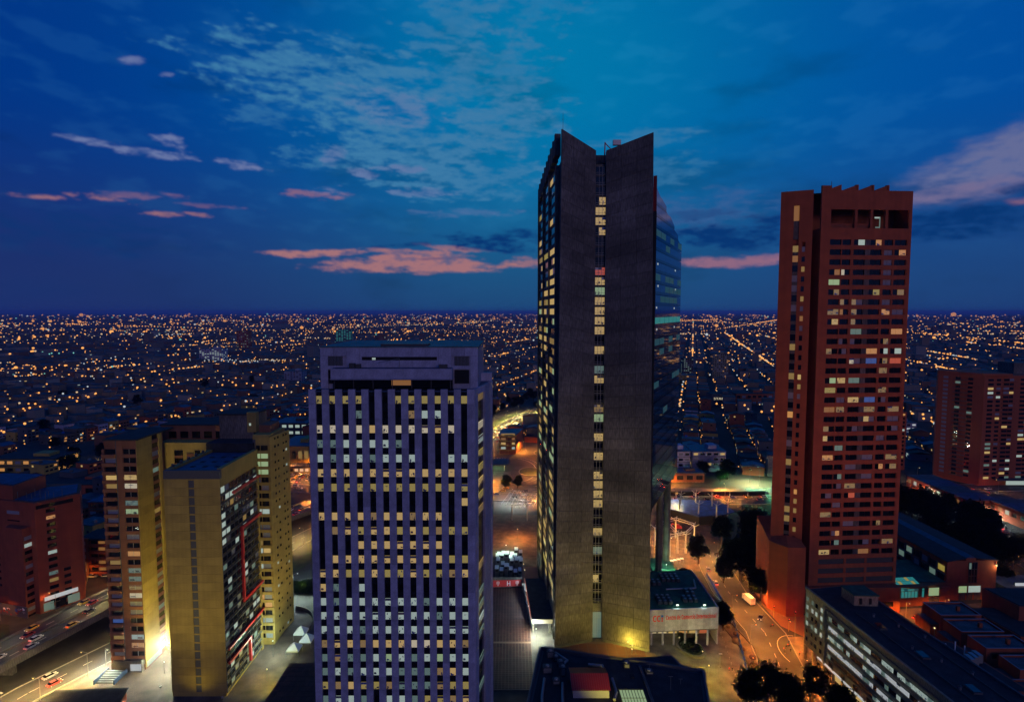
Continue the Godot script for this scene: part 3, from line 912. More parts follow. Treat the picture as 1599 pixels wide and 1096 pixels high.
# ------------------------------------------------------------------ the cream apartment group on the left
func yellow_group() -> void:
	var t := thing("cream_slab_block", "cream panelled apartment slab with one column of grey windows on its end", "apartment block", Vector3(-101, 0, -191))
	var top := 72.0
	bx(t, "body", "cream", -109.7, -92.3, 0.0, top, -205.0, -178.2)
	var f := face(Vector3(-109.7, 0, -178), Vector3(-92.0, 0, -178))
	# end wall: cladding in storey-high strips either side of the window column
	for i in 25:
		var y0 := 1.6 + i * 2.8
		fb(t, "cladding_strip", "cream" if i % 2 else "cream_b", f, 0.0, 7.75, y0 + 0.02, y0 + 2.78, -0.2, 0.0)
		fb(t, "cladding_strip", "cream_b" if i % 3 else "cream", f, 9.55, 17.7, y0 + 0.02, y0 + 2.78, -0.2, 0.0)
		fb(t, "window_surround", "cream_b", f, 7.75, 9.55, y0 + 2.35, y0 + 2.8, -0.2, -0.03)
		fb(t, "window", "grey_panel", f, 7.8, 9.5, y0 + 0.02, y0 + 2.35, -0.2, -0.1)
	fb(t, "fascia", "grey_panel", f, -0.05, 17.75, 71.6, 74.3, -1.2, 0.06)
	bx(t, "roof", "roof_blue", -108.0, -93.5, 72.0, 73.6, -204.0, -179.5)
	bx(t, "parapet", "cream_b", -109.8, -108.2, 72.0, 74.4, -205, -179.2)
	bx(t, "parapet", "cream", -93.4, -92.0, 72.0, 74.6, -205, -179.25)
	for i in 5:
		tube(t, "roof_vent", "metal_dark", Vector3(-108.9, 74.4, -182 - i * 4.5), Vector3(-108.9, 75.3, -182 - i * 4.5), 0.45)
	for i in 3:
		for j in 3:
			bx(t, "roof_hatch", "roof_dark", -105 + i * 4.0, -103.6 + i * 4.0, 73.6, 73.7, -186 - j * 6.0, -184.5 - j * 6.0)
	# right wall: glazed storeys with red frames
	var r := face(Vector3(-92.0, 0, -178.1), Vector3(-92.0, 0, -205))
	fb(t, "cladding_band", "cream", r, 0.0, 26.9, 69.0, 72.0, -0.2, 0.02)
	fb(t, "end_pier", "cream", r, 25.6, 26.9, 0.0, 69.0, -0.2, 0.25)
	for i in 24:
		var y0 := 1.8 + i * 2.8
		fb(t, "slab_edge", "concrete_plain", r, 0.0, 25.6, y0 - 0.35, y0, -0.2, 0.3)
		for b in 9:
			var p := R.randf()
			var code := "-"
			if i == 22:
				code = "C" if p < 0.8 else "-"
			elif p < 0.13:
				code = "C"
			elif p < 0.2:
				code = "c"
			elif p < 0.24:
				code = "w"
			elif p < 0.32:
				code = "k"
			fb(t, "window", "glass_dark" if code == "-" else ("curtain" if code == "k" else code), r, 0.1 + b * 2.83, 2.75 + b * 2.83, y0 + 0.55, y0 + 2.4, -0.12, -0.05)
			fb(t, "mullion", "grey_panel", r, b * 2.83 - 0.05, b * 2.83 + 0.1, y0, y0 + 2.45, -0.1, 0.12)
		fb(t, "railing", "metal_dark", r, 0.0, 25.6, y0 + 0.5, y0 + 0.58, 0.15, 0.25)
	for a in [[7.0, 27.0, 64.6, 65.4], [12.0, 27.0, 50.6, 51.6], [12.0, 13.0, 26.0, 50.6], [12.0, 27.0, 25.4, 26.2], [1.0, 27.0, 15.0, 15.8], [1.0, 16.4, 10.3, 11.1], [15.4, 16.4, 2.5, 10.3]]:
		fb(t, "red_frame", "red_paint", r, a[0], a[1], a[2], a[3], 0.2, 0.9)
	# stair tower and wing behind
	var b1 := thing("brown_corner_tower", "brown brick apartment tower with a cream flank beside the cream slab", "apartment block", Vector3(-132, 0, -198))
	var h1 := 80.6
	bx(b1, "body", "brick_brown", -138.0, -127.2, 0.0, h1, -207.0, -192.2)
	var q := face(Vector3(-138.0, 0, -192.0), Vector3(-127.0, 0, -192.0))
	fb(b1, "pier", "brick_brown", q, 4.2, 6.2, 0.0, h1, -0.3, 0.1)
	fb(b1, "drain_strip", "grey_panel", q, 3.9, 4.2, 0.0, h1, -0.3, 0.15)
	fb(b1, "parapet", "brick_brown", q, 0.0, 10.8, h1 - 1.6, h1, -0.3, 0.12)
	var cA := "-k-Ww--kk--k-w-k-kk-B-w-kk"
	var cB := "--.WH-cG--k-O-ccwHkk--CO-k"
	for i in 26:
		var y0 := h1 - 4.6 - i * 2.95
		fb(b1, "balcony_band", "brick_brown", q, -0.6, 3.9, y0 - 1.2, y0, -0.3, 0.75)
		window(b1, q, cA[i], 0.2, 3.7, y0, y0 + 1.7, -0.1, false)
		fb(b1, "bay_side", "brick_brown", q, -0.6, 0.15, y0, y0 + 1.75, -0.3, 0.45)
		fb(b1, "brick_band", "brick_brown", q, 6.2, 10.8, y0 - 1.2, y0, -0.3, 0.1)
		window(b1, q, cB[i], 6.4, 10.5, y0, y0 + 1.7, -0.1)
		fb(b1, "mullion", "mullion", q, 8.4, 8.5, y0, y0 + 1.7, -0.05, 0.06)
	var s := face(Vector3(-127.0, 0, -192.0), Vector3(-127.0, 0, -207.0))
	for i in 27:
		var y0 := 1.0 + i * 2.95
		fb(b1, "cladding_strip", "cream" if i % 2 else "cream_b", s, 0.0, 8.2, y0 + 0.02, minf(y0 + 2.93, h1 + 0.2), -0.2, 0.06)
		fb(b1, "brick_band", "brick_brown", s, 8.2, 11.8, y0, y0 + 1.25, -0.2, 0.06)
		window(b1, s, "WWW-.c-.kk--k--k-w-k--c-k-"[i % 26] if i < 25 else "-", 8.3, 11.7, y0 + 1.25, y0 + 2.93, -0.15, false)
	fb(b1, "edge_strip", "cream", s, 11.8, 13.6, 0.0, h1, -0.2, 0.3)
	bx(b1, "roof", "roof_dark", -138.3, -126.8, h1, h1 + 0.5, -213, -191.8)
	bx(b1, "lobby", "concrete_plain", -137.5, -127.6, 0.0, 4.2, -192.0, -190.6)
	bx(b1, "window", "P", -131.5, -127.8, 0.7, 3.0, -190.6, -190.5)
	bx(b1, "lobby_window", "C", -127.0, -126.9, 0.8, 2.8, -201, -192.5)
	var w := thing("cream_rear_wing", "cream wing with brown setback storey linking the apartment towers", "apartment block", Vector3(-116, 0, -218))
	bx(w, "body", "cream", -131.5, -113.6, 0.0, 75.6, -222, -211)
	var fw := face(Vector3(-131.5, 0, -210.9), Vector3(-113.6, 0, -210.9))
	for i in 9:
		var y0 := 70.8 - i * 2.9
		window(w, fw, "-.WO--k.."[i], 6.0, 9.2, y0, y0 + 1.9, 0.02)
		window(w, fw, "W" if i == 1 else "-", 13.6, 15.6, y0, y0 + 1.9, 0.02, false)
		fb(w, "brown_panel", "brick_brown", fw, 6.0, 9.2, y0 - 1.0, y0, 0.0, 0.1)
	fb(w, "recess", "brick_brown", fw, 10.6, 13.2, 40, 71.5, 0.0, 0.12)
	bx(w, "setback_storey", "brick_brown", -134, -98.5, 60, 80.8, -232, -217)
	for i in 7:
		bx(w, "setback_window", "glass_black", -131 + i * 4.5, -128 + i * 4.5, 76.0, 78.6, -217, -216.9)
	bx(w, "lift_block", "concrete1", -110.0, -97.2, 0, 85.4, -226, -214)
	bx(w, "lift_roof", "roof_dark", -110.4, -96.8, 85.4, 85.9, -226.3, -213.7)
	bx(w, "roof_cabin", "cream_b", -99.4, -96.0, 79, 86.5, -216, -213.6)
	bx(w, "window", "C", -98.6, -97.9, 81.5, 82.4, -213.6, -213.5)
	bx(w, "roof_terrace", "roof_dark", -111, -94, 70, 76.5, -214, -206)
	bx(w, "roof", "roof_dark", -134.2, -98.3, 80.8, 81.3, -232.2, -216.8)
	var y := thing("cream_narrow_tower", "narrow cream tower with lit stair windows beside the cream slab", "apartment block", Vector3(-90, 0, -213))
	var h2 := 78.6
	bx(y, "body", "cream_b", -94.6, -88.7, 0.0, h2, -222, -207.3)
	var fy := face(Vector3(-94.6, 0, -207.2), Vector3(-88.4, 0, -207.2))
	fb(y, "recess", "grey_panel", fy, 0.0, 1.0, 0.0, h2 - 1.0, -0.2, 0.03)
	for i in 25:
		var y0 := h2 - 5.0 - i * 2.95
		window(y, fy, ("-GGG-k--C-kk-W-k--kkO-k-k"[i]), 2.9, 5.4, y0, y0 + 1.8, 0.0, false)
		window(y, fy, ("-GGGk.-.C.k.wC.C.k.O..k.."[i]), 1.2, 2.6, y0, y0 + 1.8, 0.0, false)
		fb(y, "cladding_strip", "cream", fy, 1.0, 6.15, y0 - 1.12, y0 - 0.02, -0.1, 0.22)
	var gy := face(Vector3(-88.4, 0, -207.2), Vector3(-86.6, 0, -221))
	for i in 26:
		var y0 := 1.8 + i * 2.95
		fb(y, "cladding_strip", "cream" if i % 2 else "cream_b", gy, 0.0, 13.9, y0 + 0.02, y0 + 2.93, -0.4, 0.0)
		for x in [3.0, 5.2, 9.0, 11.0]:
			if R.randf() < 0.8:
				window(y, gy, "C" if R.randf() < 0.08 else ".", x, x + 0.9, y0 + 1.3, y0 + 2.1, 0.06, false)
	bx(y, "parapet", "cream", -94.6, -88.6, h2, h2 + 0.7, -221, -207.4)
	bx(y, "roof_cabin", "brick_brown", -94.2, -90.0, h2, h2 + 3.4, -220, -212)

# ------------------------------------------------------------------ the dark brick block far left
func left_brick() -> void:
	var t := thing("dark_brick_block", "dark red brick apartment block with stepped roofs beside the overpass", "apartment block", Vector3(-200, 0, -240))
	var C := Vector3(-194, 0, -229)
	var Q := Vector3(-184.8, 0, -241.5)
	var P := Vector3(-216, 0, -234)
	prism(t, "body", "brick_dark", [[C.x, C.z], [P.x, P.z], [-218, -255], [-195, -256], [Q.x, Q.z]], 0.0, 46.6)
	var f := face(C, Q)
	for i in 15:
		var y0 := 41.6 - i * 2.95
		window(t, f, ".O....C..cw..-k"[i], 3.6, 6.6, y0, y0 + 1.4, 0.03, i in [1, 6, 9])
		fb(t, "sill", "concrete1", f, 3.4, 6.8, y0 - 0.15, y0, 0.0, 0.15)
		if i > 8:
			window(t, f, "-", 8.6, 11.0, y0, y0 + 1.4, 0.03, false)
	fb(t, "strip_window", "glass_dark", f, 0.4, 13.0, 43.8, 45.3, 0.0, 0.06)
	fb(t, "shop_sign", "P", f, 1.5, 13.0, 5.0, 6.6, 0.3, 0.55)
	fb(t, "shop_window", "c", f, 1.2, 4.6, 0.6, 4.0, 0.05, 0.12)
	fb(t, "shop_window", "glass_dark", f, 5.2, 8.8, 0.6, 4.0, 0.05, 0.12)
	fb(t, "shop_window", "c", f, 9.4, 13.6, 0.6, 4.0, 0.05, 0.12)
	var g := face(P, C)
	var gl := P.distance_to(C)
	for i in 12:
		var y0 := 41.2 - i * 2.95
		window(t, g, "k" if i == 0 else ".", 8.0, 14.5, y0, y0 + (1.4 if i == 0 else 0.5), 0.03, false)
		window(t, g, ".", 2.0, 3.0, y0 + 1.0, y0 + 2.0, 0.03, false)
	prism(t, "front_step", "brick_dark", [[-197.2, -226.2], [-206, -228.5], [-207.5, -233.6], [-196.2, -230.4]], 0.0, 36.8)
	var h := face(Vector3(-197.2, 0, -226.2), Vector3(-196.2, 0, -230.2))
	for i in 12:
		var y0 := 31.8 - i * 2.95
		window(t, h, "kC..k.k...k."[i], 0.6, 3.4, y0, y0 + 1.5, 0.03, i == 1)
	prism(t, "tall_step", "brick_dark", [[-206, -233.0], [-226, -238], [-226, -252], [-206, -250]], 0.0, 52.4)
	var k := face(Vector3(-226, 0, -238), Vector3(-206, 0, -233.0))
	for i in 16:
		window(t, k, ".", 12.0, 13.2, 47.0 - i * 2.95, 48.2 - i * 2.95, 0.03, false)
		window(t, k, ".", 6.0, 7.2, 47.0 - i * 2.95, 48.2 - i * 2.95, 0.03, false)
	prism(t, "roof", "roof_blue", [[-195.2, -230.4], [-205.5, -233.2], [-206, -249], [-195, -254], [-186.6, -242]], 46.6, 46.9)
	prism(t, "roof", "roof_blue", [[-206.4, -234], [-225.6, -238.8], [-225.6, -251], [-206.4, -249]], 52.4, 52.8)
	for i in 9:
		var x := -204.0 + i * 1.9
		tube(t, "roof_railing_post", "pole", Vector3(x, 46.8, -233 - (i % 3) * 2.0), Vector3(x, 50.2 - (i % 2), -233 - (i % 3) * 2.0), 0.09)
	# painted wall below
	var gr := thing("mural_wall", "low wall covered in dark and white graffiti below the dark brick block", "wall", Vector3(-205, 0, -227))
	var fm := face(Vector3(-217.5, 0, -231.0), Vector3(-196.4, 0, -225.6))
	fb(gr, "wall", "grey_panel", fm, 0.0, 21.6, 0.0, 4.6, -0.3, 0.0)
	var cols := ["letter_white", "letter_white", "tarp_blue", "red_metal", "paint_yellow", "curtain"]
	for i in 34:
		var x := R.randf_range(0.4, 20.0)
		var y := R.randf_range(0.3, 3.4)
		var st := begin()
		var pts := []
		for a in 7:
			var rr := R.randf_range(0.25, 0.95)
			pts.append(Vector3(cos(a * TAU / 7.0) * rr * 1.2, sin(a * TAU / 7.0) * rr * 0.8 + 0.3, 0))
		for a in 7:
			tri(st, Vector3.ZERO, pts[(a + 1) % 7], pts[a])
		piece(gr, "painted_mark", done(st), M[cols[R.randi() % 6]], fm * Transform3D(Basis(), Vector3(x, y, 0.01 + i * 0.004)))
	# small apartment house lit by street lamps, and a banded block
	var o := thing("balcony_house", "low brick apartment house with balconies lit orange by street lamps", "apartment block", Vector3(-193, 0, -268))
	bx(o, "body", "brick_red", -203, -183.5, 0.0, 17.0, -276, -263.5)
	bx(o, "stair", "brick_brown", -203, -198.5, 0.0, 18.4, -263.5, -262.4)
	var fo := face(Vector3(-203, 0, -263.4), Vector3(-183.5, 0, -263.4))
	for i in 5:
		fb(o, "balcony", "brick_red", fo, 5.0, 19.4, 1.6 + i * 3.2, 2.7 + i * 3.2, 0.0, 1.2)
		for j in 4:
			window(o, fo, "-" if R.randf() < 0.6 else "o", 5.4 + j * 3.5, 8.4 + j * 3.5, 2.8 + i * 3.2, 4.4 + i * 3.2, 0.02, false)
		window(o, fo, "k", 1.2, 3.6, 2.6 + i * 3.2, 4.2 + i * 3.2, 1.15, false)
	bx(o, "roof", "roof_dark", -203.4, -183.1, 17.0, 18.0, -276.4, -263.1)
	var bb := thing("banded_block", "slim brown block with striped balcony bands behind the brown tower", "apartment block", Vector3(-166, 0, -246))
	bx(bb, "body", "brick_brown", -173.5, -160, 0.0, 54.0, -252, -240.3)
	var fq := face(Vector3(-173.5, 0, -240.2), Vector3(-160, 0, -240.2))
	for i in 17:
		fb(bb, "balcony_band", "cream_b", fq, 0.2, 13.0, 1.6 + i * 3.1, 2.8 + i * 3.1, 0.0, 0.8)
		window(bb, fq, "k" if i % 4 == 1 else ".", 0.8, 6.0, 2.8 + i * 3.1, 4.5 + i * 3.1, 0.02, false)
		window(bb, fq, "w" if i == 6 else "-", 7.0, 12.4, 2.8 + i * 3.1, 4.5 + i * 3.1, 0.02, false)
	bx(bb, "roof", "roof_blue", -173.9, -159.6, 54.0, 54.6, -252.4, -239.9)

# ------------------------------------------------------------------ ground, roads
func sheet(parent: Node, called: String, m: String, pts: Array, y: float) -> MeshInstance3D:
	var st := begin()
	var flat := PackedVector2Array()
	for p in pts:
		flat.append(Vector2(p[0], p[1]))
	var ix := Geometry2D.triangulate_polygon(flat)
	for k in range(0, ix.size(), 3):
		var a := flat[ix[k]]
		var b := flat[ix[k + 1]]
		var c := flat[ix[k + 2]]
		if (b - a).cross(c - a) > 0.0:
			tri(st, Vector3(a.x, y, a.y), Vector3(b.x, y, b.y), Vector3(c.x, y, c.y))
		else:
			tri(st, Vector3(a.x, y, a.y), Vector3(c.x, y, c.y), Vector3(b.x, y, b.y))
	var o := piece(parent, called, done(st), M[m], Transform3D())
	if parent == self:
		o.set_meta("kind", "structure")
	return o

# ribbon along a line of [x, y, z], between two offsets to its right, with thickness
func ribbon(parent: Node, called: String, m: String, line: Array, o0: float, o1: float, up: float, thick: float) -> MeshInstance3D:
	var st := begin()
	var L := []
	var Q := []
	for i in line.size():
		var p: Vector3 = line[i]
		var d: Vector3 = (line[mini(i + 1, line.size() - 1)] - line[maxi(i - 1, 0)])
		d.y = 0
		d = d.normalized()
		var r := d.cross(Vector3.UP)
		L.append(p + r * o0 + Vector3(0, up, 0))
		Q.append(p + r * o1 + Vector3(0, up, 0))
	var t := Vector3(0, -thick, 0)
	for i in line.size() - 1:
		quad(st, L[i], L[i + 1], Q[i + 1], Q[i])
		if thick > 0.0:
			quad(st, L[i] + t, Q[i] + t, Q[i + 1] + t, L[i + 1] + t)
			quad(st, L[i], L[i] + t, L[i + 1] + t, L[i + 1])
			quad(st, Q[i], Q[i + 1], Q[i + 1] + t, Q[i] + t)
	if thick > 0.0:
		quad(st, L[0], Q[0], Q[0] + t, L[0] + t)
	return piece(parent, called, done(st), M[m], Transform3D())

func dashes(parent: Node, called: String, m: String, line: Array, off: float, up: float, long: float, gap: float, w: float, most: float) -> void:
	var run := 0.0
	for i in line.size() - 1:
		var a: Vector3 = line[i]
		var b: Vector3 = line[i + 1]
		var L := a.distance_to(b)
		var d := (b - a) / L
		var r := Vector3(d.x, 0, d.z).normalized().cross(Vector3.UP)
		var s := 0.0
		while s + long < L and run < most:
			var c := a + d * (s + long / 2) + r * off + Vector3(0, up, 0)
			piece(parent, called, UB, M[m], Transform3D(Basis(r * w, Vector3(0, 0.012, 0), d * long), c))
			s += long + gap
			run += long + gap

var avenue := [Vector3(-205, 7, -80), Vector3(-175.5, 7, -190), Vector3(-165, 7, -228), Vector3(-137, 6, -322), Vector3(-110, 2.5, -385), Vector3(-72, 0.3, -460), Vector3(-27, 0.3, -560), Vector3(22, 0.3, -700), Vector3(110, 0.3, -950), Vector3(290, 0.3, -1500)]
var lower := [Vector3(-182, 0.3, -100), Vector3(-158, 0.3, -180), Vector3(-145, 0.3, -207), Vector3(-119, 0.3, -300), Vector3(-100, 0.3, -345), Vector3(-78, 0.3, -400)]
var cross_road := [Vector3(-420, 0.3, -452), Vector3(-142, 0.3, -404), Vector3(0, 0.3, -386), Vector3(150, 0.3, -380), Vector3(420, 0.3, -396)]
var side_street := [Vector3(104, 0.3, -300), Vector3(98.5, 0.3, -268), Vector3(96.5, 0.3, -248), Vector3(97.5, 0.3, -232), Vector3(98.5, 0.3, -215), Vector3(95, 0.3, -196), Vector3(88, 0.3, -172), Vector3(80, 0.3, -140), Vector3(72, 0.3, -100)]
var east_street := [Vector3(246, 0.3, -220), Vector3(258, 0.3, -285), Vector3(276, 0.3, -320), Vector3(268, 0.3, -372), Vector3(270, 0.3, -396)]

func ground_and_roads() -> void:
	sheet(self, "ground", "ground", [[-60000, 3000], [60000, 3000], [60000, -60000], [-60000, -60000]], 0.0)
	var a := ribbon(self, "avenue_overpass", "asphalt", avenue, -8.0, 8.0, 0.0, 0.9)
	a.set_meta("kind", "structure")
	ribbon(a, "edge_beam", "deck", avenue, 7.6, 8.5, 0.75, 2.6)
	ribbon(a, "edge_beam", "deck", avenue, -8.5, -7.6, 0.75, 2.6)
	ribbon(a, "median", "deck", avenue, -0.5, 0.5, 0.75, 0.8)
	dashes(a, "lane_mark", "paint", avenue, 4.2, 0.02, 3.0, 6.0, 0.25, 420)
	dashes(a, "lane_mark", "paint", avenue, -4.2, 0.02, 3.0, 6.0, 0.25, 420)
	for s in 9:
		var p: Vector3 = avenue[1].lerp(avenue[0], s * 0.17) if s < 3 else avenue[2].lerp(avenue[3], (s - 3) * 0.2)
		bx(a, "pier", "deck", p.x - 4.5, p.x + 4.5, 0.0, p.y - 0.9, p.z - 0.9, p.z + 0.9)
	var l := ribbon(self, "lower_road", "asphalt", lower, -5.5, 6.5, 0.0, 0.3)
	l.set_meta("kind", "structure")
	ribbon(l, "kerb", "kerb", lower, 6.5, 7.0, 0.14, 0.44)
	ribbon(l, "kerb", "kerb", lower, -6.0, -5.5, 0.14, 0.44)
	dashes(l, "lane_mark", "paint", lower, 0.5, 0.012, 3.0, 5.0, 0.22, 300)
	for i in 6:
		var p: Vector3 = lower[0].lerp(lower[1], 0.5 + i * 0.1)
		piece(l, "road_arrow", UB, M.paint, Transform3D(Basis(Vector3.UP, -0.35).scaled_local(Vector3(1.6, 0.02, 0.7)), p + Vector3(-9.0, -0.28, 0)))
	var c := ribbon(self, "cross_road", "asphalt", cross_road, -16.0, 16.0, 0.0, 0.3)
	c.set_meta("kind", "structure")
	ribbon(c, "median", "kerb", cross_road, -0.6, 0.6, 0.16, 0.4)
	ribbon(c, "kerb", "kerb", cross_road, 16.0, 16.6, 0.15, 0.45)
	ribbon(c, "kerb", "kerb", cross_road, -16.6, -16.0, 0.15, 0.45)
	dashes(c, "lane_mark", "paint", cross_road, 5.5, 0.012, 3.5, 6.0, 0.3, 850)
	dashes(c, "lane_mark", "paint", cross_road, -5.5, 0.012, 3.5, 6.0, 0.3, 850)
	ribbon(c, "yellow_line", "paint_yellow", cross_road, -2.2, -1.8, 0.012, 0.0)
	var s := ribbon(self, "side_street", "asphalt", side_street, -7.0, 7.5, 0.0, 0.3)
	s.set_meta("kind", "structure")
	ribbon(s, "kerb", "kerb", side_street, 7.5, 7.9, 0.14, 0.44)
	ribbon(s, "kerb", "kerb", side_street, -7.4, -7.0, 0.14, 0.44)
	dashes(s, "lane_mark", "paint", side_street, 0.6, 0.012, 2.5, 4.5, 0.2, 160)
	var e := ribbon(self, "east_street", "asphalt", east_street, -7.0, 7.0, 0.0, 0.3)
	e.set_meta("kind", "structure")
	ribbon(e, "kerb", "kerb", east_street, 7.0, 7.4, 0.14, 0.44)
	ribbon(e, "kerb", "kerb", east_street, -7.4, -7.0, 0.14, 0.44)
	var bend := []
	for k in 12:
		var an := 0.2 + k * 0.2
		bend.append(Vector3(106.0 - cos(an - 0.6) * 8.0, 0.31, -201.0 - sin(an - 0.6) * 12.0))
	ribbon(s, "edge_line", "paint", bend, -0.12, 0.12, 0.006, 0.0)
	# pavements and plazas
	sheet(self, "plaza_pavement", "pave_grey", [[6, -252], [48, -252], [80, -240], [88, -222], [84, -195], [70, -150], [6, -150]], 0.10)
	sheet(self, "corner_pavement", "terracotta", [[106, -246], [120, -246], [120, -224], [112, -212], [106.4, -220]], 0.14)
	sheet(self, "office_pavement", "pave", [[100.0, -212], [118, -213], [118, -120], [84, -120], [97, -186]], 0.12)
	sheet(self, "tower_pavement", "pave", [[-150, -190], [-128, -232], [-84, -232], [-70, -200], [-56, -150], [-150, -150]], 0.11)
	sheet(self, "brick_yard", "pave", [[156, -232], [214, -240], [214, -226], [156, -222]], 0.12)
	var rb := sheet(self, "roundabout", "asphalt", [[-30, -540], [40, -540], [34, -404], [-26, -404]], 0.2)
	for il in [[14.0, -440.0, 9.0, 13.0], [26.0, -500.0, 7.0, 10.0]]:
		var isl := []
		for k in 18:
			isl.append([il[0] + cos(k * TAU / 18.0) * il[2], il[1] + sin(k * TAU / 18.0) * il[3]])
		prism(rb, "island_kerb", "kerb", isl, 0.2, 0.36)
		var inner := []
		for p in isl:
			inner.append([il[0] + (p[0] - il[0]) * 0.9, il[1] + (p[1] - il[1]) * 0.9])
		sheet(rb, "island_turf", "grass", inner, 0.37)
	var arc := []
	for k in 14:
		var an := -1.2 + k * 0.2
		arc.append(Vector3(2.0 + cos(an) * 17.0, 0.21, -446.0 - sin(an) * 34.0))
	ribbon(rb, "lane_line", "paint", arc, -0.25, 0.25, 0.01, 0.0)
	ribbon(rb, "lane_line", "paint", arc, 4.2, 4.6, 0.01, 0.0)
	for k in 9:
		bx(rb, "crossing_stripe", "paint", -24 + k * 2.2, -22.8 + k * 2.2, 0.2, 0.215, -482, -477)
	prism(rb, "pavement", "pave", [[-30, -540], [-14, -540], [-13, -488], [-29, -484]], 0.2, 0.34)
	prism(rb, "pavement", "pave", [[22, -480], [38, -478], [36, -410], [30, -410]], 0.2, 0.34)
	var ac := ribbon(self, "avenue_carriageway", "asphalt", avenue.slice(5), 9.5, 22.0, -0.05, 0.25)
	ac.set_meta("kind", "structure")
	ribbon(ac, "hedge_strip", "grass", avenue.slice(5), 8.6, 9.4, 0.8, 1.0)
	dashes(ac, "lane_mark", "paint", avenue.slice(5), 15.7, -0.03, 3.0, 6.0, 0.3, 300)
	sheet(self, "avenue_verge", "grass", [[-86, -470], [-38, -560], [10, -700], [4, -704], [-56, -560], [-100, -476]], 0.12)
	sheet(self, "lawn", "grass", [[-212, -380], [-172, -380], [-172, -330], [-212, -330]], 0.1)
	sheet(self, "lawn", "grass", [[-232, -226], [-200, -221], [-188, -208], [-232, -200]], 0.1)
	sheet(self, "verge", "grass", [[-135, -215], [-100, -300], [-92, -300], [-120, -220]], 0.1)
	sheet(self, "construction_site", "earth", [[66, -268], [104, -268], [112, -300], [118, -345], [62, -345]], 0.1)
	sheet(self, "construction_site", "earth", [[-16, -270], [14, -270], [18, -345], [-16, -345]], 0.1)
	sheet(self, "park_ground", "grass", [[160, -296], [254, -296], [262, -372], [150, -372]], 0.1)
	# brown tiled deck between the two towers: tiles set with open joints on a screed
	var d := bx(self, "tiled_deck", "grout", -9.5, 7.2, 0.0, 0.30, -251, -181)
	d.set_meta("kind", "structure")
	var st := begin()
	var nx := 14
	var nz := 58
	var few := 0
	for j in nz:
		for i in nx:
			var x0 := -9.4 + i * 1.18
			var z0 := -250.9 + j * 1.2
			if absf(z0 + 208.5) < 0.7:
				continue
			var m := "tile" if (i * 7 + j * 3 + R.randi() % 3) % 3 else "tile_b"
			if z0 > -226.0 and few < 290:
				few += 1
				bx(d, "tile", m, x0 + 0.03, x0 + 1.12, 0.3, 0.34 + R.randf() * 0.012, z0 + 0.03, z0 + 1.14)
			else:
				var y := 0.34
				quad(st, Vector3(x0 + 0.03, y, z0 + 0.03), Vector3(x0 + 1.12, y, z0 + 0.03), Vector3(x0 + 1.12, y, z0 + 1.14), Vector3(x0 + 0.03, y, z0 + 1.14))
	var rest := piece(d, "tile_field", done(st), M.tile, Transform3D())
	rest.set_meta("kind", "stuff")
	# terracotta floor at the foot of the concrete tower
	var q := sheet(self, "forecourt", "grout", [[14, -204], [30.3, -209.2], [34, -209.2], [52, -201.8], [52, -190], [14, -190]], 0.16)
	for j in 4:
		for i in 9:
			bx(q, "tile", "terracotta", 18.0 + i * 3.4, 21.2 + i * 3.4, 0.14, 0.20, -207.8 + j * 3.4, -204.6 + j * 3.4)

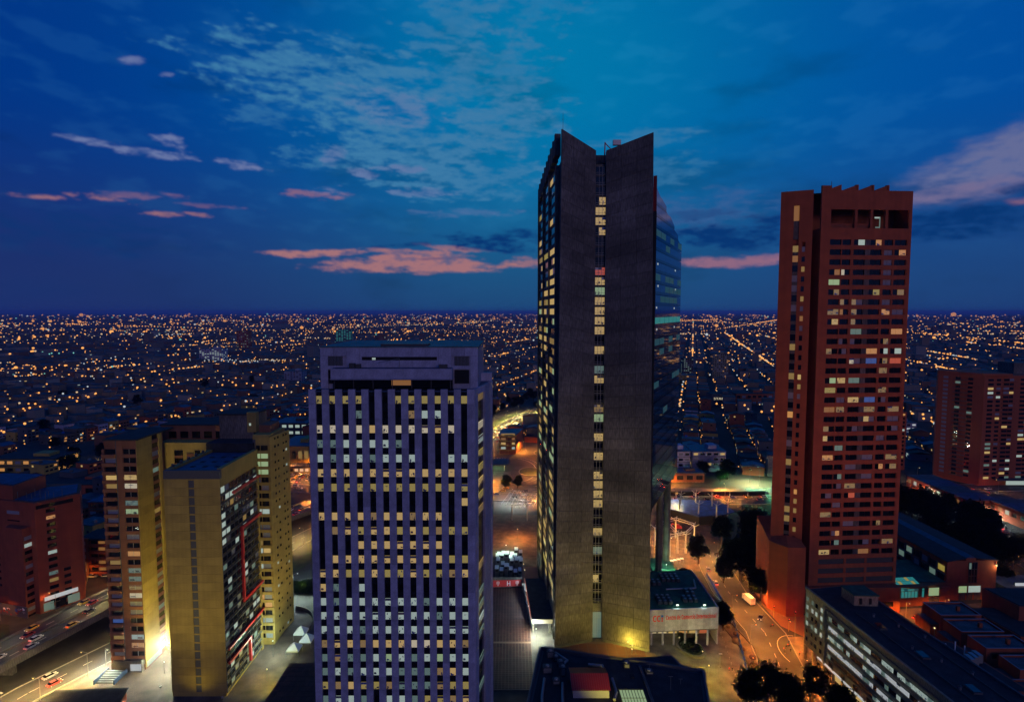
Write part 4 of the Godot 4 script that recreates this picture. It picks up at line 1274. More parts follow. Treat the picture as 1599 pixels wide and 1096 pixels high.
# ------------------------------------------------------------------ shopping podium and its plaza
func podium_and_plaza() -> void:
	var t := thing("shopping_podium", "low shopping podium with dark green roof and red lettering on its pale fascia", "shopping centre", Vector3(64, 0, -222))
	prism(t, "body", "concrete_plain", [[52, -214.5], [52.0, -237.4], [76.0, -238.8], [76.2, -214.8]], 0.0, 13.2)
	var f := face(Vector3(50.8, 0, -205.3), Vector3(76.9, 0, -207.5))
	for i in 9:
		fb(t, "fascia_panel", "white%d" % (i % 3), f, i * 2.91 + 0.02, i * 2.91 + 2.89, 6.2, 14.4, -0.5, 0.0)
	fb(t, "soffit", "concrete_plain", f, 0.0, 26.2, 5.9, 6.15, -9.0, 0.0)
	prism(t, "roof", "roof_green", [[50.9, -205.9], [58.3, -237.6], [76.7, -239.2], [76.8, -207.9]], 13.2, 14.0)
	var g := face(Vector3(76.95, 0, -207.5), Vector3(76.8, 0, -239.2))
	fb(t, "side_wall", "white1", g, 0.0, 31.7, 0.0, 14.4, -0.4, 0.05)
	var sf := face(Vector3(52, 0, -214.4), Vector3(76.2, 0, -214.7))
	for i in 6:
		fb(t, "shop_window", ["H", "H", "W", "O", "W", "E"][i], sf, i * 4.0 + 0.5, i * 4.0 + 3.6, 0.4, 4.6, 0.05, 0.12)
		tube(t, "column", "white0", Vector3(52 + i * 4.2, 0, -207.2), Vector3(52 + i * 4.2, 5.9, -207.2), 0.4)
	var sg := words(t, "sign_lettering", "letter_red", "CC", f, 1.2, 4.0, 9.9, 12.2, 0.0)
	sg.set_meta("label", "large red letters of the sign on the pale fascia")
	words(t, "sign_lettering", "letter_red", "I", f, 4.4, 5.1, 9.9, 11.4, 0.0)
	fb(t, "sign_dot", "letter_blue", f, 4.35, 5.15, 11.6, 12.3, 0.0, 0.2)
	words(t, "sign_lettering", "letter_red", "Centro de Comercio Internacional", f, 6.2, 25.4, 10.4, 12.2, 0.0)
	# plant on the green roof
	for a in [[62, -229, 4, 3], [56, -211, 3, 3], [66, -212.5, 3, 2], [68.5, -218, 2, 2], [57.5, -226, 2, 2]]:
		for i in a[2]:
			for j in a[3]:
				var u := thing("roof_unit", "boxy grey air-conditioning unit on the green podium roof", "air conditioner", Vector3(a[0] + i * 2.0, 14.0, a[1] - j * 2.2), "air-conditioning units on the green roof")
				bx(u, "casing", "metal_dark", a[0] + i * 2.0 - 0.7, a[0] + i * 2.0 + 0.7, 14.0, 15.2, a[1] - j * 2.2 - 0.8, a[1] - j * 2.2 + 0.8)
				tube(u, "fan", "metal", Vector3(a[0] + i * 2.0, 15.2, a[1] - j * 2.2), Vector3(a[0] + i * 2.0, 15.3, a[1] - j * 2.2), 0.5)
	var d := thing("roof_duct", "long grey duct running over the green podium roof", "duct", Vector3(66, 14.0, -221))
	tube(d, "pipe", "metal", Vector3(61, 14.6, -221), Vector3(73, 14.6, -222), 0.35)
	tube(d, "pipe", "metal", Vector3(73, 14.6, -222), Vector3(74.5, 14.6, -229), 0.35)
	for x in [62.0, 67.0, 72.0]:
		tube(d, "foot", "metal_dark", Vector3(x, 14.0, -221.2), Vector3(x, 14.5, -221.2), 0.2)
	for x in [61.5, 71.6]:
		var w := thing("facade_floodlight", "bright white floodlight at the fascia edge of the podium roof", "floodlight", Vector3(x, 14.0, -207.6), "floodlights on the podium roof edge")
		tube(w, "stand", "pole", Vector3(x, 14.0, -207.9), Vector3(x, 15.3, -207.4), 0.08)
		bx(w, "housing", "metal_dark", x - 0.5, x + 0.5, 15.2, 15.7, -207.6, -207.1)
		bx(w, "lamp", "lamp_white", x - 0.45, x + 0.45, 15.2, 15.65, -207.1, -207.02)
		omni(w, Vector3(x, 15.2, -206.5), Color(0.85, 1.0, 0.85), 7.0, 0.3)
	var g2 := thing("green_roof_kiosk", "small building with bright green roof behind the shopping podium", "kiosk", Vector3(67, 0, -254))
	prism(g2, "walls", "white0", [[62.3, -248], [72.2, -248], [72.2, -260], [62.3, -260]], 0.0, 9.6)
	var gm := prism(g2, "roof", "roof_green", [[61.9, -247.6], [72.6, -247.6], [72.6, -260.4], [61.9, -260.4]], 9.6, 10.0)
	gm.set_meta("label", "bright green flat roof")
	for i in 14:
		var b := thing("bollard", "short grey bollard along the plaza edge by the trench", "bollard", Vector3(80.5 - i * 0.55, 0.1, -214 + i * 3.2), "bollards along the plaza edge")
		tube(b, "shaft", "pole", b.position, b.position + Vector3(0, 0.8, 0), 0.14, 0.14, 8)
		ball(b, "cap", "metal", b.position + Vector3(0, 0.82, 0), 0.15)
	for i in 5:
		var b := thing("plaza_bench", "concrete slab bench on the plaza beside the oval planter", "bench", Vector3(58.5 + i * 3.4, 0.1, -193.5), "benches beside the planter")
		bx(b, "seat", "pave_grey", b.position.x - 1.1, b.position.x + 1.1, 0.5, 0.62, -193.8, -193.2)
		for x in [-0.8, 0.8]:
			bx(b, "leg", "concrete1", b.position.x + x - 0.15, b.position.x + x + 0.15, 0.1, 0.5, -193.75, -193.25)
	# oval planter with clipped round bushes
	var p := thing("oval_planter", "oval stone planter with grass on the plaza before the podium", "planter", Vector3(66, 0, -204.5))
	var st := begin()
	var ring := []
	for i in 28:
		var an := i * TAU / 28.0
		ring.append(Vector3(66 + cos(an) * 4.9 + sin(an) * 1.0, 0, -204.5 + sin(an) * 6.2))
	for i in 28:
		var a: Vector3 = ring[i]
		var b: Vector3 = ring[(i + 1) % 28]
		var c := Vector3(66, 0, -204.5)
		var ai := c + (a - c) * 0.84
		var bi := c + (b - c) * 0.84
		var u := Vector3(0, 0.95, 0)
		quad(st, a, a + u, b + u, b)
		quad(st, a + u, ai + u, bi + u, b + u)
		quad(st, ai + u, ai + u * 0.6, bi + u * 0.6, bi + u)
	piece(p, "stone_rim", done(st), M.pave_grey, Transform3D())
	var pts := []
	for i in 28:
		pts.append([66 + (ring[i].x - 66) * 0.85, -204.5 + (ring[i].z + 204.5) * 0.85])
	sheet(p, "turf", "grass", pts, 0.7)

# ------------------------------------------------------------------ dark roof in the foreground
func dark_roof_building() -> void:
	var t := thing("dark_roof_building", "foreground building with dark blue flat roof full of ducts and plant", "building", Vector3(30, 0, -150))
	var o := [[9.1, -172.4], [4.5, -147.4], [0.5, -118], [47, -118], [52.3, -147.4], [55.4, -160.9]]
	prism(t, "walls", "grey_panel", o, 0.0, 19.2)
	var i2 := [[9.9, -171.4], [5.4, -147.4], [1.4, -118.4], [46.2, -118.4], [51.4, -147.4], [54.5, -160.2]]
	prism(t, "roof", "roof_dark", i2, 19.2, 19.5)
	for i in 6:
		var a: Array = o[i]
		var b: Array = o[(i + 1) % 6]
		var f := face(Vector3(b[0], 0, b[1]), Vector3(a[0], 0, a[1]))
		fb(t, "parapet", "grey_panel", f, 0.0, Vector2(a[0] - b[0], a[1] - b[1]).length(), 19.2, 20.2, -0.6, 0.02)
	prism(t, "rear_step", "grey_panel", [[26, -169.4], [49.7, -171.6], [51.6, -163.2], [30, -167.6]], 0.0, 18.0)
	prism(t, "rear_roof", "roof_dark", [[27, -169.0], [49.2, -171.0], [50.9, -163.6], [30, -167.4]], 18.0, 18.2)
	bx(t, "roof_beam", "roof_grey", 37.4, 38.1, 19.5, 20.1, -163.5, -120)
	# red roofed shed
	var s := thing("red_roof_shed", "pale shed with red ribbed metal roof on the dark foreground roof", "shed", Vector3(21.5, 19.5, -153))
	bx(s, "walls", "curtain", 16.6, 26.4, 19.5, 22.0, -158.0, -149.6)
	for i in 17:
		var st := begin()
		var x0 := 16.2 + i * 0.62
		var x1 := x0 + 0.58
		for sl in [[-158.6, 22.3, -154.0, 23.6], [-154.0, 23.6, -149.0, 22.0]]:
			var a := Vector3(x0, sl[1], sl[0])
			var b := Vector3(x1, sl[1], sl[0])
			var c := Vector3(x1, sl[3], sl[2])
			var d := Vector3(x0, sl[3], sl[2])
			var u := Vector3(0, 0.09, 0)
			quad(st, a + u, b + u, c + u, d + u)
			quad(st, a, a + u, d + u, d)
			quad(st, b, c, c + u, b + u)
			quad(st, a, b, c, d)
		piece(s, "roof_sheet", done(st), M.red_metal, Transform3D())
	# lit skylight
	var k := thing("roof_skylight", "flat barred skylight lit from below on the dark foreground roof", "skylight", Vector3(32.8, 19.5, -148.5))
	bx(k, "window", "G", 29.6, 36.2, 19.55, 19.75, -152.6, -145.6)
	for i in 9:
		bx(k, "bar", "metal_dark", 29.55 + i * 0.83, 29.66 + i * 0.83, 19.75, 19.95, -152.7, -145.5)
	for z in [-152.7, -149.0, -145.6]:
		bx(k, "bar", "metal_dark", 29.5, 36.3, 19.95, 20.02, z, z + 0.12)
	# ducts, fans, tanks
	for a in [[10.6, -168.0, 2.2, 2.0], [13.4, -163.5, 2.0, 1.6], [9.0, -160.5, 2.6, 1.9], [14.0, -159.5, 1.5, 2.4], [11.5, -155.5, 2.0, 1.2], [12.6, -166.5, 1.4, 1.2], [33.0, -163.0, 1.6, 1.4], [38.8, -160.0, 2.0, 0.9]]:
		var u := thing("roof_plant", "dark boxy plant unit with round fan on the foreground roof", "roof plant", Vector3(a[0], 19.5, a[1]), "plant units on the foreground roof")
		bx(u, "casing", "metal_dark", a[0], a[0] + a[2], 19.5, 19.5 + a[3], a[1] - 1.5, a[1] + 0.5)
		tube(u, "fan", "metal", Vector3(a[0] + a[2] / 2, 19.5 + a[3], a[1] - 0.5), Vector3(a[0] + a[2] / 2, 19.75 + a[3], a[1] - 0.5), 0.6, 0.5, 12)
		bx(u, "panel", "metal", a[0] + 0.2, a[0] + a[2] - 0.2, 19.8, 19.3 + a[3], a[1] + 0.5, a[1] + 0.56)
	for a in [[[13.2, -169.5], [16.5, -165.5], [14.0, -162.0]], [[22.5, -163.6], [26.6, -163.0], [26.8, -159.6]], [[9.2, -157.0], [8.2, -150.0], [7.8, -144.0]], [[28.5, -157.0], [28.6, -151.0], [27.5, -148.0]], [[14.2, -155.0], [13.6, -148.0], [13.4, -142.0]]]:
		var u := thing("roof_pipe", "bent silver duct on dark foreground roof", "duct", Vector3(a[0][0], 19.5, a[0][1]), "silver ducts on the foreground roof")
		for i in 2:
			tube(u, "pipe", "metal", Vector3(a[i][0], 20.1, a[i][1]), Vector3(a[i + 1][0], 20.1, a[i + 1][1]), 0.42, 0.42, 10)
		ball(u, "elbow", "metal", Vector3(a[1][0], 20.1, a[1][1]), 0.45)
		for i in 3:
			tube(u, "foot", "metal_dark", Vector3(a[i][0], 19.5, a[i][1]), Vector3(a[i][0], 20.0, a[i][1]), 0.12)
	for a in [[44.0, -153.0, 4.0], [47.5, -155.5, 1.6], [40.5, -163.0, 1.2]]:
		var u := thing("roof_mast", "thin grey mast with crossbar on foreground roof", "mast", Vector3(a[0], 19.5, a[1]), "masts on the foreground roof")
		tube(u, "post", "pole", Vector3(a[0], 19.5, a[1]), Vector3(a[0], 19.5 + a[2], a[1]), 0.08)
		tube(u, "crossbar", "pole", Vector3(a[0] - 0.6, 19.4 + a[2], a[1]), Vector3(a[0] + 0.6, 19.4 + a[2], a[1]), 0.06)
	bx(t, "roof_hatch", "void", 34.0, 35.2, 19.5, 19.8, -159.5, -158.0)

# ------------------------------------------------------------------ beige office bottom right
func beige_office() -> void:
	var t := thing("beige_office", "long beige office building with dark roof and lit ribbon windows", "office building", Vector3(116, 0, -160))
	prism(t, "body", "beige", [[104.9, -199.2], [113.0, -118], [134, -118], [124.5, -191.4], [121.8, -202]], 5.5, 25.4)
	prism(t, "ground_floor", "concrete_plain", [[108.0, -196], [115.6, -118.2], [133, -118.2], [124.0, -191]], 0.0, 5.5)
	prism(t, "roof", "roof_dark", [[105.4, -198.6], [113.8, -118.5], [133.4, -118.5], [123.9, -191.4], [121.5, -201.3]], 25.4, 25.7)
	var f := face(Vector3(104.6, 0, -199.2), Vector3(112.6, 0, -118))
	var long := 81.6
	fb(t, "parapet", "beige", f, 0.0, long, 25.4, 26.4, -0.6, 0.05)
	fb(t, "cornice", "grey_panel", f, 12.2, long, 24.2, 24.5, 0.0, 0.5)
	fb(t, "parapet", "roof_grey", face(Vector3(134, 0, -118), Vector3(124.4, 0, -191.4)), 0.0, 74.0, 25.4, 26.3, -0.6, 0.02)
	fb(t, "pilaster", "beige", f, 11.6, 12.2, 5.5, 25.4, 0.0, 0.55)
	# punched windows at the far end
	var code := ["cc.C", "CCCC", "c..c", "CcCC", "....", ".-.-"]
	for i in 6:
		for j in 4:
			var x0: float = [1.2, 4.0, 6.2, 9.0][j]
			var y0: float = 22.0 - i * 2.9
			window(t, f, code[i][j], x0, x0 + 1.1, y0, y0 + 1.4, 0.05, false)
			fb(t, "window_frame", "beige", f, x0 - 0.12, x0 + 1.22, y0 - 0.16, y0 - 0.02, 0.0, 0.16)
	# ribbon windows
	var bands := [[21.3, "C", 0.75], [18.1, "P", 0.8], [14.9, "C", 0.45], [11.7, "P", 0.85], [8.5, "C", 0.15]]
	for b in bands:
		var y0: float = b[0]
		var x := 13.4
		while x < long - 2.0:
			var p := R.randf()
			var m := "-"
			if p < b[2]:
				m = b[1]
			elif p < b[2] + 0.12:
				m = "c"
			if b[0] > 20.0 and x < 24.0:
				m = "c" if int(x) % 2 else "-"
			window(t, f, m, x, x + 1.42, y0, y0 + 1.55, -0.1 + 0.15, m != "-" and x < 60.0)
			x += 1.5
		fb(t, "sill_band", "beige", f, 12.6, long, y0 - 0.3, y0 - 0.05, 0.0, 0.35)
		fb(t, "head_band", "beige", f, 12.6, long, y0 + 1.6, y0 + 1.75, 0.0, 0.3)
	for j in 4:
		window(t, f, ".", 14.0 + j * 6.0, 16.0 + j * 6.0, 5.9, 7.6, 0.05, false)
	# arcade at street level
	for i in 9:
		fb(t, "arcade_column", "beige", f, 0.3 + i * 5.0, 1.2 + i * 5.0, 0.0, 5.5, -0.9, 0.0)
	fb(t, "arcade_sign", "P", f, 8.0, 46.0, 5.0, 5.4, -0.4, 0.12)
	fb(t, "shop_window", "W", f, 12.0, 44.0, 0.8, 3.6, -3.2, -2.4)
	for i in 9:
		var v := thing("roof_vent", "small grey roof vent on the beige office roof", "roof vent", Vector3(117 + (i % 3) * 4.0, 25.7, -180 + i * 6.0), "vents on the beige office roof")
		tube(v, "stack", "metal", v.position, v.position + Vector3(0, 0.9, 0), 0.3, 0.3, 8)
		tube(v, "cowl", "metal_dark", v.position + Vector3(0, 0.9, 0), v.position + Vector3(0, 1.25, 0), 0.5, 0.1, 8)
	for i in 3:
		var v := thing("roof_skylight_box", "low grey skylight box on the beige office roof", "skylight", Vector3(114 + i * 2.5, 25.7, -172 + i * 15.0), "skylight boxes on the beige office roof")
		bx(v, "curb", "roof_grey", v.position.x, v.position.x + 2.4, 25.7, 26.2, v.position.z - 3.6, v.position.z)
		bx(v, "glazing", "glass_dark", v.position.x + 0.2, v.position.x + 2.2, 26.2, 26.3, v.position.z - 3.4, v.position.z - 0.2)
	for i in 2:
		var v := thing("roof_conduit", "thin pipe run along the beige office roof", "pipe", Vector3(112.5 + i * 9.0, 25.7, -180), "pipe runs on the beige office roof")
		tube(v, "pipe", "metal_dark", Vector3(112.5 + i * 9.0, 26.0, -182), Vector3(118.0 + i * 9.0, 26.0, -124), 0.16, 0.16, 6)
		for k in 6:
			var q := Vector3(112.5 + i * 9.0, 25.7, -182).lerp(Vector3(118.0 + i * 9.0, 25.7, -124), (k + 0.5) / 6.0)
			bx(v, "saddle", "roof_grey", q.x - 0.3, q.x + 0.3, 25.7, 25.9, q.z - 0.2, q.z + 0.2)
	# roof cabin
	var c := thing("roof_cabin", "beige plant cabin with two dark slots on the beige office roof", "roof cabin", Vector3(119, 25.7, -190))
	prism(c, "walls", "beige", [[114.2, -193.5], [114.8, -187], [122.6, -186.6], [121.8, -193.6]], 25.7, 29.2)
	prism(c, "roof", "roof_green", [[114.0, -193.8], [114.6, -186.7], [122.9, -186.3], [122.1, -193.9]], 29.2, 29.5)
	for x in [116.4, 119.6]:
		bx(c, "shade_slot", "void", x, x + 0.8, 26.4, 28.4, -186.75, -186.5)  # slots painted as shade, not cut into the wall

# ------------------------------------------------------------------ right side
func stepped_house(x: float, z: float, w: float, d: float, h: float, lab: String) -> void:
	var t := thing("terrace_house", lab, "house", Vector3(x, 0, z), "stepped brick terrace houses")
	bx(t, "walls", "brick_dark", x, x + w, 0.0, h, z - d, z)
	bx(t, "roof", "roof_grey", x + 0.4, x + w - 0.4, h, h + 0.12, z - d + 0.4, z - 0.4)
	for a in [[x, x + w, z - 0.35, z], [x, x + w, z - d, z - d + 0.35], [x, x + 0.35, z - d + 0.36, z - 0.36], [x + w - 0.35, x + w, z - d + 0.36, z - 0.36]]:
		bx(t, "parapet", "brick_dark", a[0], a[1], h, h + 0.7, a[2], a[3])
		bx(t, "coping", "curtain", a[0] - 0.03, a[1] + 0.03, h + 0.7, h + 0.78, a[2] - 0.03, a[3] + 0.03)
	bx(t, "front_step", "brick_dark", x - 3.2, x - 0.02, 0.0, h - 3.2, z - d + 1.0, z - 0.6)
	bx(t, "step_roof", "roof_grey", x - 3.0, x - 0.1, h - 3.2, h - 3.05, z - d + 1.2, z - 0.8)
	bx(t, "chimney", "brick_red", x + w * 0.6, x + w * 0.6 + 1.1, h + 0.1, h + 1.8, z - d * 0.5, z - d * 0.5 + 0.9)
	bx(t, "window", "glass_black", x + 2.0, x + 3.6, h - 2.8, h - 1.2, z, z + 0.05)
	bx(t, "window", "glass_black", x + w - 3.4, x + w - 1.8, h - 2.8, h - 1.2, z, z + 0.05)

func right_side() -> void:
	# long brick hall with glazed ridge
	var t := thing("brick_hall", "long brick building with dark roof, blue glazed ridge and tall end window", "building", Vector3(198, 0, -268))
	prism(t, "walls", "brick_red", [[186.9, -240.4], [184.6, -300], [207, -300], [209.2, -241.6]], 0.0, 17.4)
	var st := begin()
	for a in [[[186.5, 17.4, -239.8], [195.0, 18.8, -240.2], [193.0, 18.8, -300.4], [184.2, 17.4, -300.4]], [[199.4, 18.8, -240.5], [209.8, 17.4, -241.2], [207.4, 17.4, -300.4], [197.4, 18.8, -300.4]]]:
		var v := []
		for p in a:
			v.append(Vector3(p[0], p[1], p[2]))
		quad(st, v[0], v[1], v[2], v[3])
		var k := Vector3(0, -0.3, 0)
		quad(st, v[0] + k, v[3] + k, v[2] + k, v[1] + k)
		quad(st, v[0], v[0] + k, v[1] + k, v[1])
	piece(t, "roof", done(st), M.roof_dark, Transform3D())
	for i in 10:
		var z0 := -240.6 - i * 6.0
		var x0 := 195.05 - i * 0.2
		var st2 := begin()
		quad(st2, Vector3(x0, 18.7, z0), Vector3(x0 + 2.1, 19.7, z0), Vector3(x0 + 1.9, 19.7, z0 - 5.8), Vector3(x0 - 0.2, 18.7, z0 - 5.8))
		quad(st2, Vector3(x0 + 2.1, 19.7, z0), Vector3(x0 + 4.3, 18.7, z0), Vector3(x0 + 4.1, 18.7, z0 - 5.8), Vector3(x0 + 1.9, 19.7, z0 - 5.8))
		tri(st2, Vector3(x0, 18.7, z0), Vector3(x0 + 2.1, 19.7, z0), Vector3(x0 + 4.3, 18.7, z0))
		piece(t, "ridge_glass", done(st2), M.roof_blue, Transform3D())
	bx(t, "gable", "brick_red2", 195.0, 199.3, 17.3, 18.7, -241.6, -240.6)
	var f := face(Vector3(184.6, 0, -300), Vector3(186.9, 0, -240.4))
	for i in 3:
		for j in 12:
			var x0 := 2.0 + j * 4.8
			window(t, f, "Y" if i == 2 and j > 10 else ["-", "k", ".", "c"][(i * 5 + j * 3) % 4] , x0, x0 + 3.6, 4.6 + i * 3.7, 7.2 + i * 3.7, 0.05, false)
			fb(t, "window_pier", "concrete_plain", f, x0 - 0.9, x0 - 0.1, 4.2, 15.4, 0.0, 0.45)
		fb(t, "ledge", "concrete_plain", f, 1.0, 59.0, 3.6 + i * 3.7, 4.2 + i * 3.7, 0.0, 0.4)
	var e := face(Vector3(186.9, 0, -240.3), Vector3(209.2, 0, -241.5))
	fb(t, "tall_window", "glass_dark", e, 9.6, 13.4, 7.6, 16.6, 0.02, 0.1)
	for i in 4:
		fb(t, "mullion", "metal_dark", e, 9.5 + i * 1.27, 9.65 + i * 1.27, 7.6, 16.6, 0.1, 0.2)
		fb(t, "transom", "metal_dark", e, 9.5, 13.5, 7.6 + i * 3.0, 7.75 + i * 3.0, 0.1, 0.18)
	window(t, e, "c", 9.8, 11.0, 13.6, 16.4, 0.12, false)
	var po := fb(t, "shop_window", "G", e, 5.6, 9.2, 3.4, 6.2, 0.02, 0.1)
	po.set_meta("label", "lit green and white shop window")
	fb(t, "shop_window", "C", e, 10.0, 15.4, 3.4, 6.2, 0.02, 0.1)
	for i in 3:
		fb(t, "shop_door", "concrete1", e, 5.8 + i * 3.4, 8.6 + i * 3.4, 0.0, 3.0, 0.02, 0.1)
	fb(t, "lamp_bracket", "metal_dark", e, 21.6, 22.0, 15.4, 15.9, 0.0, 0.5)
	fb(t, "wall_lamp", "lamp_yellow", e, 21.6, 22.0, 15.0, 15.35, 0.1, 0.5)
	omni(t, Vector3(209.2, 14.8, -240.4), Color(1.0, 0.85, 0.6), 14.0)
	# low hall with teal skylight
	var h := thing("garden_hall", "low brick hall with dark green roof and glowing teal glass corner", "building", Vector3(174, 0, -246))
	prism(h, "walls", "brick_red", [[160.5, -236], [160.5, -262], [186.2, -262], [186.6, -240], [173, -236]], 0.0, 8.2)
	prism(h, "roof", "roof_green", [[160.8, -240], [160.8, -262], [186.0, -262], [186.4, -240.2]], 8.2, 8.5)
	var fh := face(Vector3(158.5, 0, -234.6), Vector3(174.0, 0, -236.0))
	fb(h, "brick_wall", "brick_red", fh, 0.0, 28.0, 0.0, 3.6, -0.6, 0.0)
	fb(h, "brick_wall", "brick_red", fh, 16.2, 18.0, 3.6, 7.6, -0.6, 0.0)
	fb(h, "brick_wall", "brick_red", fh, 23.0, 28.0, 3.6, 7.6, -0.6, 0.0)
	fb(h, "brick_wall", "brick_red", fh, -0.4, 2.6, 3.6, 7.6, -0.6, 0.0)
	for i in 9:
		fb(h, "window", "T", fh, 2.7 + i * 1.5, 4.05 + i * 1.5, 3.7, 6.3, -0.3, -0.2)
		fb(h, "mullion", "metal_dark", fh, 4.05 + i * 1.5, 4.2 + i * 1.5, 3.6, 6.4, -0.35, -0.1)
		fb(h, "window", "T" if i % 3 else "t", fh, 2.7 + i * 1.5, 4.05 + i * 1.5, 6.6, 7.4, -0.3, -0.2)
		for j in 3:
			var sk := fb(h, "window", "T" if (i + j) % 4 else "Y", fh, 2.75 + i * 1.5, 4.1 + i * 1.5, -0.05, 0.05, -0.85, 0.85)
			sk.transform = world_of(h).affine_inverse() * fh * Transform3D(Basis(Vector3.RIGHT, 0.28) * Basis.from_scale(Vector3(1.35, 0.1, 2.0)), Vector3(3.4 + i * 1.5, 7.8 + j * 0.6, -1.5 - j * 2.15))
	fb(h, "window", "G", fh, 18.1, 22.9, 4.0, 7.4, -0.4, -0.3)
	fb(h, "garage_door", "concrete1", fh, 18.1, 22.9, 0.2, 3.4, 0.0, 0.08)
	# low flat roofs to the right of the hall
	var k := thing("flat_roof_annexe", "low pale annexe with wide flat roof beside the brick hall", "building", Vector3(222, 0, -240))
	bx(k, "walls", "concrete_plain", 212, 246, 0.0, 6.0, -250, -232)
	bx(k, "roof", "pave_grey", 211.4, 246.6, 6.0, 6.5, -250.6, -231.4)
	bx(k, "shop_window", "W", 214, 220, 1.0, 3.6, -232, -231.9)
	bx(k, "roof_sign", "P", 216.5, 221.0, 6.6, 7.8, -240.4, -240.1)
	bx(k, "sign_frame", "metal_dark", 216.3, 221.2, 6.5, 8.0, -240.8, -240.41)
	# stepped brick houses bottom right
	var spots := [[158, -205, 15, 9.5, 12], [157, -194, 15, 8.5, 12], [157.5, -184, 16, 8, 12], [160, -174, 16, 8, 11], [150, -166, 14, 8, 8], [178, -180, 14, 9, 10], [176, -166, 16, 9, 9]]
	var labs := ["stepped brick terrace house nearest the brick hall yard", "stepped brick terrace house second from the brick hall yard", "stepped brick terrace house third from the brick hall yard", "stepped brick terrace house fourth from the brick hall yard", "lowest stepped brick house beside the beige office", "stepped brick house behind the third terrace house", "low stepped brick house behind the fourth terrace house"]
	for i in spots.size():
		var s: Array = spots[i]
		stepped_house(s[0], s[1], s[2], s[3], s[4], labs[i])
	var b := thing("brick_complex", "large dark brick building with flat roofs and one lit window", "building", Vector3(186, 0, -204))
	prism(b, "walls", "brick_dark", [[173, -212], [176, -192], [212, -184], [216, -210]], 0.0, 12.0)
	prism(b, "upper_storey", "brick_dark", [[182, -216], [184, -202], [212, -200], [214, -216]], 0.0, 17.5)
	prism(b, "roof", "roof_dark", [[182.4, -215.6], [184.4, -202.4], [211.6, -200.4], [213.6, -215.6]], 17.5, 17.8)
	prism(b, "roof", "roof_dark", [[173.6, -211.4], [176.4, -192.5], [211.8, -184.6], [215.4, -209.4]], 12.0, 12.2)
	var fbk := face(Vector3(173, 0, -212), Vector3(176, 0, -192))
	for i in 3:
		window(b, fbk, "O" if i == 1 else ".", 3.0 + i * 6.0, 4.6 + i * 6.0, 8.4, 10.2, 0.04, false)
	var fbl := face(Vector3(176, 0, -192), Vector3(212, 0, -184))
	for i in 5:
		window(b, fbl, ".", 4.0 + i * 6.4, 5.6 + i * 6.4, 7.8, 9.8, 0.04, false)
	var ac := thing("roof_unit_block", "brick plant enclosure with grey units and white pipes beside the beige office roof", "roof plant", Vector3(140, 0, -176))
	prism(ac, "walls", "brick_dark", [[133.5, -186], [133.5, -160], [150, -158], [146, -184]], 0.0, 15.0)
	prism(ac, "floor", "roof_dark", [[134.2, -185.2], [134.2, -160.6], [149.2, -158.7], [145.2, -183.4]], 15.0, 15.1)
	for i in 4:
		bx(ac, "unit", "metal", 139 + i * 2.0, 140.4 + i * 2.0, 15.1, 17.6, -172 - i, -169 - i)
		tube(ac, "pipe", "tarp_white", Vector3(136.5 + i * 2.6, 15.1, -178.5 + i * 0.6), Vector3(136.5 + i * 2.6, 19.0 - (i % 2), -178.5 + i * 0.6), 0.18)
	var gdn := thing("courtyard_lamp", "orange wall lamp in the courtyard of the stepped houses", "lamp", Vector3(154.6, 0, -203.8))
	tube(gdn, "post", "pole", Vector3(154.4, 0, -203.0), Vector3(154.4, 8.6, -203.0), 0.08)
	ball(gdn, "lamp", "lamp_yellow", Vector3(154.4, 8.9, -203.0), 0.3)
	omni(gdn, Vector3(154.4, 8.9, -203.0), Color(1.0, 0.62, 0.25), 24.0)
	# far brick tower pair
	var v := thing("twin_brick_tower", "broad dark brick apartment tower beyond the dark trees", "tower", Vector3(355, 0, -418))
	var hh := 79.0
	var L := Vector3(318.5, 0, -428)
	var C := Vector3(333.5, 0, -404)
	var E := Vector3(402, 0, -410)
	prism(v, "body", "brick_far", [[L.x, L.z], [C.x, C.z], [E.x, E.z], [400, -445], [330, -445]], 0.0, hh)
	var g := face(L, C)
	var m := face(C, E)
	for i in 24:
		var y0 := 5.0 + i * 3.05
		for j in 3:
			window(v, g, "c" if R.randf() < 0.08 else ["k", "-", "."][j % 3], 3.5 + j * 7.6, 6.6 + j * 7.6, y0, y0 + 1.7, 0.05, false)
		fb(v, "balcony_slab", "concrete1", g, 10.0, 19.0, y0 - 0.4, y0 - 0.1, 0.0, 1.2)
		for j in 9:
			var p := R.randf()
			var code := "-"
			if p < 0.07:
				code = "W"
			elif p < 0.14:
				code = "C"
			elif p < 0.18:
				code = "c"
			elif p < 0.3:
				code = "k"
			var x0: float = [3.0, 9.5, 15.0, 19.5, 28.0, 32.5, 43.0, 47.5, 58.0][j]
			window(v, m, code, x0, x0 + (3.2 if j % 2 else 4.2), y0, y0 + 1.6, 0.05, false)
		fb(v, "floor_band", "brick_dark", m, 14.0, 24.0, y0 - 1.1, y0 - 0.2, 0.0, 0.5)
		fb(v, "floor_band", "concrete1", m, 42.0, 54.0, y0 - 1.1, y0 - 0.2, 0.0, 0.4)
	prism(v, "parapet", "brick_far", [[L.x - 0.3, L.z], [C.x, C.z + 0.3], [352, -402.4], [352, -420], [330, -440]], hh, hh + 1.6)
	bx(v, "roof_house", "concrete1", 366, 386, hh, hh + 8.0, -432, -418)
	bx(v, "roof_house", "brick_far", 384, 402, hh, hh + 4.5, -430, -412)
	bx(v, "lobby_window", "C", 352, 396, 1.2, 4.0, -403.0, -402.6)
	bx(v, "lobby_roof", "roof_grey", 345, 402, 4.4, 5.2, -410, -401.5)
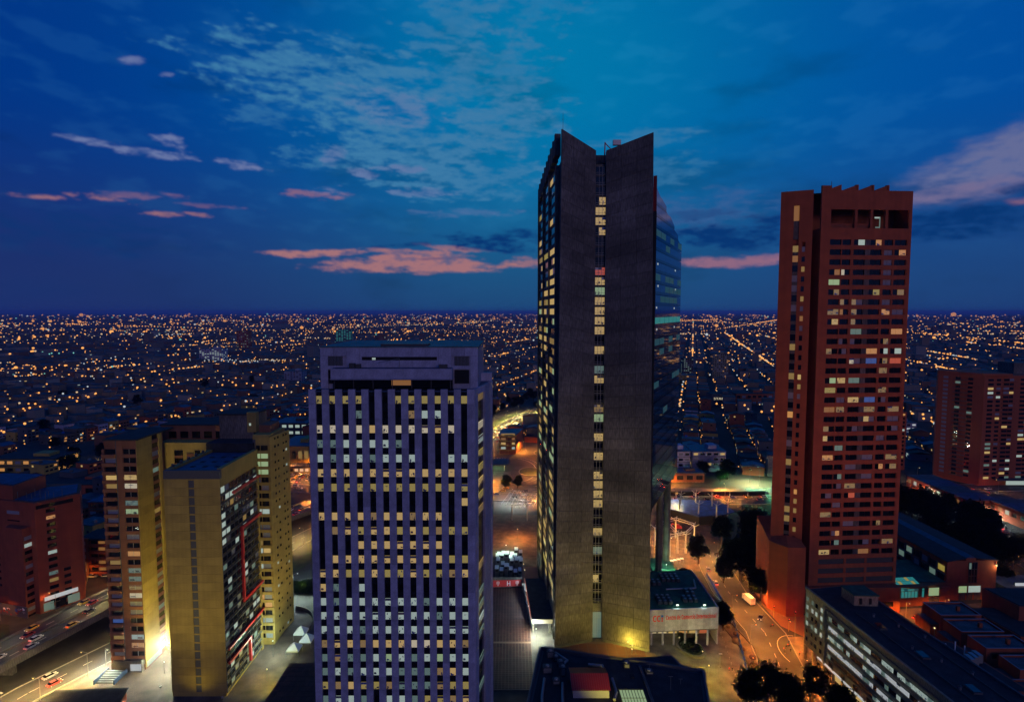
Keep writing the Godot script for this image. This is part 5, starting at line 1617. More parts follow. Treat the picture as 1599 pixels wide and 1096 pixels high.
	var v2 := thing("slim_brick_tower", "slim brick block left of the broad dark brick tower", "tower", Vector3(300, 0, -445))
	bx(v2, "body", "brick_far", 292, 309, 0.0, 46, -462, -446)
	for i in 14:
		for j in 4:
			bx(v2, "window", "glass_black" if R.randf() < 0.75 else ["C", "w", "O"][R.randi() % 3], 293.5 + j * 4.0, 295.6 + j * 4.0, 3.5 + i * 3.05, 5.0 + i * 3.05, -446, -445.9)
	# long low roofs among the trees
	for a in [[288, -400, -345, "long low building with blue metal roof below the broad brick tower"], [302, -352, -300, "long low building with dark roof and lit bay among trees"]]:
		var w := thing("low_gallery", a[3], "building", Vector3(a[0], 0, (a[1] + a[2]) / 2))
		bx(w, "walls", "brick_far", a[0] - 9, a[0] + 9, 0.0, 9.0, a[1], a[2])
		for j in 4:
			var z0: float = lerpf(a[1], a[2], j / 4.0)
			var z1: float = lerpf(a[1], a[2], (j + 1) / 4.0)
			bx(w, "roof_sheet", "roof_blue" if j % 2 else "roof_grey", a[0] - 9.6, a[0] + 9.6, 9.0, 9.5 + 0.1 * (j % 2), z0, z1 - 0.1)
		for j in 10:
			var z0: float = lerpf(a[1] + 2, a[2] - 4, j / 9.0)
			bx(w, "window", ["o", "glass_dark", "glass_dark", "C"][(j * 3 + int(a[0])) % 4], a[0] - 9.1, a[0] - 9.0, 4.5, 7.0, z0, z0 + 2.6)

# ------------------------------------------------------------------ things between the towers
func mid_places() -> void:
	# dark canopy left of the concrete tower with lit edge
	var t := thing("entrance_canopy", "black-roofed canopy with glowing edge along the foot of the concrete tower", "canopy", Vector3(11, 0, -232))
	prism(t, "roof", "roof_dark", [[5.8, -248.5], [15.2, -248.5], [15.9, -214.3], [7.6, -214.3]], 5.6, 6.0)
	fb(t, "edge_light", "E", face(Vector3(5.7, 0, -248.6), Vector3(7.5, 0, -214.3)), 0.0, 34.3, 5.55, 5.95, 0.0, 0.12)
	fb(t, "front_light", "Y", face(Vector3(7.6, 0, -214.2), Vector3(15.9, 0, -214.2)), 0.0, 8.3, 4.4, 5.95, -0.1, 0.1)
	for z in [-246.0, -238.0, -230.0, -222.0, -215.5]:
		tube(t, "column", "concrete_plain", Vector3(8.2, 0, z), Vector3(8.2, 5.6, z), 0.3)
	bx(t, "back_wall", "concrete_plain", 14.2, 15.0, 0.0, 5.6, -246, -215)
	var b := thing("terracotta_terrace", "small terracotta terrace with two globe lamps by the concrete tower", "terrace", Vector3(9, 0, -258))
	bx(b, "base", "concrete_plain", 4.4, 12.2, 0.0, 3.4, -266, -249)
	bx(b, "floor", "terracotta", 4.6, 12.0, 3.4, 3.5, -265.8, -249.2)
	for a in [[5.4, -262.0], [5.8, -256.0]]:
		tube(b, "lamp_post", "pole", Vector3(a[0], 3.5, a[1]), Vector3(a[0], 6.2, a[1]), 0.07)
		ball(b, "lamp_globe", "lamp_yellow", Vector3(a[0], 6.4, a[1]), 0.28)
		omni(b, Vector3(a[0], 6.4, a[1]), Color(1.0, 0.7, 0.3), 16.0)
	var n := thing("site_banner", "long red banner with white figures above the brown tiled deck", "banner", Vector3(-2, 0, -252))
	var f := face(Vector3(-9.5, 0, -251.8), Vector3(4.6, 0, -252.6))
	fb(n, "cloth", "red_paint", f, 0.0, 14.1, 0.4, 3.4, -0.1, 0.0)
	for a in [[3.2, 0.5], [3.2, -0.5], [7.4, 0.0], [8.6, 0.0], [11.8, 0.5], [11.8, -0.5]]:
		var m := fb(n, "figure", "letter_white", f, a[0] - 0.12, a[0] + 0.12, 0.8, 3.0, 0.0, 0.04)
		m.transform = m.transform * Transform3D(Basis(Vector3(0, 0, 1), 0.0), Vector3.ZERO)
		fb(n, "figure", "letter_white", f, a[0] + a[1] - 0.1, a[0] + a[1] + 0.1, 1.6, 2.8, 0.0, 0.05)
	fb(n, "figure", "letter_white", f, 7.4, 8.6, 1.7, 1.9, 0.0, 0.05)
	fb(n, "backing_wall", "concrete1", f, 0.0, 14.1, 0.0, 4.6, -0.8, -0.15)
	var fe := thing("glass_fence", "pale glass fence lit blue-white beside the brown tiled deck", "fence", Vector3(6, 0, -235))
	for i in 12:
		var p0 := Vector3(4.7, 0, -254.0).lerp(Vector3(7.4, 0, -217.0), i / 12.0)
		var p1 := Vector3(4.7, 0, -254.0).lerp(Vector3(7.4, 0, -217.0), (i + 1) / 12.0)
		var ff := face(p0, p1)
		fb(fe, "fence_panel", "roof_blue", ff, 0.05, 3.0, 0.5, 2.6, -0.03, 0.03)
		tube(fe, "post", "metal", p0, p0 + Vector3(0, 2.8, 0), 0.06)
	# stacked plant behind the banner
	for i in 6:
		for j in 4:
			var x := -8.0 + i * 2.2 + (j % 2) * 0.5
			var z := -262.0 - j * 6.5
			var u := thing("plant_crate", "grey-white plant box stacked in the yard behind the red banner", "crate", Vector3(x, 0, z), "plant boxes in the yard")
			var hh := R.randf_range(2.2, 5.5)
			bx(u, "casing", "metal", x, x + 1.7, 0.1, hh, z - 3.8, z)
			bx(u, "lid", "tarp_white", x - 0.05, x + 1.75, hh, hh + 0.12, z - 3.85, z + 0.05)
			bx(u, "grille", "metal_dark", x + 0.2, x + 1.5, hh - 1.2, hh - 0.3, z, z + 0.04)
	# steel lattice canopy
	var l := thing("lattice_canopy", "white steel lattice canopy on posts beyond the plant yard", "canopy", Vector3(8, 0, -350))
	for i in 8:
		for d in 2:
			var a := Vector3(-1 + i * 2.8, 9.2 + sin(i * 0.9) * 1.2, -362)
			var c := Vector3(-1 + (i + (2 if d else -2)) * 2.8, 9.2 + cos(i * 0.8) * 1.2, -334)
			tube(l, "rod", "steel_white", a, c, 0.16, 0.16, 6)
	for j in 6:
		tube(l, "rod", "steel_white", Vector3(-2, 9.6 + (j % 2) * 0.8, -335 - j * 5.2), Vector3(20, 9.6 + ((j + 1) % 2) * 0.8, -335 - j * 5.2), 0.16, 0.16, 6)
	for a in [[0, -336], [9, -335], [18, -336], [0, -358], [9, -360], [18, -358]]:
		tube(l, "post", "steel_white", Vector3(a[0], 0, a[1]), Vector3(a[0], 9.8, a[1]), 0.28)
	# columns and ring beams of the station being built, with its blue floor
	var q := thing("station_floor", "raised blue steel floor of the half-built station", "platform", Vector3(110, 0, -342))
	prism(q, "slab", "blue_floor", [[93, -340.7], [98.2, -357.4], [130.5, -353.7], [132, -334], [124.8, -329.6], [108.4, -326.4]], 5.4, 6.0)
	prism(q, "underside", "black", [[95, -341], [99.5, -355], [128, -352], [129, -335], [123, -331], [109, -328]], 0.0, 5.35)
	var cols := [[100.6, -338.7], [109.4, -330.4], [119.2, -328.3], [90.0, -309.2], [83.5, -304.8], [85.2, -289.0], [89.5, -289.0], [97.4, -300.4], [127.5, -333], [104, -348], [114, -350], [122, -344], [76, -298], [80, -285]]
	for a in cols:
		var c := thing("site_column", "pale steel column with splayed head on the building site", "column", Vector3(a[0], 0, a[1]), "columns of the building site")
		var hh := 12.0 if a[1] < -320 else 10.0
		tube(c, "shaft", "steel_white", Vector3(a[0], 0, a[1]), Vector3(a[0], hh, a[1]), 0.5, 0.42, 10)
		for k in 4:
			var an := k * PI / 2 + 0.5
			tube(c, "branch", "steel_white", Vector3(a[0], hh - 0.4, a[1]), Vector3(a[0] + cos(an) * 2.6, hh + 1.4, a[1] + sin(an) * 2.6), 0.14, 0.14, 5)
	for a in [[[83.5, -304.8], [90, -309.2]], [[85.2, -289], [83.5, -304.8]], [[89.5, -289], [97.4, -300.4]], [[90, -309.2], [97.4, -300.4]], [[76, -298], [83.5, -304.8]], [[80, -285], [89.5, -289]]]:
		var r := thing("site_beam", "white roof beam joining columns on the building site", "beam", Vector3(a[0][0], 11.4, a[0][1]), "roof beams of the building site")
		tube(r, "chord", "steel_white", Vector3(a[0][0], 11.4, a[0][1]), Vector3(a[1][0], 11.4, a[1][1]), 0.2, 0.2, 6)
		tube(r, "chord", "steel_white", Vector3(a[0][0], 10.2, a[0][1]), Vector3(a[1][0], 10.2, a[1][1]), 0.14, 0.14, 6)
	for i in 7:
		var x := 72.0 + i * 1.9
		var s := thing("site_scaffold", "small pale scaffold trestle by the green-roofed kiosk", "trestle", Vector3(x, 0, -272 - i * 0.8), "trestles on the building site")
		bx(s, "board", "tarp_white", x, x + 1.6, 2.2, 2.35, -273.5 - i * 0.8, -272 - i * 0.8)
		for dx in [0.1, 1.5]:
			tube(s, "leg", "metal", Vector3(x + dx, 0, -272.7 - i * 0.8), Vector3(x + dx, 2.2, -272.7 - i * 0.8), 0.06)
	var dg := thing("site_digger", "small red digger on the earth of the building site", "digger", Vector3(95, 0, -322))
	bx(dg, "track", "metal_dark", 93.6, 96.6, 0.1, 1.0, -322.5, -321.8)
	bx(dg, "track", "metal_dark", 93.6, 96.6, 0.1, 1.0, -320.6, -319.9)
	bx(dg, "cab", "red_paint", 93.8, 95.6, 1.05, 3.2, -322.3, -320.1)
	bx(dg, "engine", "red_paint", 95.62, 96.8, 1.05, 2.2, -322.3, -320.1)
	tube(dg, "arm", "red_paint", Vector3(93.9, 2.2, -321), Vector3(91.4, 3.8, -321), 0.22)
	tube(dg, "arm", "red_paint", Vector3(91.4, 3.8, -321), Vector3(90.4, 1.0, -321), 0.16)
	# blue hoarding along the side street
	for i in 26:
		var s := i / 26.0
		var p := Vector3(91.5, 0, -262).lerp(Vector3(88.6, 0, -222), minf(s * 1.6, 1.0)) if s < 0.62 else Vector3(88.6, 0, -222).lerp(Vector3(80, 0, -186), (s - 0.62) / 0.38)
		var h := thing("hoarding_panel", "blue site fence panel along the side street", "fence panel", p, "blue hoarding of the street works")
		bx(h, "mesh_sheet", "blue_frame", p.x - 0.05, p.x + 0.05, 0.4, 2.0, p.z - 1.1, p.z + 1.1)
		tube(h, "post", "metal", p + Vector3(0, 0, 1.15), p + Vector3(0, 2.2, 1.15), 0.05)
	var tr := thing("street_trench", "open earth trench with timber edges beside the side street", "trench", Vector3(86, 0, -206))
	var lo := [[83.0, -222], [87.5, -222], [89.6, -204], [86.4, -190], [82.5, -190], [84.5, -205]]
	sheet(tr, "earth_bed", "earth", lo, 0.2)
	for i in 6:
		var a := Vector3(lo[i][0], 0.35, lo[i][1])
		var c := Vector3(lo[(i + 1) % 6][0], 0.35, lo[(i + 1) % 6][1])
		tube(tr, "timber_edge", "bark", a, c, 0.25, 0.25, 5)
	for i in 6:
		ball(tr, "spoil_heap", "earth", Vector3(85.4 + sin(i * 2.0) * 1.2, 0.0, -219 + i * 5.0), 1.1 + 0.3 * (i % 3))
	# plaza left: tents and low roofs by the cream tower
	for a in [[-80.5, -212.0], [-76.5, -207.0], [-79.0, -201.0]]:
		var w := thing("white_tent", "small white pointed tent on the plaza by the narrow cream tower", "tent", Vector3(a[0], 0, a[1]), "white tents on the plaza")
		var st := begin()
		for k in 4:
			var c0 := Vector3(a[0] + [-2.2, 2.2, 2.2, -2.2][k], 2.6, a[1] + [-2.2, -2.2, 2.2, 2.2][k])
			var c1 := Vector3(a[0] + [2.2, 2.2, -2.2, -2.2][k], 2.6, a[1] + [-2.2, 2.2, 2.2, -2.2][k])
			tri(st, c0, Vector3(a[0], 4.8, a[1]), c1)
			quad(st, c0, c1, c1 - Vector3(0, 0.5, 0), c0 - Vector3(0, 0.5, 0))
			tube(w, "pole", "metal", Vector3(c0.x, 0, c0.z), c0, 0.06)
		piece(w, "canopy", done(st), M.tarp_white, Transform3D())
	var rf := thing("tiled_low_roof", "low building with brown tiled roof beside the pale tower", "building", Vector3(-66, 0, -176))
	bx(rf, "walls", "concrete1", -74, -58, 0.0, 7.6, -184, -150)
	for i in 8:
		for j in 14:
			bx(rf, "roof_tile", "tile" if (i + j) % 3 else "tile_b", -73.9 + i * 2.0, -72.0 + i * 2.0, 7.6, 7.75, -183.9 + j * 2.4, -181.6 + j * 2.4)
	var lr := thing("ramp_wall", "curved retaining wall by the ramp at the cream tower", "wall", Vector3(-82, 0, -222))
	var line := []
	for i in 12:
		var an := -0.4 + i * 0.16
		line.append(Vector3(-93 + cos(an) * 14.0, 0.1, -219 - sin(an) * 14.0))
	ribbon(lr, "wall", "deck", line, -0.25, 0.25, 1.6, 1.7)
	# dark plaza roof bottom left and stair entry
	var pr := thing("dark_plaza_roof", "low pavilion with black roof on the plaza by the lower road", "pavilion", Vector3(-132, 0, -172))
	prism(pr, "walls", "brick_dark", [[-145, -175.2], [-148, -160], [-119, -160], [-123.4, -176.5]], 0.0, 3.6)
	prism(pr, "roof", "roof_dark", [[-145.4, -175.6], [-148.5, -159.6], [-118.4, -159.6], [-122.9, -176.9]], 3.6, 4.0)
	var se := thing("stair_entry", "small glazed stair entry with pale rails on the left plaza", "stair entry", Vector3(-136, 0, -188))
	bx(se, "back_wall", "concrete_plain", -138.5, -133.0, 0.0, 3.0, -191.6, -191.2)
	bx(se, "side_wall", "roof_blue", -139.6, -139.3, 0.0, 1.6, -191.2, -184.0)
	bx(se, "side_wall", "roof_blue", -132.9, -132.6, 0.0, 1.6, -191.2, -184.0)
	for i in 6:
		bx(se, "step", "pave_grey", -139.2, -133.0, 0.1, 1.4 - i * 0.2, -190.0 + i * 0.9, -189.2 + i * 0.9)
	# bus station roof on the cross road
	var bs := thing("bus_station", "long low bus station with grey roof in the middle of the cross road", "bus station", Vector3(135, 0, -380))
	for i in 6:
		bx(bs, "roof", "roof_grey", 98 + i * 12.0, 109.7 + i * 12.0, 4.2, 4.6, -383.5, -377.5)
		bx(bs, "glass_wall", "glass_dark", 98.3 + i * 12.0, 109.4 + i * 12.0, 1.2, 4.1, -378.2, -378.0)
		tube(bs, "post", "pole", Vector3(104 + i * 12.0, 0.4, -380.5), Vector3(104 + i * 12.0, 4.2, -380.5), 0.2)
	bx(bs, "platform", "kerb", 97, 171, 0.4, 1.15, -383, -378.3)
	# filling station with canopy by the roundabout
	var fs := thing("filling_station", "filling station with flat canopy and green-lit floor by the roundabout", "filling station", Vector3(-12, 0, -436))
	bx(fs, "canopy", "roof_grey", -24, -2.5, 5.2, 6.0, -458, -440)
	for a in [[-20, -455], [-6, -455], [-20, -443], [-6, -443]]:
		tube(fs, "post", "tarp_white", Vector3(a[0], 0.2, a[1]), Vector3(a[0], 5.2, a[1]), 0.3)
	for i in 4:
		bx(fs, "canopy_lamp", "C", -22.5 + i * 5.0, -20.5 + i * 5.0, 5.1, 5.19, -451, -447)
	bx(fs, "shop_window", "O", -23, -4, 0.6, 3.4, -459.4, -459.2)
	bx(fs, "shop", "tarp_white", -24, -3, 0.2, 4.4, -464, -459.5)
	omni(fs, Vector3(-12, 4.6, -449), Color(0.65, 1.0, 0.75), 60.0)
	bx(fs, "forecourt", "pave_grey", -25, -1, 0.21, 0.26, -440, -408)
	# wedge-shaped corner house on the roundabout
	var ch := thing("corner_house", "wedge-shaped corner house with lit balconies facing the roundabout", "house", Vector3(-4, 0, -505))
	prism(ch, "walls", "brick_brown", [[-11, -497], [-9, -520], [10, -522], [3.5, -496], [-3, -493.5]], 0.0, 17.0)
	for i in 4:
		prism(ch, "balcony", "cream", [[-11.6, -496.4], [-9.6, -500], [3, -500], [4.0, -495.2], [-3, -492.4]], 3.6 + i * 4.0, 4.7 + i * 4.0)
		bx(ch, "window", ["C", "W", "o", "w"][i], -9.5, 2.5, 4.9 + i * 4.0, 6.6 + i * 4.0, -495.2, -494.6)
	prism(ch, "roof", "roof_blue", [[-11.4, -496.6], [-9.4, -520.4], [10.4, -522.4], [3.9, -495.6], [-3, -493.1]], 17.0, 17.5)
	# named buildings in the middle distance
	block("white_gable_house", "white house with stepped gable and blue roof behind the cross road", "house", 140, 166, 16, -462, -440, "white1", "roof_blue", 4, 5, 0.2, "W")
	block("white_office_block", "pale flat-roofed office block beside the white gabled house", "office building", 118, 137, 17, -455, -436, "white2", "roof_blue", 4, 4, 0.15, "W")
	block("long_shed", "low dark shed with blue roof in front of the pale office block", "shed", 112, 140, 7, -424, -412, "brick_brown", "roof_blue", 1, 4, 0.2, "O")
	block("pale_depot", "pale windowless depot with blue roof behind the car park", "depot", -190, -165, 15, -500, -462, "cream_b", "roof_blue", 1, 5, 0.1, "w")
	block("market_shed", "long lit market shed with dark roof beside the car park", "shed", -172, -140, 5, -446, -436, "concrete_plain", "roof_dark", 1, 8, 0.7, "H")
	block("black_sign_house", "dark house with lit yellow lettering on its wall", "house", 262, 292, 16, -770, -750, "grey_panel", "roof_dark", 0, 0, 0.0, "W")
	words(get_node("black_sign_house"), "sign_lettering", "H", "STARTUP", face(Vector3(262, 0, -749.9), Vector3(292, 0, -749.9)), 3.0, 27.0, 9.0, 12.0, 0.1)
	block("red_school", "brick school with bright cornice lights beside the dark sign house", "school", 296, 345, 16, -790, -755, "brick_red", "roof_dark", 2, 7, 0.25, "O")
	block("beige_far_tower", "beige apartment tower far beyond the glass tower", "tower", 371, 400, 46, -1085, -1060, "beige", "roof_dark", 14, 8, 0.08, "O")
	block("grey_far_tower", "grey office tower beside the beige far tower", "tower", 318, 336, 38, -1080, -1062, "concrete1", "roof_dark", 11, 5, 0.4, "c")
	block("orange_lit_block", "floodlit cream block at the foot of the far towers", "building", 250, 305, 15, -1015, -985, "cream", "roof_grey", 4, 10, 0.2, "O")
	block("white_hospital", "floodlit white hospital of four slabs in the distant city", "hospital", -760, -705, 34, -1425, -1395, "white2", "roof_grey", 10, 9, 0.45, "C")
	block("teal_office", "distant office block glowing teal above the pale tower roof", "office building", -712, -650, 52, -2350, -2325, "grey_panel", "roof_dark", 9, 6, 0.8, "T")
	block("brown_office_pair", "dark slab tower with few lights in the distant city", "tower", -900, -862, 62, -1905, -1880, "brick_far", "roof_dark", 14, 6, 0.2, "c")
	block("pale_cube_block", "pale cubic office block in the dark roofs of the city", "office building", -392, -362, 22, -1010, -985, "white1", "roof_grey", 6, 6, 0.05, "C")
	block("cornice_school", "brick corner building with lit front behind the brown tower", "building", -318, -288, 14, -560, -535, "brick_red", "roof_grey", 3, 6, 0.55, "O")
	block("striped_shed_row", "long brick shed row with grey roof behind the brown tower", "shed", -286, -240, 11, -588, -556, "brick_far", "roof_grey", 2, 8, 0.2, "w")
	block("neon_depot", "long depot with bright teal strip windows on its upper floor", "depot", -238, -205, 13, -600, -570, "concrete1", "roof_blue", 2, 5, 0.9, "C")
	block("brick_car_house", "three-storey brick house with blue roof beyond the overpass", "house", -248, -222, 13, -352, -330, "brick_dark", "roof_blue", 3, 5, 0.05, "O")
	block("white_party_wall_house", "white flat-roofed house with dark windows beyond the overpass", "house", -262, -236, 13, -412, -388, "white1", "roof_grey", 3, 4, 0.15, "W")
	block("curved_balcony_house", "low pale house with long rows of lit windows", "house", -402, -352, 11, -462, -436, "cream_b", "roof_dark", 2, 8, 0.5, "O")
	block("big_dark_shed", "wide black-roofed shed beyond the dark brick block", "shed", -330, -268, 8, -420, -380, "brick_far", "roof_dark", 1, 6, 0.1, "O")
	block("far_lit_office", "small white office with bright windows beyond the red brick tower", "office building", 372, 398, 15, -580, -560, "white1", "roof_grey", 4, 5, 0.75, "P")
	block("ochre_villa", "ochre villa lit by a lamp near the park trees", "villa", 252, 272, 9, -440, -424, "cream", "roof_dark", 2, 4, 0.3, "O")

func block(called: String, label: String, cat: String, x0: float, x1: float, h: float, z0: float, z1: float, wall: String, roof: String, floors: int, bays: int, share: float, lamp: String) -> void:
	var t := thing(called, label, cat, Vector3((x0 + x1) / 2, 0, (z0 + z1) / 2))
	bx(t, "walls", wall, x0, x1, 0.0, h, z0, z1)
	bx(t, "roof", roof, x0 - 0.4, x1 + 0.4, h, h + 0.5, z0 - 0.4, z1 + 0.4)
	bx(t, "roof_cabin", wall, lerpf(x0, x1, 0.55), lerpf(x0, x1, 0.8), h + 0.5, h + 0.5 + minf(3.0, h * 0.2), lerpf(z0, z1, 0.3), lerpf(z0, z1, 0.7))
	var f := face(Vector3(x0, 0, z1), Vector3(x1, 0, z1))
	var g := face(Vector3(x0, 0, z0), Vector3(x0, 0, z1))
	if x0 < 0.0:
		g = face(Vector3(x1, 0, z1), Vector3(x1, 0, z0))
	for i in floors:
		var fh := h / floors
		var y0 := i * fh + fh * 0.32
		for j in bays:
			var bw := (x1 - x0) / bays
			fb(t, "window", lamp if R.randf() < share else ("glass_dark" if R.randf() < 0.7 else "curtain"), f, (j + 0.18) * bw, (j + 0.82) * bw, y0, y0 + fh * 0.42, 0.02, 0.09)
		for j in maxi(1, bays / 2):
			var bw := (z1 - z0) / maxi(1, bays / 2)
			fb(t, "window", lamp if R.randf() < share else "glass_dark", g, (j + 0.25) * bw, (j + 0.7) * bw, y0, y0 + fh * 0.42, 0.02, 0.09)
		fb(t, "floor_band", "concrete1", f, 0.0, x1 - x0, i * fh + 0.02, i * fh + fh * 0.1, 0.0, 0.18)

# ------------------------------------------------------------------ trees
func limb(st: SurfaceTool, a: Vector3, b: Vector3, r0: float, r1: float) -> void:
	var up := (b - a).normalized()
	var x := (Vector3.RIGHT if absf(up.x) < 0.9 else Vector3.FORWARD).cross(up).normalized()
	var z := x.cross(up)
	for i in 6:
		var a0 := i * TAU / 6.0
		var a1 := (i + 1) * TAU / 6.0
		var p0 := x * cos(a0) + z * sin(a0)
		var p1 := x * cos(a1) + z * sin(a1)
		quad(st, a + p0 * r0, b + p0 * r1, b + p1 * r1, a + p1 * r0)

func tree_meshes(seed_: int, h: float, r: float, clumps: int, leaves: int, low: float) -> Array:
	var g := RandomNumberGenerator.new()
	g.seed = seed_
	var wood := begin()
	var top := h * 0.62
	limb(wood, Vector3(0, -0.1, 0), Vector3(g.randf_range(-0.3, 0.3), top * 0.5, 0), h * 0.032, h * 0.022)
	limb(wood, Vector3(0, top * 0.5, 0), Vector3(g.randf_range(-0.5, 0.5), top, g.randf_range(-0.5, 0.5)), h * 0.022, h * 0.012)
	var crown := SurfaceTool.new()
	crown.begin(Mesh.PRIMITIVE_TRIANGLES)
	for c in clumps:
		var an := g.randf() * TAU
		var yy := g.randf_range(-1.0, 1.0)
		var rad := sqrt(maxf(0.05, 1.0 - yy * yy)) * g.randf_range(0.35, 1.0)
		var cy := lerpf(h * low, h * 0.93, yy * 0.5 + 0.5)
		var cc := Vector3(cos(an) * rad * r * 0.82, cy, sin(an) * rad * r * 0.82)
		if c % 2 == 0:
			limb(wood, Vector3(0, minf(top, cy * 0.75), 0), cc, h * 0.009, h * 0.003)
		var cr := r * g.randf_range(0.24, 0.42)
		var tone := g.randf_range(0.65, 1.25)
		for l in leaves:
			var d := Vector3(g.randfn(), g.randfn() * 0.75, g.randfn()) * cr * 0.55
			var p := cc + d
			var s := g.randf_range(0.16, 0.34) * (h / 11.0)
			var n := Vector3(g.randfn(), g.randfn() + 0.6, g.randfn()).normalized()
			var x := n.cross(Vector3(g.randfn(), g.randfn(), g.randfn())).normalized() * s
			var z := n.cross(x) * 1.5
			var v := tone * g.randf_range(0.75, 1.2)
			crown.set_normal(n)
			crown.set_color(Color(v, v * g.randf_range(0.92, 1.08), v * 0.9))
			for q in [-z, x, z, -z, z, -x]:
				crown.add_vertex(p + q)
	return [done(wood), crown.commit()]

var tree_kinds := []

func tree(called: String, label: String, kind: int, leaf: int, x: float, z: float, s: float, group := "", y := 0.0) -> void:
	var t := thing(called, label, "tree", Vector3(x, y, z), group, fmod(x * 7.3 + z * 3.1, TAU))
	for k in 2:
		var o := MeshInstance3D.new()
		o.name = ["trunk", "crown"][k]
		o.mesh = tree_kinds[kind][k]
		o.material_override = M.bark if k == 0 else M["leaf%d" % leaf]
		o.scale = Vector3.ONE * s
		t.add_child(o, true)

func vegetation() -> void:
	tree_kinds = [tree_meshes(3, 11.0, 5.0, 26, 130, 0.34), tree_meshes(8, 12.0, 4.4, 24, 130, 0.3), tree_meshes(15, 10.0, 6.0, 28, 120, 0.42), tree_meshes(21, 3.0, 1.5, 16, 110, 0.2), tree_meshes(29, 13.0, 4.6, 15, 110, 0.4)]
	# big street trees between the podium and the brick tower
	for a in [[103, -262, 1.5, 0], [110, -252, 1.45, 2], [107, -240, 1.25, 0], [92, -276, 1.2, 1], [114, -272, 1.5, 2], [121, -284, 1.6, 0], [128, -300, 1.5, 1], [118, -262, 1.3, 1], [112, -300, 1.3, 0], [136, -318, 1.4, 2], [97, -256, 1.0, 1]]:
		tree("street_tree", "dark leafy tree arching over the side street by the brick tower", a[3], a[3] % 3, a[0], a[1], a[2], "dark trees over the side street")
	for a in [[112.5, -243, 0.8], [109.5, -237, 0.75]]:
		tree("young_street_tree", "thin young tree beside the brick plinth", 4, 2, a[0], a[1], a[2], "young trees by the brick plinth")
	tree("plaza_corner_tree", "olive tree at the corner of the shopping podium by the trench", 1, 2, 82.5, -217, 0.95)
	tree("kiosk_tree", "small dark tree beside the green-roofed kiosk", 0, 1, 77, -252, 0.75)
	for a in [[74.5, -172, 1.1, 1], [80.5, -174, 1.05, 4], [85, -169, 1.1, 0]]:
		tree("foreground_tree", "leafy green tree in front of the beige office", a[3], 0, a[0], a[1], a[2], "trees in front of the beige office")
	for a in [[94.5, -173, 1.05, 4], [99, -166, 1.0, 0]]:
		tree("arcade_tree", "loose green tree beside the beige office arcade", a[3], 2, a[0], a[1], a[2], "trees beside the beige office arcade")
	# park to the right
	var r := RandomNumberGenerator.new()
	r.seed = 77
	for i in 44:
		var x := r.randf_range(178, 262)
		var z := r.randf_range(-372, -302)
		if i > 34:
			x = r.randf_range(214, 250)
			z = r.randf_range(-300, -262)
		tree("park_tree", "dark broad tree in the park behind the brick hall", i % 3, i % 3, x, z, r.randf_range(1.05, 1.75), "dark park trees")
	tree("lit_green_tree", "bright green tree lit by a lamp at the end of the brick hall", 2, 3, 220.5, -254, 1.1)
	# trees beyond the cross road, by the lawn, the hedge
	for a in [[143, -424, 1.1, 1], [160, -420, 1.3, 0], [152, -412, 0.9, 2]]:
		tree("round_tree", "round dark tree before the white gabled house", a[3], 3, a[0], a[1], a[2], "trees before the white gabled house")
	for a in [[-205, -345, 1.2, 0], [-196, -352, 1.0, 1], [-190, -335, 1.5, 2], [-181, -366, 1.2, 0]]:
		tree("lawn_tree", "dark tree on the lawn beside the brown tower", a[3], 1, a[0], a[1], a[2], "trees on the lawn")
	for i in 12:
		tree("hedge_bush", "orange-lit bush in the row beside the ramp", 3, [2, 0, 3][i % 3], -99.5 + (i % 6) * 2.4, -246 - (i / 6) * 4.0, r.randf_range(1.25, 1.75), "bushes in the row beside the ramp")
	for a in [[-4, -395, 0.9, 0], [4, -398, 0.8, 1]]:
		tree("roundabout_tree", "small tree beside the lattice canopy", a[3], 0, a[0], a[1], a[2], "trees beside the lattice canopy")
	for i in 26:
		var s := i / 26.0
		var p: Vector3 = avenue[6].lerp(avenue[8], s)
		tree("avenue_tree", "dark tree in the belt beside the bright avenue", i % 3, i % 3, p.x - 24 - r.randf() * 26, p.z - r.randf() * 12, r.randf_range(0.8, 1.3), "trees beside the avenue")
	for i in 30:
		var d := r.randf_range(480, 1100)
		var an := deg_to_rad(r.randf_range(-40, 40))
		tree("garden_tree", "dark garden tree among the city houses", i % 3, i % 3, sin(an) * d, -cos(an) * d, r.randf_range(0.9, 1.5), "garden trees among the houses")
	# clipped bushes on the oval planter
	for a in [[63.4, -208.6, 1.05], [68.6, -207.8, 0.95], [65.8, -204.2, 1.2]]:
		var o := thing("clipped_bush", "round clipped green bush on the oval planter", "bush", Vector3(a[0], 0.7, a[1]), "clipped bushes on the planter")
		for k in 2:
			var m := MeshInstance3D.new()
			m.name = ["stem", "foliage"][k]
			m.mesh = tree_kinds[3][k]
			m.material_override = M.bark if k == 0 else M.leaf3
			m.scale = Vector3.ONE * a[2]
			o.add_child(m, true)
	for i in 10:
		var an := i * 0.55 + 0.3
		var o := thing("border_plant", "low leafy plant in the border of the oval planter", "plant", Vector3(66 + cos(an) * 3.0, 0.7, -204.5 + sin(an) * 3.8), "plants in the planter border")
		var m := MeshInstance3D.new()
		m.name = "foliage"
		m.mesh = tree_kinds[3][1]
		m.material_override = M.leaf3
		m.scale = Vector3(0.5, 0.3, 0.5)
		o.add_child(m, true)

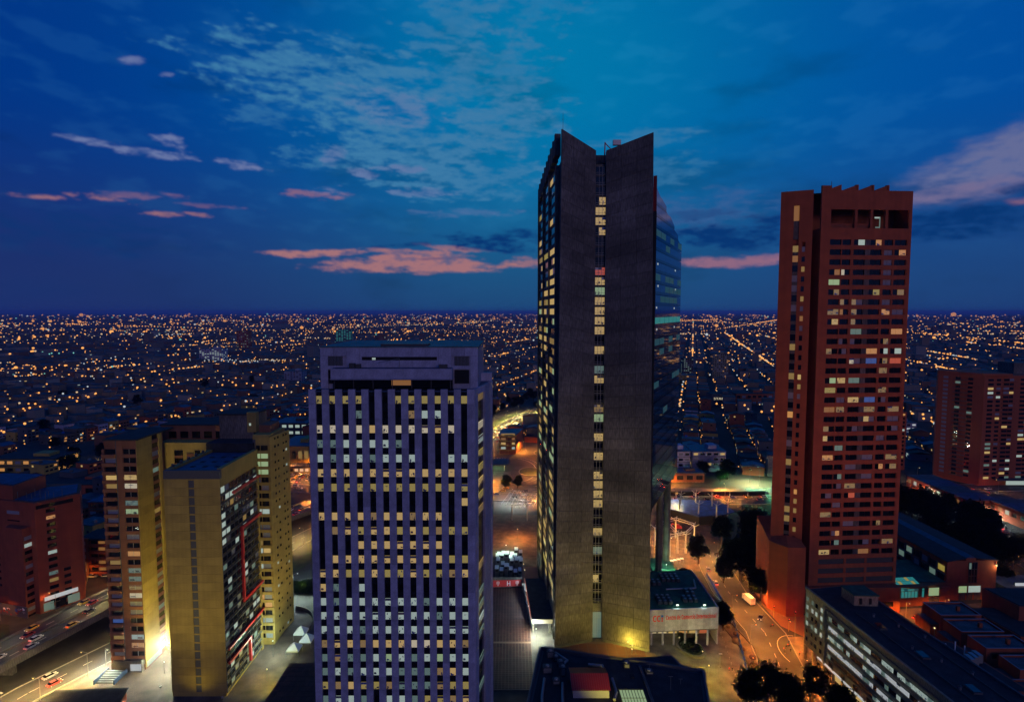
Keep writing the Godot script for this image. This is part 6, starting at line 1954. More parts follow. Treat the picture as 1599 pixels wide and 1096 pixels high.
# ------------------------------------------------------------------ lamps
func street_lamp(x: float, z: float, aim: float, h: float, kind: String, e: float, label: String, group: String, y := 0.0) -> void:
	var t := thing("street_lamp", label, "street lamp", Vector3(x, y, z), group)
	var d := Vector3(cos(aim), 0, sin(aim))
	var b := Vector3(x, y, z)
	tube(t, "pole", "pole", b, b + Vector3(0, h, 0), 0.12, 0.07, 6)
	tube(t, "arm", "pole", b + Vector3(0, h - 0.1, 0), b + Vector3(0, h + 0.3, 0) + d * 1.7, 0.05, 0.05, 5)
	var head := b + Vector3(0, h + 0.25, 0) + d * 1.9
	var hd := piece(t, "lamp_head", UB, M.metal_dark, Transform3D(Basis(d * 0.9, Vector3(0, 0.14, 0), d.cross(Vector3.UP) * 0.4), head + Vector3(0, 0.12, 0)))
	hd.name = "lamp_head"
	ball(t, "lamp_bulb", kind, head - Vector3(0, 0.12, 0), 0.24)
	var c := Color(1.0, 0.60, 0.22)
	if kind == "lamp_white":
		c = Color(0.88, 1.0, 0.95)
	elif kind == "lamp_green":
		c = Color(0.45, 1.0, 0.75)
	elif kind == "lamp_yellow":
		c = Color(1.0, 0.85, 0.5)
	spot(t, head - Vector3(0, 0.12, 0), head - Vector3(0, 5, 0) + d * 0.6, c, e * 11.0, 84.0, 0.2)

func globe_lamp(x: float, z: float, h: float, kind: String, c: Color, e: float, label: String, group := "", y := 0.0) -> void:
	var t := thing("globe_lamp", label, "lamp", Vector3(x, y, z), group)
	tube(t, "post", "pole", Vector3(x, y, z), Vector3(x, y + h, z), 0.08, 0.05, 6)
	ball(t, "lamp_globe", kind, Vector3(x, y + h + 0.2, z), 0.24)
	omni(t, Vector3(x, y + h + 0.2, z), c, e * 3.0, 0.2)

func flood(x: float, z: float, y: float, to: Vector3, kind: String, c: Color, e: float, angle: float, label: String, group := "") -> void:
	var t := thing("floodlight", label, "floodlight", Vector3(x, y, z), group)
	var at := Vector3(x, y + 0.55, z)
	tube(t, "stand", "pole", Vector3(x, y, z), at, 0.09, 0.09, 6)
	var d := (to - at).normalized()
	var bs := Basis.looking_at(d, Vector3.UP if absf(d.y) < 0.95 else Vector3.RIGHT)
	piece(t, "housing", UB, M.metal_dark, Transform3D(bs.scaled_local(Vector3(0.7, 0.5, 0.3)), at))
	piece(t, "lamp", UB, M[kind], Transform3D(bs.scaled_local(Vector3(0.62, 0.42, 0.04)), at + d * 0.18))
	spot(t, at + d * 0.3, to, c, e, angle, 0.3)

func lamps() -> void:
	var yellow := Color(1.0, 0.90, 0.33)
	var pale := Color(1.0, 0.92, 0.52)
	# floods on the cream slab, the concrete tower and the brick plinth
	flood(-100.7, -170.0, 0.2, Vector3(-100.8, 14, -178), "lamp_white", yellow, 40.0, 60.0, "floodlight at the foot of the cream slab end")
	flood(-103.0, -136.0, 0.2, Vector3(-101, 50, -178), "lamp_yellow", pale, 1050.0, 38.0, "yellow floodlight on the plaza facing the cream slab")
	flood(-116.0, -182.0, 0.2, Vector3(-127, 50, -198), "lamp_white", yellow, 1400.0, 33.0, "floodlight between the brown tower and the cream slab")
	flood(-72.0, -188.0, 0.2, Vector3(-88.5, 46, -211), "lamp_yellow", pale, 900.0, 45.0, "floodlight facing the narrow cream tower")
	flood(24.5, -186.0, 0.3, Vector3(23, 34, -207), "lamp_yellow", yellow, 250.0, 62.0, "yellow floodlight facing the concrete tower by its forecourt", "")
	for k in 2:
		flood(96.0 + k * 44.0, -128.0 + k * 8.0, 27.0, Vector3(128 + k * 20.0, 100 , -233), "sodium", Color(1.0, 0.58, 0.34), 1100.0, 40.0, "added unseen sodium floodlight facing the brick tower", "added sodium floodlights facing the brick tower")  # added out of view to brighten the brick tower
	flood(28.0, -128.0, 20.0, Vector3(32, 46, -207), "lamp_yellow", yellow, 900.0, 34.0, "added unseen yellow floodlight on the foreground roof facing the concrete tower")  # unseen lamp added to carry yellow light higher up the tower
	for a in [[42.6, -203.6, 3.2], [43.9, -202.2, 2.6], [43.4, -200.6, 2.2]]:
		globe_lamp(a[0], a[1], a[2], "lamp_yellow", yellow, 16.0, "yellow globe lamp in the cluster at the foot of the concrete tower", "globe lamp cluster at the concrete tower")
	flood(41.0, -186.0, 0.3, Vector3(42, 34, -206), "lamp_yellow", yellow, 250.0, 62.0, "yellow floodlight facing the concrete tower near the globe lamps")
	flood(2.0, -258.0, 0.4, Vector3(13, 50, -250), "lamp_yellow", yellow, 700.0, 55.0, "floodlight behind the banner facing the concrete fins")
	# white plaza lamps on the left
	street_lamp(-142.1, -193.6, 0.6, 7.0, "lamp_white", 60.0, "white lamp standing by the stair entry on the plaza", "")
	globe_lamp(-125.2, -202.5, 3.4, "lamp_white", Color(0.95, 1.0, 0.9), 110.0, "bright white lamp in the gap beside the brown tower")
	globe_lamp(-119.5, -190.0, 4.0, "lamp_white", Color(0.95, 0.98, 0.85), 110.0, "white plaza lamp between the brown tower and slab")
	globe_lamp(-86.0, -199.4, 6.0, "lamp_white", Color(0.85, 1.0, 0.92), 55.0, "white lamp on the plaza beside the cream slab")
	globe_lamp(-82.5, -186.0, 4.0, "lamp_yellow", yellow, 26.0, "small warm lamp on the plaza by the tiled low roof")
	street_lamp(-95.4, -243.5, -0.5, 10.0, "lamp_white", 90.0, "pale street lamp among the bushes beside the ramp", "")
	# bright lamp at the canopy, lamps in the yards
	globe_lamp(9.2, -211.5, 3.6, "lamp_white", Color(0.95, 1.0, 0.9), 80.0, "dazzling white lamp at the front corner of the black canopy")
	globe_lamp(6.9, -230.0, 2.8, "lamp_white", Color(0.8, 0.92, 1.0), 30.0, "white lamp behind the glass fence")
	globe_lamp(6.2, -243.0, 2.8, "lamp_white", Color(0.8, 0.92, 1.0), 26.0, "white lamp at the far end of the glass fence")
	globe_lamp(-3.0, -282.0, 7.0, "lamp_white", Color(0.8, 1.0, 0.85), 60.0, "white lamp over the yard of plant boxes")
	street_lamp(-1.5, -368.0, 0.3, 9.0, "lamp_white", 120.0, "white lamp standing at the lattice canopy", "")
	for a in [[67.3, -189.0], [62.6, -187.3]]:
		globe_lamp(a[0], a[1], 3.4, "lamp_yellow", yellow, 32.0, "yellow globe lamp on the plaza beside the oval planter", "globe lamps beside the planter")
	globe_lamp(63.0, -209.0, 0.9, "lamp_yellow", Color(1.0, 0.95, 0.7), 12.0, "low lamp among the planter bushes", "", 0.7)
	globe_lamp(69.0, -200.5, 1.4, "lamp_yellow", Color(1.0, 0.95, 0.7), 10.0, "low lamp at the near rim of the oval planter")
	globe_lamp(68.0, -246.5, 13.0, "lamp_white", Color(0.8, 1.0, 0.8), 40.0, "added tall white lamp beside the green-roofed kiosk")  # added lamp, placed high to light the kiosk roof
	globe_lamp(95.0, -284.0, 6.0, "lamp_yellow", Color(1.0, 0.7, 0.35), 110.0, "added warm lamp at the street side of the site")  # extra lamp added to brighten the building site
	globe_lamp(72.0, -306.0, 6.0, "lamp_yellow", Color(1.0, 0.7, 0.35), 130.0, "added warm lamp behind the glass tower")  # extra lamp added to warm the site behind the tower
	globe_lamp(3.0, -306.0, 6.0, "lamp_yellow", Color(1.0, 0.68, 0.32), 130.0, "warm work lamp in front of the lattice canopy")
	var tp := thing("plaza_mast", "tall unlit lamp mast on the plaza", "lamp", Vector3(70.0, 0, -186.2))
	tube(tp, "pole", "pole", Vector3(70.0, 0, -186.2), Vector3(70.0, 9.5, -186.2), 0.14, 0.08)
	bx(tp, "lamp_head", "tarp_white", 69.6, 70.6, 9.4, 9.6, -186.4, -186.0)
	globe_lamp(103.0, -352.0, 5.0, "lamp_yellow", Color(1.0, 0.9, 0.6), 130.0, "warm work lamp on the blue station floor", "", 6.0)
	globe_lamp(84.0, -296.0, 5.0, "lamp_yellow", Color(1.0, 0.7, 0.35), 200.0, "warm work lamp among the site columns")
	globe_lamp(76.0, -274.0, 5.0, "lamp_white", Color(0.8, 1.0, 0.95), 40.0, "cool work lamp by the trestles")
	globe_lamp(69.5, -262.5, 8.0, "lamp_yellow", Color(1.0, 0.6, 0.25), 170.0, "orange work lamp under the glass tower")
	street_lamp(176.5, -403.0, 2.8, 14.0, "lamp_green", 300.0, "tall green-white lamp at the cross road", "")
	street_lamp(286.8, -341.8, 2.8, 8.0, "lamp_white", 150.0, "bright white lamp in the park street", "")
	street_lamp(278.9, -375.8, 2.8, 8.0, "lamp_white", 90.0, "white lamp at the end of the park street", "")
	globe_lamp(216.5, -250.5, 5.0, "lamp_green", Color(0.5, 1.0, 0.45), 55.0, "green-tinted lamp beneath the bright green tree")
	# red signals
	for a in [[106.5, -226.5], [113.0, -222.0], [107.8, -216.5]]:
		var s := thing("traffic_signal", "red traffic signal on a yellow post by the brick plinth", "traffic light", Vector3(a[0], 0, a[1]), "traffic signals at the corner")
		tube(s, "post", "paint_yellow", Vector3(a[0], 0, a[1]), Vector3(a[0], 4.2, a[1]), 0.1, 0.1, 6)
		bx(s, "housing", "black", a[0] - 0.2, a[0] + 0.2, 4.2, 5.2, a[1] - 0.2, a[1] + 0.15)
		ball(s, "signal_light", "signal_red", Vector3(a[0], 4.95, a[1] + 0.2), 0.2)
		omni(s, Vector3(a[0], 4.95, a[1] - 0.6), Color(1.0, 0.2, 0.1), 7.0, 0.15)
	# sodium lamps along the streets
	var side := "sodium street lamp along the side street by the podium"
	for a in [[103.5, -282, PI], [90.5, -268, 0.0], [105, -258, PI], [105.5, -236, PI], [90.0, -228, 0.0], [106, -208, PI], [88.5, -206, 0.0], [100.0, -184, PI], [79.0, -186, 0.3], [112, -262, 2.5], [90.5, -162, 0.0]]:
		street_lamp(a[0], a[1], a[2], 8.5, "sodium", 52.0, side, "sodium lamps along the side street")
	var q := "sodium street lamp standing beside the overpass"
	for i in 8:
		var p: Vector3 = avenue[0].lerp(avenue[1], 0.45 + i * 0.14) if i < 4 else avenue[2].lerp(avenue[3], (i - 4) * 0.26)
		street_lamp(p.x + 8.0, p.z, PI, 9.0, "lamp_yellow", 48.0, q, "lamps beside the overpass", 7.6)
	for i in 7:
		var p: Vector3 = lower[0].lerp(lower[2], 0.3 + i * 0.13) if i < 5 else lower[3].lerp(lower[5], (i - 5) * 0.5)
		street_lamp(p.x + 7.6, p.z, PI, 9.0, "lamp_yellow", 85.0, "street lamp along the lower road beneath the overpass", "lamps along the lower road")
	for i in 22:
		var s := i / 21.0
		var x := lerpf(-330, 330, s)
		var z := -386.0 - absf(x) * 0.045 - (58.0 * (absf(x) / 330.0) if x < 0 else 0.0)
		street_lamp(x, z + (17.5 if i % 2 else -17.5), -PI / 2 if i % 2 else PI / 2, 10.0, "sodium" if i % 4 else "lamp_yellow", 270.0 if x < 200.0 else 18.0, "sodium street lamp along the wide cross road", "lamps along the cross road")
	for i in 16:
		var p: Vector3 = avenue[5].lerp(avenue[7], i / 15.0)
		street_lamp(p.x + (10 if i % 2 else -10), p.z, PI if i % 2 else 0.0, 11.0, "lamp_yellow", 190.0, "yellow street lamp along the bright avenue beyond the roundabout", "lamps along the avenue")
	for a in [[30, -470], [-24, -500], [22, -430], [12, -505], [38, -520]]:
		street_lamp(a[0], a[1], PI, 9.0, "sodium", 130.0, "sodium lamp around the roundabout", "lamps around the roundabout")
	for a in [[-190, -232], [-178, -252], [-206, -224], [-196, -258], [-176, -268], [-208, -282]]:
		street_lamp(a[0], a[1], 2.6, 8.0, "sodium", 9.0, "sodium lamp beside the dark brick block", "lamps beside the dark brick block")
	for a in [[246, -300], [262, -322], [278, -300], [240, -268], [230, -316], [206, -322], [252, -240]]:
		street_lamp(a[0], a[1], 1.0, 8.0, "sodium", 40.0, "sodium lamp in the street behind the park trees", "lamps in the park street")
	for a in [[160, -226], [178, -229], [206, -230], [150, -214]]:
		street_lamp(a[0], a[1], 1.6, 7.0, "sodium", 32.0, "sodium lamp in the yard before the brick hall", "lamps in the brick hall yard")
	for a in [[-160, -456], [-150, -430], [-178, -440], [-120, -428], [-104, -330], [-128, -360]]:
		street_lamp(a[0], a[1], 0.4, 9.0, "sodium", 170.0, "sodium lamp at the car park by the market shed", "lamps at the car park")

# ------------------------------------------------------------------ vehicles
func car_shape() -> Dictionary:
	var body := begin()
	# stations along the length: x, half width, sill height, belt height
	var s := [[-2.15, 0.62, 0.42, 0.72], [-2.0, 0.82, 0.30, 0.84], [-1.2, 0.88, 0.26, 0.94], [0.9, 0.88, 0.26, 0.92], [1.7, 0.84, 0.28, 0.80], [2.1, 0.70, 0.36, 0.66]]
	for i in s.size() - 1:
		var a: Array = s[i]
		var b: Array = s[i + 1]
		for d in [1.0, -1.0]:
			quad(body, Vector3(a[0], a[2], a[1] * d), Vector3(a[0], a[3], a[1] * d), Vector3(b[0], b[3], b[1] * d), Vector3(b[0], b[2], b[1] * d))
		quad(body, Vector3(a[0], a[3], -a[1]), Vector3(b[0], b[3], -b[1]), Vector3(b[0], b[3], b[1]), Vector3(a[0], a[3], a[1]))
		quad(body, Vector3(a[0], a[2], -a[1]), Vector3(a[0], a[2], a[1]), Vector3(b[0], b[2], b[1]), Vector3(b[0], b[2], -b[1]))
	quad(body, Vector3(-2.15, 0.42, -0.62), Vector3(-2.15, 0.72, -0.62), Vector3(-2.15, 0.72, 0.62), Vector3(-2.15, 0.42, 0.62))
	quad(body, Vector3(2.1, 0.36, -0.7), Vector3(2.1, 0.36, 0.7), Vector3(2.1, 0.66, 0.7), Vector3(2.1, 0.66, -0.7))
	var cab := begin()
	var lo := [Vector3(-1.75, 0.9, -0.8), Vector3(1.15, 0.9, -0.8), Vector3(1.15, 0.9, 0.8), Vector3(-1.75, 0.9, 0.8)]
	var hi := [Vector3(-1.2, 1.42, -0.62), Vector3(0.35, 1.44, -0.62), Vector3(0.35, 1.44, 0.62), Vector3(-1.2, 1.42, 0.62)]
	for i in 4:
		quad(cab, lo[i], hi[i], hi[(i + 1) % 4], lo[(i + 1) % 4])
	var roof := begin()
	var u := Vector3(0, 0.04, 0)
	quad(roof, hi[0] + u, hi[1] + u, hi[2] + u, hi[3] + u)
	for i in 4:
		quad(roof, hi[i], hi[i] + u, hi[(i + 1) % 4] + u, hi[(i + 1) % 4])
	var wheel := CylinderMesh.new()
	wheel.top_radius = 0.33
	wheel.bottom_radius = 0.33
	wheel.height = 0.2
	wheel.radial_segments = 12
	wheel.rings = 1
	var rim := CylinderMesh.new()
	rim.top_radius = 0.2
	rim.bottom_radius = 0.2
	rim.height = 0.22
	rim.radial_segments = 10
	rim.rings = 1
	return {"body": done(body), "cabin": done(cab), "roof": done(roof), "wheel": wheel, "rim": rim}

func car(shape: Dictionary, at: Vector3, turn: float, paint: String, label: String, group: String, on := true, kind := "car") -> Node3D:
	var t := thing("parked_car" if not on else "car", label, kind, at, group, turn)
	var w := world_of(t)
	piece(t, "body", shape.body, M[paint], w)
	piece(t, "cabin_glass", shape.cabin, M.glass_black, w)
	piece(t, "roof", shape.roof, M[paint], w)
	for a in [[-1.35, -0.8], [1.35, -0.8], [-1.35, 0.8], [1.35, 0.8]]:
		var o := piece(t, "wheel", shape.wheel, M.tyre, w * Transform3D(Basis(Vector3.RIGHT, PI / 2), Vector3(a[0], 0.33, a[1])))
		piece(o, "rim", shape.rim, M.rim, w * Transform3D(Basis(Vector3.RIGHT, PI / 2), Vector3(a[0], 0.33, a[1])))
	for d in [-0.55, 0.55]:
		piece(t, "headlight", UB, M["head_white" if on else "lamp_off"], w * Transform3D(Basis.from_scale(Vector3(0.1, 0.16, 0.34)), Vector3(2.1, 0.62, d)))
		piece(t, "taillight", UB, M["tail_red" if on else "red_paint"], w * Transform3D(Basis.from_scale(Vector3(0.1, 0.16, 0.34)), Vector3(-2.12, 0.68, d)))
	if on:
		spot(t, w * Vector3(2.3, 0.65, 0), w * Vector3(9.0, 0.2, 0), Color(1.0, 0.95, 0.82), 60.0, 32.0, 0.1)
		omni(t, w * Vector3(-2.45, 0.75, 0), Color(1.0, 0.12, 0.06), 2.2, 0.1)
	return t

func traffic() -> void:
	var sh := car_shape()
	for a in [["car_white", 0.62, 0.62, 0.6], ["car_silver", 0.34, 0.35, 0.37], ["car_black", 0.012, 0.013, 0.016], ["car_red", 0.36, 0.02, 0.02], ["car_yellow", 0.55, 0.36, 0.03], ["car_blue", 0.03, 0.06, 0.2]]:
		var m := mat(a[0], lin(a[1], a[2], a[3]), 0.35)
		m.clearcoat_enabled = true
		m.clearcoat = 0.7
		m.clearcoat_roughness = 0.08
	var tints := ["white", "silver", "black", "red", "yellow", "blue"]
	var r := RandomNumberGenerator.new()
	r.seed = 19
	var lanes := [
		[avenue, 2.5, 1, 17, "overpass avenue", 0.0, 640.0, 15.0], [avenue, 6.0, 1, 17, "overpass avenue", 6.0, 640.0, 17.0], [avenue, -2.5, -1, 17, "overpass avenue", 3.0, 640.0, 13.0], [avenue, -6.0, -1, 17, "overpass avenue", 9.0, 640.0, 16.0],
		[avenue, 12.5, 1, 17, "far carriageway of the avenue", 420.0, 720.0, 9.0], [avenue, 18.5, 1, 17, "far carriageway of the avenue", 420.0, 720.0, 10.0], [lower, 3.4, 1, 12, "lower road", 45.0, 300.0, 19.0], [lower, -2.4, 1, 12, "lower road", 52.0, 300.0, 23.0],
		[cross_road, 4.0, 1, 20, "wide cross road", 180.0, 760.0, 11.0], [cross_road, 9.0, 1, 20, "wide cross road", 190.0, 760.0, 21.0], [cross_road, -4.0, -1, 20, "wide cross road", 185.0, 760.0, 11.0], [cross_road, -10.0, -1, 20, "wide cross road", 185.0, 760.0, 20.0],
		[side_street, 4.2, -1, 9, "side street", 8.0, 60.0, 16.0], [side_street, -2.6, 1, 9, "side street", 14.0, 60.0, 24.0], [east_street, 3.0, 1, 9, "park street", 5.0, 170.0, 15.0]]
	for l in lanes:
		var line: Array = l[0]
		var run := 0.0
		var next: float = l[5]
		for i in line.size() - 1:
			var a: Vector3 = line[i]
			var b: Vector3 = line[i + 1]
			var L := a.distance_to(b)
			var d := (b - a) / L
			var rt := Vector3(d.x, 0, d.z).normalized().cross(Vector3.UP)
			while next < run + L and next < l[6]:
				var p: Vector3 = a + d * (next - run) + rt * l[1]
				var c: String = tints[r.randi() % 6]
				var way := "with its tail lights to the towers" if l[2] > 0 else "with its headlights to the towers"
				car(sh, p, atan2(-d.z * l[2], d.x * l[2]), "car_" + c, "%s car on the %s %s" % [c, l[4], way], "%s cars on the %s, %s" % [c, l[4], "going out" if l[2] > 0 else "coming in"])
				next += l[7] * r.randf_range(0.7, 1.9)
			run += L
	car(sh, Vector3(100.6, 0.3, -225.0), -2.2, "car_black", "black car waiting at the corner of the brick plinth", "")
	# parked cars
	for a in [[-196.5, -262, 0.1, "white"], [-190.5, -262.6, 0.1, "white"], [164, -225, 0.2, "red"], [170, -226, 0.2, "black"]]:
		car(sh, Vector3(a[0], 0.12, a[1]), a[2], "car_" + a[3], "%s car parked %s" % [a[3], "before the low balcony house" if a[0] < 0 else "in the brick hall yard"], "%s parked cars %s" % [a[3], "at the balcony house" if a[0] < 0 else "in the yard"], false)
	for i in 24:
		var c: String = tints[(i * 5 + 2) % 6]
		car(sh, Vector3(-172 + (i % 8) * 5.2, 0.05, -430.0 + (i / 8) * 7.0 - (i % 8) * 0.4), 1.45 if i % 2 else -1.6, "car_" + c, "%s car parked in the lot by the market shed" % c, "%s cars in the market car park" % c, false)
	# box truck under the trees
	var t := thing("box_truck", "white box truck with red tail lights under the street trees", "truck", Vector3(101, 0.3, -238), "", 1.75)
	var w := world_of(t)
	piece(t, "cargo_box", UB, M.tarp_white, w * Transform3D(Basis.from_scale(Vector3(5.0, 2.6, 2.2)), Vector3(-0.8, 2.0, 0)))
	piece(t, "cab", UB, M.car_white, w * Transform3D(Basis.from_scale(Vector3(1.6, 2.0, 2.0)), Vector3(2.6, 1.5, 0)))
	piece(t, "windscreen", UB, M.glass_black, w * Transform3D(Basis.from_scale(Vector3(0.05, 0.8, 1.8)), Vector3(3.42, 1.9, 0)))
	piece(t, "chassis", UB, M.black, w * Transform3D(Basis.from_scale(Vector3(6.6, 0.25, 1.6)), Vector3(0, 0.55, 0)))
	for a in [[-2.2, -0.95], [2.4, -0.95], [-2.2, 0.95], [2.4, 0.95]]:
		piece(t, "wheel", sh.wheel, M.tyre, w * Transform3D(Basis(Vector3.RIGHT, PI / 2).scaled_local(Vector3(1.3, 1.3, 1.3)), Vector3(a[0], 0.43, a[1])))
	for d in [-0.8, 0.8]:
		piece(t, "taillight", UB, M.tail_red, w * Transform3D(Basis.from_scale(Vector3(0.08, 0.2, 0.3)), Vector3(-3.34, 0.85, d)))
		piece(t, "headlight", UB, M.head_white, w * Transform3D(Basis.from_scale(Vector3(0.08, 0.2, 0.3)), Vector3(3.42, 0.85, d)))
	# motorcycles at the corner
	for a in [[102.6, -219.2, 0.4], [99.6, -203.0, 1.2], [102.2, -205.6, 0.3], [104.2, -200.6, 0.9]]:
		var k := thing("motorcycle", "dark motorcycle standing at the street corner by the beige office", "motorcycle", Vector3(a[0], 0.3, a[1]), "motorcycles at the street corner", a[2])
		var kw := world_of(k)
		for x in [-0.65, 0.65]:
			piece(k, "wheel", sh.wheel, M.tyre, kw * Transform3D(Basis(Vector3.RIGHT, PI / 2).scaled_local(Vector3(1, 0.5, 1)), Vector3(x, 0.33, 0)))
		piece(k, "tank", UB, M.car_red, kw * Transform3D(Basis(Vector3(0, 0, 1), 0.15).scaled_local(Vector3(0.55, 0.28, 0.28)), Vector3(0.12, 0.85, 0)))
		piece(k, "seat", UB, M.black, kw * Transform3D(Basis.from_scale(Vector3(0.7, 0.1, 0.26)), Vector3(-0.4, 0.82, 0)))
		piece(k, "engine", UB, M.metal_dark, kw * Transform3D(Basis.from_scale(Vector3(0.5, 0.4, 0.3)), Vector3(0, 0.5, 0)))
		tube(k, "fork", "metal", kw * Vector3(0.65, 0.33, 0), kw * Vector3(0.42, 1.05, 0), 0.05, 0.05, 5)
		tube(k, "handlebar", "metal_dark", kw * Vector3(0.4, 1.07, -0.35), kw * Vector3(0.4, 1.07, 0.35), 0.03, 0.03, 5)

# ------------------------------------------------------------------ people
func figure(bones: Array, cell: float) -> ArrayMesh:
	# surface nets over tapered capsules joined with a smooth minimum
	var lo := Vector3(9, 9, 9)
	var hi := -lo
	for b in bones:
		var k: float = maxf(b[2], b[3]) + 0.06
		for p in [b[0], b[1]]:
			lo = lo.min(p - Vector3.ONE * k)
			hi = hi.max(p + Vector3.ONE * k)
	var nx := int((hi.x - lo.x) / cell) + 2
	var ny := int((hi.y - lo.y) / cell) + 2
	var nz := int((hi.z - lo.z) / cell) + 2
	var d := PackedFloat32Array()
	d.resize(nx * ny * nz)
	for z in nz:
		for y in ny:
			for x in nx:
				var p := lo + Vector3(x, y, z) * cell
				var v := 9.0
				for b in bones:
					var ab: Vector3 = b[1] - b[0]
					var t: float = clampf((p - b[0]).dot(ab) / ab.length_squared(), 0.0, 1.0)
					var e: float = p.distance_to(b[0] + ab * t) - lerpf(b[2], b[3], t)
					var h := clampf(0.5 + 0.5 * (v - e) / 0.05, 0.0, 1.0)
					v = lerpf(v, e, h) - 0.05 * h * (1.0 - h)
				d[(z * ny + y) * nx + x] = v
	var at := {}
	for z in nz - 1:
		for y in ny - 1:
			for x in nx - 1:
				var sum := Vector3.ZERO
				var n := 0
				for e in [[0, 0, 0, 1, 0, 0], [0, 1, 0, 1, 1, 0], [0, 0, 1, 1, 0, 1], [0, 1, 1, 1, 1, 1], [0, 0, 0, 0, 1, 0], [1, 0, 0, 1, 1, 0], [0, 0, 1, 0, 1, 1], [1, 0, 1, 1, 1, 1], [0, 0, 0, 0, 0, 1], [1, 0, 0, 1, 0, 1], [0, 1, 0, 0, 1, 1], [1, 1, 0, 1, 1, 1]]:
					var a := d[((z + e[2]) * ny + y + e[1]) * nx + x + e[0]]
					var b := d[((z + e[5]) * ny + y + e[4]) * nx + x + e[3]]
					if (a < 0.0) != (b < 0.0):
						var t := a / (a - b)
						sum += Vector3(x + lerpf(e[0], e[3], t), y + lerpf(e[1], e[4], t), z + lerpf(e[2], e[5], t))
						n += 1
				if n:
					at[(z * ny + y) * nx + x] = lo + sum / n * cell
	var st := SurfaceTool.new()
	st.begin(Mesh.PRIMITIVE_TRIANGLES)
	st.set_smooth_group(0)
	for z in range(1, nz - 1):
		for y in range(1, ny - 1):
			for x in range(1, nx - 1):
				var i := (z * ny + y) * nx + x
				for ax in [[1, nx, nx * ny], [nx, nx * ny, 1], [nx * ny, 1, nx]]:
					var a := d[i]
					var b := d[i + ax[0]]
					if (a < 0.0) != (b < 0.0):
						var k := [i, i - ax[1], i - ax[1] - ax[2], i - ax[2]]
						if a < 0.0:
							k.reverse()
						if at.has(k[0]) and at.has(k[1]) and at.has(k[2]) and at.has(k[3]):
							quad(st, at[k[0]], at[k[1]], at[k[2]], at[k[3]])
	st.index()
	st.generate_normals()
	return st.commit()

func people() -> void:
	var V := func(x: float, y: float, z: float) -> Vector3: return Vector3(x, y, z)
	var bones := [
		[V.call(0, 1.62, 0.01), V.call(0, 1.68, 0.0), 0.095, 0.10], [V.call(0, 1.44, 0), V.call(0, 1.56, 0.01), 0.06, 0.058], [V.call(0, 1.0, 0), V.call(0, 1.36, 0), 0.15, 0.16],
		[V.call(-0.16, 1.4, 0), V.call(0.16, 1.4, 0), 0.075, 0.075], [V.call(-0.21, 1.38, 0), V.call(-0.26, 1.1, 0), 0.055, 0.045], [V.call(-0.26, 1.1, 0), V.call(-0.25, 0.86, 0.08), 0.042, 0.032],
		[V.call(0.21, 1.38, 0), V.call(0.26, 1.1, 0), 0.055, 0.045], [V.call(0.26, 1.1, 0), V.call(0.25, 0.86, 0.08), 0.042, 0.032],
		[V.call(-0.09, 0.95, 0), V.call(-0.11, 0.5, 0.02), 0.09, 0.062], [V.call(-0.11, 0.5, 0.02), V.call(-0.12, 0.08, -0.02), 0.058, 0.04], [V.call(-0.12, 0.05, -0.03), V.call(-0.13, 0.04, 0.15), 0.045, 0.035],
		[V.call(0.09, 0.95, 0), V.call(0.11, 0.5, 0.03), 0.09, 0.062], [V.call(0.11, 0.5, 0.03), V.call(0.12, 0.08, 0.0), 0.058, 0.04], [V.call(0.12, 0.05, -0.01), V.call(0.13, 0.04, 0.17), 0.045, 0.035]]
	var trunk := figure(bones, 0.035)
	var jacket := figure([[V.call(0, 0.98, 0), V.call(0, 1.36, 0), 0.168, 0.172], [V.call(-0.17, 1.4, 0), V.call(0.17, 1.4, 0), 0.09, 0.09], [V.call(-0.21, 1.38, 0), V.call(-0.26, 1.1, 0), 0.072, 0.06], [V.call(-0.26, 1.1, 0), V.call(-0.25, 0.92, 0.06), 0.058, 0.05], [V.call(0.21, 1.38, 0), V.call(0.26, 1.1, 0), 0.072, 0.06], [V.call(0.26, 1.1, 0), V.call(0.25, 0.92, 0.06), 0.058, 0.05]], 0.035)
	var trousers := figure([[V.call(-0.09, 0.95, 0), V.call(-0.11, 0.5, 0.02), 0.105, 0.078], [V.call(-0.11, 0.5, 0.02), V.call(-0.12, 0.12, -0.02), 0.074, 0.06], [V.call(0.09, 0.95, 0), V.call(0.11, 0.5, 0.03), 0.105, 0.078], [V.call(0.11, 0.5, 0.03), V.call(0.12, 0.12, 0.0), 0.074, 0.06], [V.call(-0.07, 0.96, 0), V.call(0.07, 0.96, 0), 0.12, 0.12]], 0.035)
	var hair := figure([[V.call(0, 1.68, -0.02), V.call(0, 1.72, -0.01), 0.105, 0.09]], 0.03)
	for a in [[75.1, -191.1, 0.3, "car_red", "person in a red jacket standing on the plaza beside another person", 0.1], [76.2, -191.1, -0.5, "black", "person in a dark jacket standing on the plaza beside one in red", 0.1],
		[99.1, -201.2, 1.0, "metal_dark", "person in a grey jacket standing among the motorcycles", 0.3], [101.5, -201.9, 2.6, "black", "person in a black jacket standing beside a motorcycle", 0.3], [103.4, -207.2, -0.8, "tarp_blue", "person in a blue jacket at the street corner", 0.3], [72.5, -215.0, 0.9, "curtain", "person in a pale jacket walking before the shop windows", 0.1], [-92.5, -176.0, 0.6, "curtain", "person in a pale jacket on the plaza by the cream slab", 0.12]]:
		var t := thing("person", a[4], "person", Vector3(a[0], a[5], a[1]), "", a[2])
		var w := world_of(t)
		piece(t, "body", trunk, M.skin, w)
		piece(t, "jacket", jacket, M[a[3]], w)
		piece(t, "trousers", trousers, M.metal_dark, w)
		piece(t, "hair", hair, M.black, w)

